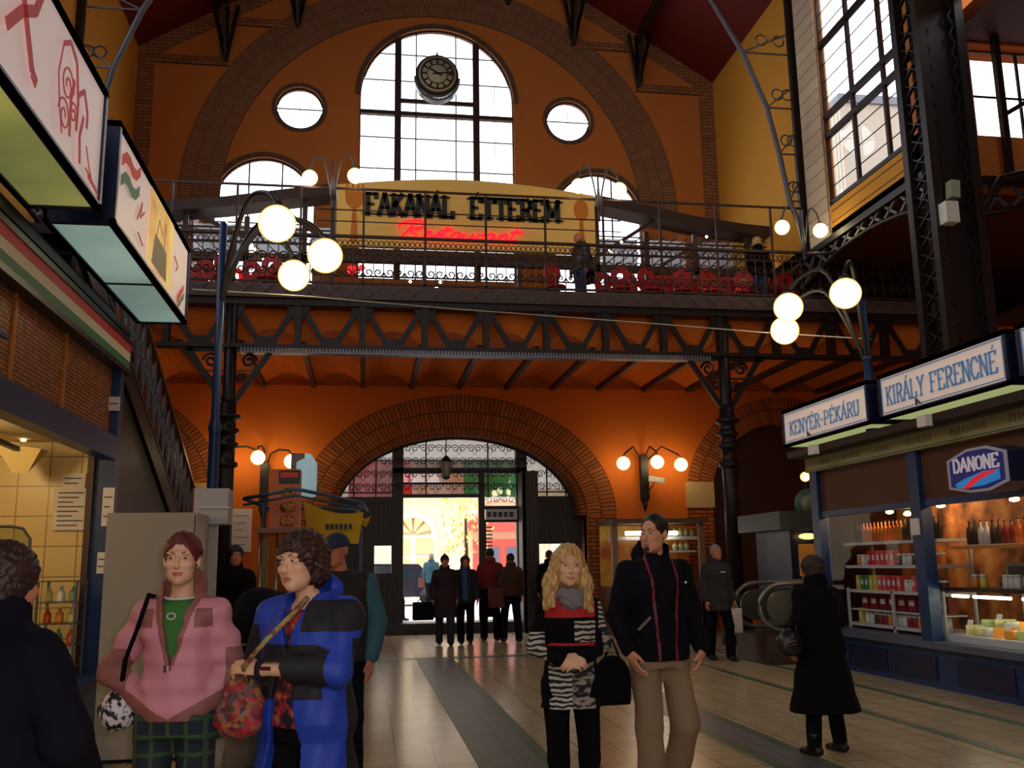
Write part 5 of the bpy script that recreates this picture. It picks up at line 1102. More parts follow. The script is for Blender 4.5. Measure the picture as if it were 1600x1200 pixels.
# central stand with blue frame
t = thing('stand_frame', 'blue tubular stand frame with glass shelf tower in front of the entrance', 'stand', (-.5, 9.8, 0))
q = MB(); zt = 2.14
q.tube([(-1.12, 9.5, zt+.02), (-.6, 9.0, zt+.07), (.0, 9.6, zt-.02), (.05, 10.3, zt-.06)], .018, 6); q.tube([(-1.12, 9.5, zt+.02), (-.9, 9.9, zt-.06), (-.4, 10.2, zt-.03), (.05, 10.3, zt-.06)], .018, 6); q.tube([(-1.12, 9.5, zt-.04), (-.6, 9.0, zt+.01), (.0, 9.6, zt-.08)], .012, 6)
for x, y in ((-.95, 9.7), (-.02, 10.1)): q.tube([(x, y, 0), (x, y, zt)], .022, 6)
q.build('frame', M('steel_blue_paint', rgb(58, 84, 112), .4, .3), t)
gt = glass('tower_glass', (.8, .85, .85), .25)
MB().box(-.98, -.62, 9.5, 9.9, .6, 1.83).build('glass_tower', gt, t); MB().box(-1.0, -.5, 9.45, 9.95, 1.83, 1.88).build('shelf', M('brown_shelf', rgb(130, 80, 50), .5), t); MB().box(-1.0, -.6, 9.5, 9.95, 0, .6).build('plinth', iron, t)
q = MB()
for x in (-.95, -.80, -.66): q.tube([(x, 9.52, .6), (x, 9.52, 1.83)], .012, 6)
q.build('chrome_rods', M('chrome', rgb(200, 200, 205), .1, 1), t)
MB().box(-.96, -.88, 9.56, 9.6, 1.2, 1.8).build('olive_panel', M('olive_panel', rgb(140, 130, 50), .5), t)
t = thing('display_box', 'tall orange display box with food pictures on top of the blue stand', 'display box', (-.73, 9.6, 1.88))
MB().box(-.88, -.60, 9.5, 9.75, 1.88, 2.44).build('carton', M('display_orange', rgb(196, 96, 36), .5), t)
MB().box(-.80, -.60, 9.494, 9.5, 2.3, 2.43).build('header', black, t); MB().box(-.785, -.62, 9.49, 9.494, 2.36, 2.41).build('red_label', M('label_red', rgb(210, 50, 30), .5), t)
q = MB()
for i, z in enumerate((2.18, 2.03, 1.9)): q.lathe([(.055, 0), (.075, .03), (.07, .07), (.03, .10)], (-.71, 9.50, z), 12)
q.build('food_pictures', M('food_print', rgb(205, 165, 95), .6, tex='noise', scale=14, stops=[(.35, rgb(50, 26, 16)), (.5, rgb(200, 150, 80)), (.65, rgb(180, 60, 40))]), t)
t = thing('rounded_light_box', 'small grey box with a curved glowing white front behind the orange display box', 'light box', (-.6, 10.4, 2.2))
a, b_ = atY(455, 708, 10.4), atY(486, 775, 10.4)
MB().box(a.x, a.x+.14, 10.4, 10.75, b_.z, a.z).build('housing', M('box_grey2', rgb(130, 118, 112), .6), t)
MB().lathe([(.12, 0), (.13, .1), (.13, (a.z-b_.z)-.1), (.06, a.z-b_.z)], (a.x+.14, 10.5, b_.z), 14).build('front', M('soft_glow', rgb(170, 200, 210), .4, emit=rgb(160, 195, 205)[:3], es=.35), t)
MB().box(a.x+.02, a.x+.06, 10.5, 10.55, zt-.1, b_.z).build('stem', iron_l, t)
def cloth(name, label, pts, y, mat, amp=.02, extra=None):
    n = 14; t = thing(name, label, 'cloth', (pts[0][0], y, pts[0][1])); P = [atY(px, py, y) for px, py in pts]; A, B, C_, D = P; vs = []; fs = []
    for i in range(n+1):
        for j in range(n+1):
            u, v = i/n, j/n; p = (A*(1-u)+B*u)*(1-v)+(D*(1-u)+C_*u)*v; w = amp*math.sin(u*9+v*2)*(.3+v)+amp*.5*math.sin(v*7+u*3); sag = -.06*math.sin(PI*u)*(1-v)
            vs.append((p.x, p.y+w, p.z+sag))
    vs += [(x, y_+.008, z) for x, y_, z in vs]; N = (n+1)**2
    for i in range(n):
        for j in range(n): a_ = i*(n+1)+j; fs += [(a_, a_+n+1, a_+n+2, a_+1), (N+a_, N+a_+1, N+a_+n+2, N+a_+n+1)]
    q = MB(); q.add(vs, fs, smooth=True); q.build('fabric', mat, t); return t
yelc = M('yellow_cloth', rgb(205, 165, 28), .8, var=.15, vs=5)
t = cloth('yellow_banner', 'yellow printed cloth hanging from the blue stand', [(474, 782), (568, 800), (560, 850), (482, 845)], 9.75, yelc)
p = atY(525, 822, 9.7); q = MB()
for k in range(6): q.box(p.x-.1+k*.045, p.x-.07+k*.045, 9.70, 9.715, p.z-.03, p.z+.02)
q.build('print', M('print_navy', rgb(50, 50, 70), .8), t)
cloth('yellow_banner', 'small yellow pennant at the right end of the blue stand', [(556, 795), (580, 806), (572, 824), (558, 815)], 10.1, yelc)
cloth('striped_shirt', 'dark patterned cloth hanging at the right end of the blue stand', [(545, 800), (568, 808), (566, 850), (550, 846)], 10.2, M('dark_pattern_cloth', rgb(90, 60, 50), .8, tex='noise', scale=20, stops=[(.4, rgb(40, 30, 30)), (.55, rgb(170, 90, 50)), (.65, rgb(140, 140, 135))]))
# ---------------------------------------------------------------- figures: implicit surfaces meshed with surface nets
V3 = lambda *a: np.array(a, dtype=np.float32)
def smin(a, b, k): h = np.clip(.5+.5*(b-a)/k, 0, 1); return b*(1-h)+a*h-k*h*(1-h)
def smax(a, b, k): return -smin(-a, -b, k)
def cone(P, a, b, ra, rb):
    a = V3(*a); b = V3(*b); ba = b-a; pa = P-a; h = np.clip(pa@ba/max(float(ba@ba), 1e-9), 0, 1)
    return np.linalg.norm(pa-h[:, None]*ba, axis=1)-(ra+(rb-ra)*h)
def ell(P, c, r): q = P-V3(*c); r = V3(*r); k0 = np.linalg.norm(q/r, axis=1); k1 = np.linalg.norm(q/(r*r), axis=1); return k0*(k0-1)/np.maximum(k1, 1e-6)
def loft(P, S, e=2.3):
    """S rows: z, cx, cy, rx, ry (z ascending)"""
    S = np.array(S, dtype=np.float32); z = P[:, 2]; g = lambda i: np.interp(z, S[:, 0], S[:, i])
    rx, ry = g(3), g(4); d = (np.abs((P[:, 0]-g(1))/rx)**e+np.abs((P[:, 1]-g(2))/ry)**e)**(1/e)-1
    return np.maximum(d*np.minimum(rx, ry), np.maximum(S[0, 0]-z, z-S[-1, 0]))
def surface_nets(f, lo, hi, h, B=8):
    lo = np.array(lo, dtype=np.float32); hi = np.array(hi, dtype=np.float32); n = np.ceil((hi-lo)/h/B).astype(int); N = n*B
    bi = np.stack(np.meshgrid(*[np.arange(k) for k in n], indexing='ij'), -1).reshape(-1, 3)
    dc = f((lo+(bi*B+B/2)*h).astype(np.float32)); act = np.abs(dc) < B*h*1.35+.03
    D = np.repeat(np.repeat(np.repeat(np.where(dc > 0, 1., -1.).reshape(n), B, 0), B, 1), B, 2).astype(np.float32)
    off = np.stack(np.meshgrid(*[np.arange(B)]*3, indexing='ij'), -1).reshape(-1, 3); A = bi[act]
    for c in range(0, len(A), 400):
        idx = (A[c:c+400, None, :]*B+off).reshape(-1, 3); D[idx[:, 0], idx[:, 1], idx[:, 2]] = f((lo+idx*h).astype(np.float32))
    D[0] = D[-1] = 1; D[:, 0] = D[:, -1] = 1; D[:, :, 0] = D[:, :, -1] = 1
    S = D < 0; c8 = [(i, j, k) for i in (0, 1) for j in (0, 1) for k in (0, 1)]
    sl = lambda a, o: a[o[0]:a.shape[0]-1+o[0], o[1]:a.shape[1]-1+o[1], o[2]:a.shape[2]-1+o[2]]
    cnt = sum(sl(S, o).astype(np.int8) for o in c8); cells = np.argwhere((cnt > 0) & (cnt < 8))
    if not len(cells): return np.zeros((0, 3)), []
    I = -np.ones(cnt.shape, dtype=np.int32); I[tuple(cells.T)] = np.arange(len(cells))
    acc = np.zeros((len(cells), 3)); m_ = np.zeros(len(cells))
    for o in c8:
        for ax in range(3):
            if o[ax]: continue
            o2 = list(o); o2[ax] = 1; a = D[tuple((cells+o).T)]; b = D[tuple((cells+o2).T)]; x = (a < 0) != (b < 0)
            t = np.where(x, a/np.where(x, a-b, 1), 0); p = np.tile(np.array(o, float), (len(cells), 1)); p[:, ax] = t; acc += p*x[:, None]; m_ += x
    V = lo+(cells+acc/m_[:, None])*h; F = []
    for ax in range(3):
        sh = list(S.shape); o2 = [0, 0, 0]; o2[ax] = 1
        a = S[:S.shape[0]-o2[0], :S.shape[1]-o2[1], :S.shape[2]-o2[2]]; b = S[o2[0]:, o2[1]:, o2[2]:]; E = np.argwhere(a != b)
        u, v = [(1, 2), (2, 0), (0, 1)][ax]; E = E[(E[:, u] > 0) & (E[:, v] > 0)]; inside = a[tuple(E.T)]
        du = np.zeros(3, int); du[u] = 1; dv = np.zeros(3, int); dv[v] = 1
        q = np.stack([I[tuple((E-du-dv).T)], I[tuple((E-dv).T)], I[tuple(E.T)], I[tuple((E-du).T)]], 1); q[~inside] = q[~inside][:, ::-1]; F.append(q[(q >= 0).all(1)])
    return V, np.concatenate(F)
def sdf_obj(name, f, lo, hi, h, mats, parent, zone=None):
    V, F = surface_nets(f, lo, hi, h)
    me = bpy.data.meshes.new(name); me.from_pydata(V.tolist(), [], F.tolist() if len(F) else [])
    for mm in mats: me.materials.append(mm)
    me.polygons.foreach_set('use_smooth', [True]*len(me.polygons))
    if zone is not None and len(F):
        C = V[F].mean(1); me.polygons.foreach_set('material_index', np.asarray(zone(C), dtype=np.int32))
    me.update(); o = bpy.data.objects.new(name, me); COL.objects.link(o); o.parent = parent; return o
def rotm(yaw, pitch, roll):
    return np.array((Matrix.Rotation(yaw, 3, 'Z')@Matrix.Rotation(pitch, 3, 'X')@Matrix.Rotation(roll, 3, 'Y')), dtype=np.float32)
skin = M('skin', rgb(214, 152, 118), .55, var=.05, vs=8); skin_p = M('pale_skin', rgb(226, 176, 142), .55, var=.05, vs=8); skin_d = M('ruddy_skin', rgb(190, 118, 86), .55, var=.05, vs=8)
lipm = M('lips', rgb(186, 106, 92), .5); eyew = M('eye_white', rgb(225, 220, 215), .3); iris = M('iris', rgb(50, 36, 28), .2)
def headf(P, hc, Rm, s=1., male=False):
    Q = (P-V3(*hc))@Rm/s          # world->head (rows @ R)
    d = ell(Q, (0, .018, .03), (.074, .094, .088)); d = smin(d, ell(Q, (0, -.028, -.04), (.050+.004*male, .062, .072)), .03)
    d = smin(d, ell(Q, (0, -.066, -.092), (.019+.006*male, .020, .018)), .025)
    for s_ in (-1, 1):
        d = smin(d, ell(Q, (s_*.036, -.062, -.022), (.022, .022, .02)), .02); d = smin(d, ell(Q, (s_*.028, -.079, .028), (.026, .012, .009)), .016)
        d = smin(d, ell(Q, (s_*.034, -.032, -.066), (.016+.006*male, .03, .022)), .03)
    for s_ in (-1, 1): d = smax(d, -ell(Q, (s_*.031, -.099, .006), (.019, .016, .011)), .014)
    d = smin(d, cone(Q, (0, -.084, .012), (0, -.109, -.028), .006, .010), .012); d = smin(d, ell(Q, (0, -.100, -.034), (.015, .012, .008)), .008)
    d = smin(d, ell(Q, (0, -.087, -.057), (.020, .010, .0055)), .006); d = smin(d, ell(Q, (0, -.085, -.068), (.018, .010, .006)), .005)
    d = smax(d, -ell(Q, (0, -.098, -.0625), (.022, .008, .0022)), .003)
    for s_ in (-1, 1): d = smin(d, ell(Q, (s_*.074, .012, -.005), (.009, .018, .030)), .008)
    return d*s
def handf(P, w, dr, nr, side, curl, s=1.):
    """w wrist, dr direction along the hand, nr palm normal, side +1 when the thumb lies towards dr x nr"""
    d_ = _n(np.array(dr, float)); n_ = np.array(nr, float); n_ = _n(n_-d_*(n_@d_)); t_ = np.cross(d_, n_)*side; w = np.array(w, float)
    Rm = np.stack([t_, n_, d_], 1).astype(np.float32); Q = (P-w.astype(np.float32))@Rm/s
    D = ell(Q, (0, 0, .045), (.040, .015, .050)); D = smin(D, cone(Q, (0, 0, -.02), (0, 0, .02), .025, .024), .02)
    for i in range(4):
        x = .030-.020*i; L = (.066, .074, .070, .054)[i]; a = 0; p = np.array([x, 0, .080+(.004, .008, .004, -.004)[i]]); r = (.0088, .009, .0087, .0078)[i]
        for j, fr in enumerate((.45, .32, .25)):
            a += curl*(.5 if j == 0 else 1)*.75; q = p+np.array([x*.05, math.sin(a), math.cos(a)])*L*fr; D = smin(D, cone(Q, p, q, r, r*.92), .005 if j else .008); p = q; r *= .92
    p = np.array([.030, .006, .018]); q = np.array([.055, .014, .052]); e = np.array([.056-.012*curl, .022+.012*curl, .082]); D = smin(D, cone(Q, p, q, .014, .011), .012); D = smin(D, cone(Q, q, e, .011, .009), .006)
    return D*s
def mirror(p): return (-p[0], p[1], p[2])
DEF = dict(pel=(0, 0, .92), neck=(0, .01, 1.44), head=(0, -.02, 1.575), shL=(.17, .01, 1.375), elL=(.225, .03, 1.10), wrL=(.235, -.05, .87), shR=None, elR=None, wrR=None,
           hipL=(.088, 0, .88), knL=(.10, -.01, .48), anL=(.10, .03, .085), hipR=None, knR=None, anR=None, toeL=0., toeR=0.,
           hdL=(0, -.15, -1), hdR=(0, -.15, -1), pnL=(-1, 0, 0), pnR=(1, 0, 0), curl=.55, hrot=(0, 0, 0), male=False, w=1., belly=0, headscale=1.)
def J(**kw):
    j = dict(DEF); j.update(kw)
    for a in ('sh', 'el', 'wr', 'hip', 'kn', 'an'):
        if j[a+'R'] is None: j[a+'R'] = mirror(j[a+'L'])
    return j
def torso_rows(j, inf=0., hem=None, flare=0., top=1.43, zs=None):
    """cross sections of the trunk between pelvis and neck, inflated by inf"""
    pz, nz = j['pel'][2], j['neck'][2]; w = j['w']; m_ = j['male']
    base = [(-.10, .160, .105), (-.02, .170, .118), (.10, .148, .108), (.20, .134, .102), (.33, .152, .118), (.40, .152, .112), (.45, .118, .088), (.50, .072, .062), (.52, .05, .05)]
    if m_: base = [(-.10, .150, .105), (-.02, .158, .112), (.10, .150, .108), (.20, .150, .106), (.33, .170, .120), (.40, .172, .112), (.45, .135, .09), (.50, .082, .065), (.52, .055, .055)]
    R = []
    for dz, rx, ry in base:
        t = dz/.52; c = np.array(j['pel'])*(1-t)+np.array(j['neck'])*t; b = j['belly']*math.exp(-((dz-.1)/.15)**2)
        R.append((pz+(nz-pz)*t, c[0], c[1]-b*.6, rx*w+inf+b*.5, ry*w+inf+b*.6))
    if hem is not None and hem < R[0][0]:
        r0 = R[0]; k = (r0[0]-hem); R = [(hem, r0[1], r0[2], r0[3]+flare*k, r0[4]+flare*k)]+R
    elif hem is not None: R = [r for r in R if r[0] > hem+.02]; g = R[0]; R = [(hem, g[1], g[2], g[3], g[4])]+R
    return R
def bodyf(j):
    hs = j['headscale']; Rh = rotm(*j['hrot']); m_ = j['male']; w = j['w']
    def f(P):
        d = loft(P, torso_rows(j, -.012), 2.1)
        hc = np.array(j['head']); nk = np.array(j['neck']); d = smin(d, cone(P, nk+(0, .005, -.04), hc+(0, .015, -.06), .050+.010*m_, .046+.010*m_), .03)
        for s_ in 'LR':
            d = smin(d, cone(P, nk+(0, 0, -.07), np.array(j['sh'+s_])*(.9, 1, 1)+(0, 0, -.04), .042, .036), .03); d = smin(d, cone(P, np.array(j['sh'+s_])*(.93, 1, 1)+(0, 0, -.04), j['el'+s_], .040*w, .036*w), .03); d = smin(d, cone(P, j['el'+s_], j['wr'+s_], .039*w, .026), .01)
            d = smin(d, cone(P, j['hip'+s_], j['kn'+s_], .080*w, .052*w), .04); d = smin(d, cone(P, j['kn'+s_], j['an'+s_], .050*w, .036), .01)
            an = np.array(j['an'+s_]); a = j['toe'+s_]; tv = np.array((math.sin(a), -math.cos(a), 0)); d = smin(d, cone(P, an+(0, 0, -.045)-tv*.03, an+tv*.13+(0, 0, -.06), .032, .024), .02)
            d = smin(d, handf(P, j['wr'+s_], j['hd'+s_], j['pn'+s_], -1 if s_ == 'L' else 1, j['curl']), .012)
        return smin(d, headf(P, j['head'], Rh, hs, m_), .018)
    return f
def bbox(j, pad=.16):
    pts = np.array([j[k] for k in ('pel', 'neck', 'head', 'shL', 'shR', 'elL', 'elR', 'wrL', 'wrR', 'knL', 'knR', 'anL', 'anR')]); lo = pts.min(0)-pad; hi = pts.max(0)+pad; lo[2] = -.02; return lo-(.04, .06, 0), hi+(.04, .06, .02)
def fold(P, amp, seed=0., fz=9.): x, y, z = P[:, 0], P[:, 1], P[:, 2]; return amp*(np.sin(z*fz*3+6*np.sin(x*7+seed)+seed)+.7*np.sin((x*1.3+y)*38+4*np.sin(z*6+seed)))*.5
def coatf(j, inf=.028, hem=.80, flare=.12, sleeve=.062, cuff=.045, neckr=.075, vopen=0, open_=0., amp=.004, seed=0., sl=1., collar=.0, openw=.02, hoodb=0):
    rows = torso_rows(j, inf, hem, flare); nk = np.array(j['neck']); mz = -1
    def f(P):
        d = loft(P, rows, 2.2)
        for s_ in 'LR':
            sh, el, wr = [np.array(j[k+s_]) for k in ('sh', 'el', 'wr')]; we = el+(wr-el)*(.93 if sl >= 1 else sl)
            d = smin(d, cone(P, nk+(0, 0, -.06), sh*(.94, 1, 1)+(0, 0, -.02), .062+inf*.3, sleeve-.004), .05); d = smin(d, cone(P, sh*(.96, 1, 1)+(0, 0, -.02), el, sleeve+.008, sleeve), .035); d = smin(d, cone(P, el, we, sleeve, cuff), .025)
        d = d+fold(P, amp, seed)
        if collar: d = smin(d, np.maximum(np.abs(cone(P, nk+(0, .0, -.03), nk+(0, .015, collar), .082, .088))-.012, P[:, 1]-nk[1]-.12), .012)
        if hoodb: d = smin(d, ell(P, nk+(0, .075, .02), (.115, .06, .075)), .03)
        d = np.maximum(d, -cone(P, nk+(0, 0, -.005), nk+(0, 0, .2), neckr, neckr+.02))
        if vopen: # V opening at the front from the neck down to z = vopen
            zz = P[:, 2]; wv = np.clip((zz-vopen)/(nk[2]-vopen), 0, 1)*.072; g = np.maximum(np.abs(P[:, 0]-nk[0])-wv, np.maximum(P[:, 1]-(nk[1]-.04), vopen-zz)); d = np.maximum(d, -g)
        if open_: # open front below z = open_
            cxp = j['pel'][0]; g = np.maximum(np.abs(P[:, 0]-cxp)-openw-(open_-P[:, 2])*.12, np.maximum(P[:, 1]-(j['pel'][1]-.02), P[:, 2]-open_)); d = np.maximum(d, -g)
        return np.maximum(d, hem-P[:, 2])
    return f
def trousf(j, thigh=.095, knee=.072, ank=.070, waist=1.0, bottom=.06, amp=.004, seed=0., inf=.012, skirt=False):
    rows = [r for r in torso_rows(j, inf) if r[0] < waist+.06]
    def f(P):
        d = loft(P, rows, 2.2)
        for s_ in 'LR':
            kn, an = np.array(j['kn'+s_]), np.array(j['an'+s_]); lo_ = an+(kn-an)*((bottom-.085)/(kn[2]-an[2]))if kn[2] > an[2]+.1 else an
            d = smin(d, cone(P, j['hip'+s_], kn, thigh, knee), .045); d = smin(d, np.maximum(cone(P, kn, an+(an-kn)*.1, knee, ank), (bottom-P[:, 2]) if not j.get('lift'+s_) else -9), .02)
        return np.maximum(d+fold(P, amp, seed, 7), P[:, 2]-waist)
    return f
def shoef(j, s_, boot=0):
    an = np.array(j['an'+s_]); a = j['toe'+s_]; tv = np.array((math.sin(a), -math.cos(a), 0)); z0 = an[2]-.085
    def f(P):
        d = cone(P, an+(0, 0, -.04)-tv*.045, an+tv*.05+(0, 0, -.045), .042, .045); d = smin(d, cone(P, an+tv*.05+(0, 0, -.05), an+tv*.155+(0, 0, -.062), .043, .028), .02); d = smin(d, cone(P, an+(0, 0, -.03), an+(0, 0, .03+boot), .046, .05), .02)
        return np.maximum(d, np.maximum(z0-P[:, 2], P[:, 2]-an[2]-.05-boot))
    return f
def hairf(j, style, seed=0.):
    Rm = rotm(*j['hrot']); hc = V3(*j['head']); s = j['headscale']
    def f(P):
        Q = (P-hc)@Rm/s; x, y, z = Q[:, 0], Q[:, 1], Q[:, 2]
        nz = .004*(np.sin(x*170+9*np.sin(z*40+seed))+np.sin(z*120+8*np.sin(y*60)))
        if style == 'short':    d = ell(Q, (0, .024, .038), (.083, .100, .092)); face = ell(Q, (0, -.11, -.015), (.066, .085, .088)); d = smax(d, -face, .01); d = np.maximum(d, -.045-z+.4*np.clip(-y, 0, 1))+nz*.5
        elif style == 'crop':   d = ell(Q, (0, .022, .036), (.079, .098, .091)); d = smax(d, -ell(Q, (0, -.130, -.0), (.079, .100, .112)), .006); d = np.maximum(d, -.02-z)+nz*.2
        elif style == 'bob':    d = smin(ell(Q, (0, .024, .036), (.090, .106, .096)), ell(Q, (0, .04, -.03), (.084, .075, .07)), .03); d = smax(d, -ell(Q, (0, -.10, -.035), (.064, .085, .092)), .012)+nz
        elif style == 'curly':  d = smin(ell(Q, (0, .030, .040), (.104, .112, .102)), ell(Q, (0, .05, -.035), (.096, .075, .075)), .03); d = smax(d, -ell(Q, (0, -.115, -.035), (.066, .085, .090)), .012)+.010*np.sin(x*110+3*np.sin(z*50))*np.sin(y*105+2)*np.sin(z*112+4*np.sin(x*60))
        elif style == 'long':
            d = ell(Q, (0, .022, .036), (.088, .104, .096))
            for s_ in (-1, 1):
                d = smin(d, cone(Q, (s_*.062, .01, .03), (s_*.098, -.01, -.10), .036, .045), .03); d = smin(d, cone(Q, (s_*.098, -.01, -.10), (s_*.128, -.045, -.235), .042, .018), .03)
                d = smin(d, cone(Q, (s_*.095, .0, -.08), (s_*.09, -.07, -.22), .035, .014), .03)
            d = smin(d, ell(Q, (0, .055, -.09), (.10, .05, .13)), .03); d = smax(d, -ell(Q, (0.0, -.105, -.030), (.062, .085, .100)), .012)+.0022*np.sin(x*210+5*np.sin(z*26))+.002*np.sin(y*230+4*np.sin(z*30))
        elif style == 'cap':    d = ell(Q, (0, .015, .035), (.085, .102, .090)); d = np.maximum(d, .025-z); d = smin(d, np.maximum(ell(Q, (0, -.09, .032), (.070, .085, .014)), y+.04), .006)
        elif style == 'beanie': d = ell(Q, (0, .02, .042), (.088, .104, .10)); d = np.maximum(d, .012-z); d = smin(d, ell(Q, (0, .02, .145), (.025, .025, .02)), .01)
        elif style == 'back':   d = smin(ell(Q, (0, .03, .034), (.098, .110, .098)), ell(Q, (0, .05, -.04), (.085, .07, .07)), .03); d = smax(d, -ell(Q, (0, -.12, -.03), (.068, .085, .09)), .012)+nz
        return d*s
    return f
PCOUNT = [0]
def place(label, px, py_top, Y, yaw, H, z0=0., cat='person', name='person', ploc=None, grp=None):
    if ploc is None: p = atY(px, py_top, Y); ploc = (p.x, p.y, z0)
    return thing(name, label, cat, ploc, grp, yaw, H/1.70)
def figure(t, j, h, skinm, parts, eyes=True, hair=None, brows=True, rng=0):
    lo, hi = bbox(j); Rm = rotm(*j['hrot']); hc = V3(*j['head'])
    def zone(C):
        Q = (C-hc)@Rm/j['headscale']; return ((np.abs(Q[:, 2]+.0625) < .0095-.22*np.abs(Q[:, 0])) & (np.abs(Q[:, 0]) < .022) & (Q[:, 1] < -.084)).astype(int)
    sdf_obj('body', bodyf(j), lo, hi, h, [skinm, lipm], t, zone)
    if eyes:
        for s_ in (-1, 1):
            c = hc+Rm@V3(s_*.031, -.0825, .006)*j['headscale']; q = MB(); r = .0128*j['headscale']
            q.sph((0, 0, 0), r, 14, 12)
            V = np.array(q.v); q.mi = [1 if (np.array([V[i] for i in f_]).mean(0)@np.array([0, -1, 0])) > r*.72 else 0 for f_ in q.f]
            me = bpy.data.meshes.new('eye'); me.from_pydata(((V*(1.0, .85, .44))@Rm.T+c).tolist(), [], q.f); me.materials.append(eyew); me.materials.append(iris); me.polygons.foreach_set('material_index', q.mi); me.polygons.foreach_set('use_smooth', [True]*len(me.polygons)); o = bpy.data.objects.new('eye', me); COL.objects.link(o); o.parent = t
            if brows:
                q = MB(); P_ = [hc+Rm@(V3(s_*a, b_, c_)*j['headscale']) for a, b_, c_ in ((.014, -.0905, .026), (.028, -.0905, .031), (.044, -.079, .027))]; q.tube(P_, [.0022, .0028, .0015], 5)
                me = bpy.data.meshes.new('eyebrow'); me.from_pydata(q.v, [], q.f); me.materials.append(hair[1] if hair else iris); o = bpy.data.objects.new('eyebrow', me); COL.objects.link(o); o.parent = t
    if hair: sdf_obj(hair[2] if len(hair) > 2 else 'hair', hairf(j, hair[0], rng), np.array(j['head'])-(.22, .22, .34), np.array(j['head'])+(.22, .22, .2), h*.9, [hair[1]], t)
    for nm, f, mats, *z in parts: sdf_obj(nm, f, lo, hi, h, mats if isinstance(mats, list) else [mats], t, z[0] if z else None)
def shoes(j, mat, boot=0): return [('shoe', shoef(j, 'L', boot), mat), ('shoe', shoef(j, 'R', boot), mat)]
blackc = M('black_cloth', rgb(12, 11, 15), .9, var=.2, vs=6, spec=.12); navyc = M('navy_cloth', rgb(15, 15, 28), .9, var=.2, vs=6, spec=.12); shoem = M('black_leather', rgb(18, 15, 15), .4)
def Pl(t, P):   # person-local to world
    return OFF[t.name] @ Vector(P)
# ===== woman in the pink jacket
def rad_yaw(d): return math.radians(d)
pk = M('pink_quilted_cloth', rgb(214, 142, 158), .6, var=.08, vs=5); rose = M('rose_brown_cloth', rgb(150, 92, 88), .6, var=.08, vs=5); gsh = M('green_shirt', rgb(62, 120, 56), .8)
plaid = M('green_navy_plaid', rgb(30, 38, 54), .8, tex='brick', rot=(PI/2, 0, 0), scale=1, bw=.075, rh=.075, ms=.009, off=0, col2=rgb(24, 30, 46)[:3], mortar=rgb(48, 78, 50)[:3])
j = J(neck=(0, .01, 1.43), head=(.0, -.03, 1.57), shL=(.152, .01, 1.36), elL=(.232, .05, 1.08), wrL=(.125, -.03, .97), elR=(-.31, .05, 1.09), wrR=(-.13, -.03, .97), hdL=(-.7, -.3, -.7), hdR=(.7, -.3, -.7), pnL=(0, .9, -.3), pnR=(0, .9, -.3), hrot=(.12, -.02, 0), w=.88, knL=(.10, -.02, .48), anL=(.10, .02, .085))
t = place('person with short dark red hair in a pink and rose brown jacket, hands in pockets', 290, 825, 4.5, rad_yaw(-8), 1.67)
def z_pink(C):
    x, y, z = C[:, 0], C[:, 1], C[:, 2]; arm = (np.abs(x) > .21) & (z < 1.19); coll = (z > 1.40); hemz = (z < .90+.55*np.abs(x)); yoke = (z > 1.28) & (z < 1.36) & (np.abs(x) > .09) & (np.abs(x) < .16) & (y < 0); lap = (np.abs(x) < .012+np.clip((z-1.10)/.33, 0, 1)*.095) & (z > 1.12) & (y < 0)
    return (arm | coll | hemz | yoke | lap).astype(int)
cf_ = coatf(j, .034, .885, .05, .060, .054, .088, vopen=1.10, amp=.007, collar=.045, seed=1.)
figure(t, j, .0052, skin_p, [('jacket', lambda P: cf_(P)-.004*np.sin(P[:, 2]*62), [pk, rose], z_pink), ('shirt', lambda P: np.maximum(loft(P, torso_rows(j, .006), 2.1), P[:, 2]-1.405), gsh), ('trousers', trousf(j, .084, .078, .084, 1.0, .04, .003), plaid)]+shoes(j, shoem), hair=('short', M('dark_red_hair', rgb(92, 24, 22), .5)))
def tl(t, name, mb, mat): # child built from local coordinates
    mb.v = [tuple(OFF[t.name]@Vector(v)) for v in mb.v]; return mb.build(name, mat, t)
tl(t, 'zip_pull', MB().box(-.006, .006, -.185, -.178, 1.10, 1.13), M('bright_metal', rgb(230, 230, 235), .2, 1))
tl(t, 'shirt_emblem', MB().tube([(0+.018*math.cos(a), -.138, 1.33+.014*math.sin(a)) for a in [k*PI/4 for k in range(8)]], .003, 5, True), white_m)
tl(t, 'neckline', MB().tube([(.075*math.sin(a), .005-.085*math.cos(a), 1.412-.012*math.cos(a)) for a in [k*PI/10-PI/2 for k in range(11)]], .006, 6), white_m)
tb = thing('shoulder_bag', 'small black and white patterned bag hanging at the hip of the pink jacket', 'bag', tuple(Pl(t, (-.27, .03, .92))), None, rad_yaw(-8))
bwp = M('black_white_pattern', rgb(225, 215, 220), .6, tex='noise', scale=38, stops=[(.47, rgb(22, 20, 26)), (.53, rgb(225, 215, 225))])
sdf_obj('bag_body', lambda P: ell(P, (0, 0, .0), (.085, .07, .085))+.004*np.sin(P[:, 0]*80), (-.15, -.15, -.15), (.15, .15, .15), .007, [bwp], tb)
MB().tube([Pl(t, p) for p in ((-.26, .02, .98), (-.20, -.10, 1.15), (-.145, -.13, 1.28), (-.125, -.07, 1.42), (-.12, .06, 1.40))], .011, 6).build('strap', blackc, tb)
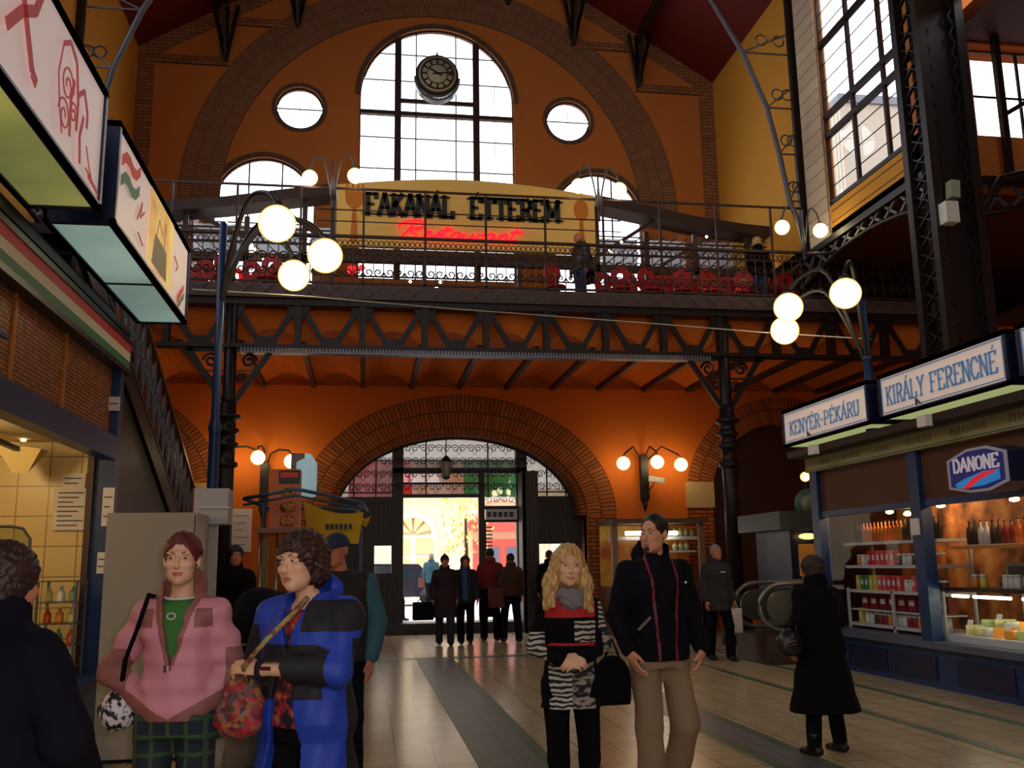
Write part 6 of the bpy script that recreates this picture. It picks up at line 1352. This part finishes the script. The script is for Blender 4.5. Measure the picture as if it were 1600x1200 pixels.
# ===== woman in the blue jacket
bl = M('royal_blue_cloth', rgb(28, 62, 178), .6, var=.1, vs=5); bk = M('black_panel_cloth', rgb(20, 18, 26), .7, var=.1)
j = J(neck=(0, .01, 1.42), head=(-.02, -.05, 1.555), shL=(.185, .02, 1.35), elL=(.20, -.09, 1.12), wrL=(-.06, -.26, 1.13), shR=(-.18, -.02, 1.35), elR=(-.24, -.02, 1.11), wrR=(-.20, -.16, .98), hdL=(-1, -.25, .12), hdR=(.3, -.6, -.4), pnL=(.1, .6, -.75), pnR=(1, .3, 0), hrot=(-.02, -.02, -.10), w=1.06, belly=.03, headscale=1.08, curl=1.0, knL=(.11, -.03, .48), anL=(.12, 0, .085))
t = place('person with curly dark hair in a royal blue and black jacket, holding a bag strap', 486, 832, 4.3, rad_yaw(-32), 1.66)
def z_blue(C):
    x, y, z = C[:, 0], C[:, 1], C[:, 2]; sh = (z > 1.27) & (z < 1.40) & (x > .06); fore = (y < -.13) & (z > 1.0) & (z < 1.22) & (x < .20); back = (x*.6+y*.8 > .11) & (z < 1.24); R_s = (x < -.18) & (z < 1.3); return (sh | fore | back | R_s).astype(int)
cf2 = coatf(j, .042, .70, .16, .072, .050, .082, vopen=1.18, open_=1.16, openw=.035, amp=.006, hoodb=1, seed=4.)
floral = M('floral_print', rgb(170, 40, 60), .7, tex='voronoi', scale=42, cells=True, stops=[(.2, rgb(170, 34, 50)), (.4, rgb(50, 40, 80)), (.55, rgb(165, 120, 70)), (.7, rgb(170, 50, 60)), (.85, rgb(60, 80, 60))])
figure(t, j, .0052, skin_p, [('jacket', cf2, [bl, bk], z_blue), ('blouse', lambda P: np.maximum(loft(P, torso_rows(j, .014), 2.1), np.maximum(P[:, 2]-1.36, .88-P[:, 2])), M('dark_floral_blouse', rgb(110, 30, 44), .8, tex='noise', scale=22, stops=[(.42, rgb(30, 20, 34)), (.55, rgb(170, 40, 50)), (.65, rgb(150, 130, 70))])), ('trousers', trousf(j, .115, .088, .082, .98, .04, .003), blackc)]+shoes(j, shoem), hair=('curly', M('dark_brown_curls', rgb(52, 24, 18), .5)))
tl(t, 'emblem', MB().box(-.02, .03, -.305, -.30, 1.13, 1.145), M('maroon_emblem', rgb(90, 20, 30), .5))
tb = thing('floral_bag', 'colourful floral fabric bag held in front of the blue jacket', 'bag', tuple(Pl(t, (-.16, -.23, 1.0))), None, rad_yaw(-30))
sdf_obj('bag_body', lambda P: smin(ell(P, (0, 0, -.02), (.095, .06, .12)), ell(P, (-.03, 0, -.08), (.10, .06, .065)), .05)+.005*np.sin(P[:, 0]*60+3*np.sin(P[:, 2]*30)), (-.2, -.15, -.25), (.2, .15, .2), .008, [floral], tb)
MB().tube([Pl(t, p) for p in ((-.12, -.24, 1.05), (-.10, -.31, 1.14), (-.03, -.25, 1.25), (.04, -.17, 1.35), (.06, -.10, 1.41))], .012, 6).build('strap', M('strap_print', rgb(150, 130, 80), .7, tex='noise', scale=40, stops=[(.4, rgb(120, 60, 50)), (.6, rgb(160, 150, 90))]), tb)
# ===== blonde woman
zeb = M('zebra_print', rgb(20, 18, 20), .8, tex='wave', scale=11, dist=5.5, dir='Z', stops=[(.42, rgb(20, 18, 20)), (.55, rgb(190, 182, 176))])
zeb2 = M('fine_zebra_print', rgb(20, 18, 20), .8, tex='noise', scale=30, mp=(.5, .5, 1.6), stops=[(.46, rgb(24, 22, 24)), (.55, rgb(150, 142, 136))])
redk = M('red_knit', rgb(176, 26, 34), .8)
j = J(neck=(0, .01, 1.43), head=(.0, -.03, 1.57), shL=(.145, .0, 1.35), elL=(.20, .0, 1.11), wrL=(.05, -.19, 1.04), elR=(-.21, .0, 1.10), wrR=(-.06, -.20, 1.035), hdL=(-.9, -.35, -.2), hdR=(.95, -.35, -.1), pnL=(.1, .8, -.5), pnR=(-.1, .8, -.5), curl=1.0, hrot=(.08, 0, .06), headscale=1.06, w=.86, knL=(.10, -.02, .47), anL=(.09, .05, .085), knR=(-.085, -.05, .47), anR=(-.045, -.02, .085))
t = place('smiling blonde person in a zebra-patterned black, red and white coat, hands clasped', 886, 850, 5.5, rad_yaw(-6), 1.61)
def z_zeb(C):
    x, y, z = C[:, 0], C[:, 1], C[:, 2]; o = np.zeros(len(C), int)
    front = (y < -.02); o[(z < 1.03) & front & (x < 0)] = 1; o[(z < 1.03) & front & (x >= 0)] = 2; o[(np.abs(x) > .135) & (z < 1.03)] = 0
    o[(x > .02) & (x < .15) & (z > 1.13) & (z < 1.25) & front] = 1; o[(x > .17) & (z > 1.2) & (z < 1.36)] = 1; o[(x > .19) & (z < 1.2)] = 2; o[(x < -.15) & (z < 1.19) & (z > 1.0)] = 1; o[(z > 1.27) & (z < 1.40) & (np.abs(x) < .15) & front] = 3; o[(z > 1.112) & (z < 1.128) & (y < -.06) & (np.abs(x) < .14)] = 3; o[(np.abs(x) < .12) & (y < -.15) & (z < 1.10) & (z > 1.0)] = 0
    return o
figure(t, j, .0052, skin_p, [('coat', coatf(j, .024, .755, .34, .048, .042, .075, amp=.005, seed=2.), [blackc, zeb, zeb2, redk], z_zeb), ('scarf', lambda P: smax(smin(ell(P, (0, -.02, 1.405), (.115, .105, .052)), ell(P, (.01, -.09, 1.36), (.07, .05, .05)), .03), -cone(P, (0, .0, 1.40), (0, 0, 1.6), .055, .06), .01)+.004*np.sin(P[:, 2]*150+5*np.sin(P[:, 0]*30)), M('grey_scarf', rgb(125, 118, 122), .9)), ('trousers', trousf(j, .085, .062, .05, 1.0, .05, .002), blackc)]+shoes(j, shoem, .12), hair=('long', M('blonde_hair', rgb(214, 178, 112), .45, tex='noise', scale=30, mp=(3, 3, .5), col2=rgb(160, 118, 66)[:3])))
tl(t, 'teeth', MB().tube([(.003+.019*k, -.129+.007*k*k, 1.5065+.006*k*k) for k in (-1, -.5, 0, .5, 1)], .0034, 5), white_m)
# ===== man in the black jacket
j = J(neck=(0, .01, 1.445), head=(-.01, -.02, 1.585), shL=(.185, .01, 1.385), elL=(.25, .03, 1.12), wrL=(.255, -.05, .90), elR=(-.245, .03, 1.12), wrR=(-.225, -.09, .91), hdL=(-.4, -.2, -.9), hdR=(.3, -.3, -.9), pnL=(-.9, .3, 0), hrot=(-.95, 0, 0), male=True, w=1.0, knL=(.125, -.06, .49), anL=(.10, .12, .10), knR=(-.09, -.03, .48), anR=(-.10, -.06, .085), toeL=.25)
t = place('person with dark goatee in a black jacket with red trim and khaki trousers', 1020, 805, 6.0, rad_yaw(8), 1.80)
def z_man(C):
    x, y, z = C[:, 0], C[:, 1], C[:, 2]; e = .075+.05*np.clip((z-1.0)/.4, 0, 1); return ((y < -.03) & (np.abs(np.abs(x-.0)-.055-.03*np.clip((z-.95)/.4, 0, 1)) < .0075)).astype(int)
figure(t, j, .0055, skin, [('jacket', coatf(j, .029, .855, .04, .058, .047, .082, amp=.006, collar=.05, seed=3., hoodb=1), [M('black_shell', rgb(12, 12, 19), .85, var=.2, spec=.15), M('red_trim', rgb(120, 18, 26), .6)], z_man), ('trousers', trousf(j, .090, .080, .080, .90, .03, .007, 5.), M('khaki_cloth', rgb(142, 118, 92), .85, var=.1, vs=5))]+shoes(j, shoem), hair=('crop', M('near_black_hair', rgb(22, 16, 14), .5)))
Rm = rotm(*j['hrot']); hc = V3(*j['head']); sdf_obj('goatee', lambda P: ell((P-hc)@Rm, (0, -.088, -.088), (.017, .012, .016)), hc-.15, hc+.15, .004, [M('near_black_hair', (0, 0, 0))], t)
tl(t, 'chest_badge', MB().sph((.12, -.155, 1.30), .008, 8, 6), M('white_badge', rgb(200, 225, 255), .3))
tl(t, 'paper_in_hand', MB().bar((-.20, -.17, 1.04), (-.13, -.19, 1.11), .05, .008), M('dull_paper', rgb(120, 110, 95), .7))
tb = thing('black_bag', 'black bag hanging at the right hand of the man in khaki trousers', 'bag', tuple(Pl(t, (-.30, .0, .74))), None, .1)
sdf_obj('bag_body', lambda P: smax(np.maximum(np.abs(P[:, 0])-.105-.2*(-P[:, 2]-.1)*0, np.abs(P[:, 1])-.06), np.maximum(ell(P, (0, 0, -.03), (.135, .1, .19)), -.13-P[:, 2]), .02), (-.2, -.15, -.22), (.2, .15, .22), .008, [blackc], tb)
MB().tube([Pl(t, p) for p in ((-.36, 0, .84), (-.30, -.02, .98), (-.24, 0, .84))], .010, 6).build('handle', blackc, tb)
# ===== person in long black coat walking away
j = J(neck=(0, -.02, 1.42), head=(0, -.05, 1.55), shL=(.175, -.01, 1.35), elL=(.24, .03, 1.10), wrL=(.25, -.05, .92), elR=(-.23, -.02, 1.11), wrR=(-.13, -.20, 1.08), hdR=(.3, -.7, .3), w=1.12, hipL=(.09, 0, .88), knL=(.13, .04, .47), anL=(.15, .16, .10), knR=(-.11, -.14, .50), anR=(-.14, -.10, .085))
j.update(dict(knL=(.15, .03, .48), anL=(.21, .08, .11), knR=(-.14, -.06, .48), anR=(-.20, -.06, .085)))
t = place('person seen from behind in a long black coat walking by the right stall', 1272, 872, 7.45, rad_yaw(196), 1.56)
figure(t, j, .008, skin_d, [('coat', coatf(j, .040, .36, .20, .068, .05, .075, amp=.006, collar=.04, seed=6.), blackc), ('trousers', trousf(j, .095, .07, .06, 1.0, .07, .003), blackc)]+shoes(j, shoem, .05), eyes=False, hair=('back', M('dark_auburn_hair', rgb(48, 24, 18), .6)))
tb = thing('dark_handbag', 'dark handbag carried at the left side of the long black coat', 'bag', tuple(Pl(t, (.33, .0, .93))), None, .2)
sdf_obj('bag_body', lambda P: smax(ell(P, (0, 0, 0), (.12, .08, .12)), -.09-P[:, 2], .02), (-.2, -.15, -.2), (.2, .15, .2), .01, [M('dark_leather', rgb(26, 22, 26), .35)], tb)
MB().tube([Pl(t, p) for p in ((.33, .08, 1.0), (.26, .02, 1.2), (.19, 0, 1.42), (.24, -.05, 1.2), (.33, -.08, 1.0))], .009, 6).build('strap', shoem, tb)
MB().tube([tb.location+Vector((-.08, -.085, .02)), tb.location+Vector((.0, -.095, .035))], .004, 4).tube([tb.location+Vector((-.07, -.085, -.01)), tb.location+Vector((.02, -.095, .01))], .004, 4).build('shiny_trim', M('bright_metal', (1, 1, 1)), tb)
# ===== man with the cap
j = J(neck=(0, 0, 1.44), head=(-.02, -.03, 1.58), shL=(.20, .01, 1.38), elL=(.27, .02, 1.10), wrL=(.25, -.06, .86), male=True, w=1.05, hrot=(-.15, .08, 0))
t = place('person in a navy cap and dark vest with teal sleeves behind the blue jacket', 532, 838, 7.0, rad_yaw(-18), 1.74)
def z_cap(C): return ((np.abs(C[:, 0]) > .215)).astype(int)
figure(t, j, .009, skin_d, [('jacket', coatf(j, .035, .84, .03, .064, .05, .075, amp=.005, seed=8.), [M('dark_olive_vest', rgb(26, 28, 26), .8), M('teal_sleeve', rgb(44, 92, 112), .8)], z_cap), ('trousers', trousf(j, .1, .08, .075, .95, .04), navyc)]+shoes(j, shoem), hair=('cap', M('navy_cap', rgb(20, 36, 70), .7), 'cap'))
# ===== bending person between the two women
t = place('person in dark clothes and grey trousers bending forward between the pink and blue jackets', 0, 0, 7.4, rad_yaw(60), 1.68, ploc=(-.78, 7.7, 0))
j = J(pel=(0, .16, .90), neck=(0, -.30, 1.20), head=(.0, -.44, 1.17), shL=(.18, -.26, 1.13), elL=(.20, -.34, .86), wrL=(.12, -.42, .70), hipL=(.09, .14, .86), knL=(.11, .02, .48), anL=(.12, .08, .085), hrot=(0, .9, 0), w=1.05)
def bendcoat(P):
    d = cone(P, (0, .17, .88), (0, -.02, 1.18), .165, .185); d = smin(d, cone(P, (0, -.02, 1.18), (0, -.28, 1.20), .185, .13), .05)
    for s_ in 'LR': d = smin(d, cone(P, j['sh'+s_], j['el'+s_], .085, .065), .05); d = smin(d, cone(P, j['el'+s_], np.array(j['wr'+s_]), .064, .05), .03)
    return d+fold(P, .006, 2.)
figure(t, j, .009, skin, [('jacket', bendcoat, navyc), ('trousers', trousf(j, .105, .085, .085, .97, .05, .006), M('grey_cloth', rgb(112, 104, 98), .85, var=.12))]+[('shoe', shoef(j, s_), M('brown_leather', rgb(96, 66, 42), .5)) for s_ in 'LR'], eyes=False, hair=('short', M('near_black_hair', (0, 0, 0))))
t2 = thing('carrier_bag', 'white plastic carrier bag with green print beside the pink jacket', 'bag', (-.84, 8.0, .36)); p = atY(348, 1122, 7.95); p.z = .19
pl_ = M('white_plastic', rgb(165, 165, 160), .35)
sdf_obj('bag_body', lambda P: smax(np.maximum(np.abs(P[:, 0])-.085, np.abs(P[:, 1])-.05)-.01, np.abs(P[:, 2])-.17, .03)+.007*np.sin(P[:, 2]*40+6*np.sin(P[:, 0]*30)), (-.15, -.12, -.22), (.15, .12, .24), .009, [pl_, M('green_print', rgb(50, 110, 80), .5)], t2, lambda C: ((C[:, 2] > .05) & (C[:, 2] < .09) & (np.abs(C[:, 0]) < .07)).astype(int)).location
t2.location = p
q = MB(); q.tube([p+Vector((-.05, 0, .16)), p+Vector((-.02, 0, .30)), p+Vector((.05, 0, .16))], .008, 5); OFF[t2.name] = Matrix.Translation(p); q.build('handle', pl_, t2)
# ===== dark figure at the left stall
j = J(neck=(0, -.02, 1.43), head=(0, -.04, 1.56), shL=(.20, .0, 1.36), elL=(.30, -.02, 1.10), wrL=(.22, -.20, .95), w=1.22, hrot=(0, .1, 0))
t = place('dark-haired person in a dark coat at the left stall, cut by the frame', 2, 850, 3.1, rad_yaw(150), 1.60)
figure(t, j, .008, skin_d, [('coat', coatf(j, .045, .60, .10, .072, .055, .08, amp=.006, collar=.05, seed=9.), navyc), ('trousers', trousf(j, .1, .08, .075, 1.0, .04), blackc)]+shoes(j, shoem), eyes=False, hair=('back', M('dark_brown_hair', rgb(44, 20, 16), .6)))
tb = thing('brown_strap_bag', 'dark bag with a brown strap across the back of the dark coat at left', 'bag', tuple(Pl(t, (.3, .1, .85))), None, 0)
MB().tube([Pl(t, p) for p in ((-.12, .10, 1.42), (-.02, .19, 1.25), (.12, .20, 1.05), (.24, .12, .9))], .014, 6).build('strap', M('brown_strap', rgb(90, 50, 34), .6), tb)
sdf_obj('bag_body', lambda P: ell(P, (0, 0, -.05), (.09, .13, .12)), (-.15, -.2, -.2), (.15, .2, .12), .012, [blackc], tb)
# ===== grey-haired man with a white bag and more distant people
def walker(label, loc, yaw, H, coatm, hairspec, trm=blackc, skinm=skin_d, hem=.72, male=True, step=.12, h=.013, arm=None, w=1.0, coat2=None, zone=None, z0=0., flare=.04, eyes=False, hrot=(0, 0, 0), seed=0.):
    j = J(male=male, w=w, hrot=hrot, knL=(.10, -.05-step*.5, .49), anL=(.10, -step, .09), knR=(-.10, .02+step*.3, .48), anR=(-.10, step, .095), **(arm or {}))
    t = thing('person', label, 'person', (loc[0], loc[1], z0), None, rad_yaw(yaw), H/1.7)
    figure(t, j, h, skinm, [('coat', coatf(j, .034, hem, flare, .066, .05, .075, amp=.004, collar=.03, seed=seed), [coatm]+([coat2] if coat2 else []), zone), ('trousers', trousf(j, .096, .075, .07, 1.0, .05, .003), trm)]+shoes(j, shoem), eyes=eyes, hair=hairspec, brows=False)
    return t, j
def hbag(label, t, loc, size, mat, name='bag', hd=True):
    tb = thing(name, label, 'bag', tuple(Pl(t, loc)), None, t.rotation_euler[2]); a, b_, c = size
    sdf_obj('bag_body', lambda P: smax(np.maximum(np.abs(P[:, 0])-a, np.abs(P[:, 1])-b_), np.abs(P[:, 2]+c)-c, .02), (-a-.05, -b_-.05, -2*c-.05), (a+.05, b_+.05, .05), .014, [mat], tb)
    M_ = OFF[tb.name]; MB().tube([M_@Vector(p) for p in ((-a*.6, 0, -.02), (0, 0, .13), (a*.6, 0, -.02))], .009, 5).build('handle', mat, tb); return tb
greyh = M('grey_hair', rgb(140, 128, 122), .6); dkh = M('near_black_hair', (0, 0, 0)); brh = M('dark_brown_hair', (0, 0, 0))
t, j = walker('grey-haired person in dark clothes walking past the right arch', (5.51, 14.7), 12, 1.77, M('charcoal_cloth', rgb(30, 30, 36), .8), ('crop', greyh), w=1.1, eyes=True, h=.011)
tl(t, 'chest_print', MB().box(-.03, .05, -.165, -.16, 1.28, 1.295), white_m)
hbag('plain white shopping bag carried by the grey-haired person', t, (.26, -.05, .75), (.10, .05, .19), M('white_plastic_bag', rgb(212, 200, 196), .5))
t, j = walker('person in a dark plum coat and bobble hat walking in from the doorway', (1.60, 19.0), 0, 1.70, M('plum_cloth', rgb(38, 16, 26), .8), ('beanie', M('plum_hat', rgb(60, 18, 30), .8), 'hat'), M('dark_jeans', rgb(24, 30, 46), .8), hem=.52, male=False, w=1.15)
hbag('black bag carried by the person in the plum coat, left of the doorway pair', t, (-.42, 0, .82), (.2, .08, .17), blackc)
t, j = walker('person with brown hair and blue scarf beside the plum coat in the doorway', (2.02, 19.2), 0, 1.69, M('dark_anorak', rgb(20, 20, 30), .8), ('back', M('brown_hair', rgb(80, 44, 26), .6)), hem=.78, male=False, coat2=M('blue_scarf', rgb(34, 74, 120), .8), zone=lambda C: ((np.abs(C[:, 0]+.02) < .05) & (C[:, 1] < -.05) & (C[:, 2] > .85)).astype(int), step=-.1)
t, j = walker('person in a red coat seen from behind at the open door leaf', (2.58, 19.7), 185, 1.84, M('red_coat_cloth', rgb(112, 20, 18), .8), ('crop', dkh), hem=.95, w=1.2)
hbag('large black bag hanging beside the red coat at the door', t, (.05, .15, .78), (.2, .09, .18), blackc)
t, j = walker('person in a dark brown jacket walking out through the doorway', (2.94, 19.3), 190, 1.73, M('brown_cloth', rgb(62, 30, 16), .8), ('crop', dkh), navyc, hem=.88, step=.16, w=1.1)
hbag('dark red bag beside the brown jacket at the doorway', t, (.30, 0, 1.05), (.15, .08, .20), M('dark_red_bag', rgb(84, 14, 14), .6))
t, j = walker('person in a teal jacket standing outside in the street', (2.08, 29.5), 170, 1.66, M('teal_jacket', rgb(30, 76, 88), .8), ('crop', greyh), navyc, hem=.80, z0=.22, h=.018)
hbag('brown bag held by the person in teal outside', t, (.3, 0, .95), (.1, .06, .14), M('brown_bag', rgb(96, 60, 46), .7))
t, j = walker('dark silhouette of a person half hidden by the left side of the doorway', (.86, 23.6), 90, 1.60, navyc, ('crop', dkh), hem=.7, z0=.22, h=.018)
t, j = walker('dark-clothed person at the glazed side of the entrance behind the blonde person', (3.98, 20.6), 160, 1.80, blackc, ('crop', dkh), h=.016)
t, j = walker('dark-clothed figure standing by the left iron column', (-1.52, 12.2), 20, 1.78, blackc, ('back', dkh), h=.014, w=1.2)
lj = M('leather_jacket', rgb(40, 28, 26), .35); jeans = M('blue_jeans', rgb(40, 58, 96), .8)
t, j = walker('bald person in a dark leather jacket standing on the gallery right of the sign', (4.25, 18.0), -60, 1.66, lj, None, jeans, hem=.85, z0=6.4, step=0, arm=dict(head=(0, -.05, 1.57)), eyes=True)
hbag('dark bag in the hand of the person in leather jacket on the gallery', t, (.25, 0, .8), (.11, .06, .13), blackc)
t, j = walker('light-haired person in dark jacket and jeans on the right half of the gallery', (8.0, 18.0), 180, 1.70, blackc, ('back', M('straw_hair', rgb(205, 170, 110), .6)), jeans, hem=.85, z0=6.4, step=0)
WORLD = 3.8; EXPO = 0.0; FLASH = 150
# ---------------------------------------------------------------- world and lamps
w = bpy.data.worlds.new('world'); sc.world = w; w.use_nodes = True; nt = w.node_tree; nt.nodes.clear()
bg = nn(nt, 'ShaderNodeBackground'); out = nn(nt, 'ShaderNodeOutputWorld'); bg.inputs[0].default_value = (.93, .96, 1, 1); bg.inputs[1].default_value = WORLD
nt.links.new(bg.outputs[0], out.inputs[0])
def portal(loc, rot, sx, sy):
    l = bpy.data.lights.new('daylight_portal', 'AREA'); l.shape = 'RECTANGLE'; l.size = sx; l.size_y = sy; l.cycles.is_portal = True
    o = bpy.data.objects.new('daylight_portal', l); COL.objects.link(o); o.location = loc; o.rotation_euler = rot
portal((1.68, YW+.8, 11.2), (-PI/2, 0, 0), 3.9, 6.8)
portal((2.2, 22.9, 1.9), (-PI/2, 0, 0), 6, 3.8)
portal((XR+.6, 14.7, 10.6), (0, PI/2, 0), 5, 3.3)
for y0, y1 in ((13.1, 16.25), (6, 11.4), (-1, 4), (-9, -4)): portal((XL-.6, (y0+y1)/2, 10.6), (0, -PI/2, 0), 5, y1-y0)
portal((1.7, YB-.5, 11), (PI/2, 0, 0), 7.2, 9.2)
portal((11.5, 13.6, 8.9), (-PI/2, 0, 0), 3.9, 1.7)
portal((-2.35, YW+.8, 9.3), (-PI/2, 0, 0), 2.4, 3.6); portal((5.62, YW+.8, 9.3), (-PI/2, 0, 0), 2.4, 3.6)
def plight(name, loc, c, e, r=.1):
    l = bpy.data.lights.new(name, 'POINT'); l.color = c; l.energy = e; l.shadow_soft_size = r; o = bpy.data.objects.new(name, l); COL.objects.link(o); o.location = loc
plight('stall_light_left', (-3.6, 8.2, 2.55), (1, .70, .30), 34, .15)
plight('stall_light_left', (-3.6, 5.0, 2.55), (1, .70, .30), 24, .15)
plight('stall_light_right', (7.5, 12.2, 2.45), (1, .72, .4), 34, .1)
plight('stall_light_right', (7.5, 9.6, 2.45), (1, .72, .4), 28, .1)
plight('cheese_light', (7.35, 9.6, 1.0), (.95, 1, .7), 9, .05)
plight('kiosk_light', (6.2, 20.4, 2.0), (1, .9, .7), 10, .1)
plight('camera_flash', (.05, -.02, HC+.05), (1, .95, .88), FLASH, .03)
for x, y in ((-1.6, -3), (6.1, -3), (6.1, 3)):  # lamp posts added out of view to brighten the foreground
    globe_lamp('street_lamp', 'lamp post with three globes added behind the viewpoint to brighten the foreground, %s' % ('left' if x < 0 else ('far right' if y < 0 else 'near right')), (x, y), 0, [(x+.6, y-1, 5.1), (x+1.2, y, 5.1), (x+.6, y+1, 5.1)], .2, .03, top=5.45)
sc.cycles.use_denoising = True
sc.cycles.max_bounces = 8; sc.cycles.diffuse_bounces = 4; sc.cycles.transparent_max_bounces = 24; sc.cycles.sample_clamp_indirect = 4; sc.cycles.caustics_reflective = False; sc.cycles.caustics_refractive = False
sc.view_settings.exposure = EXPO
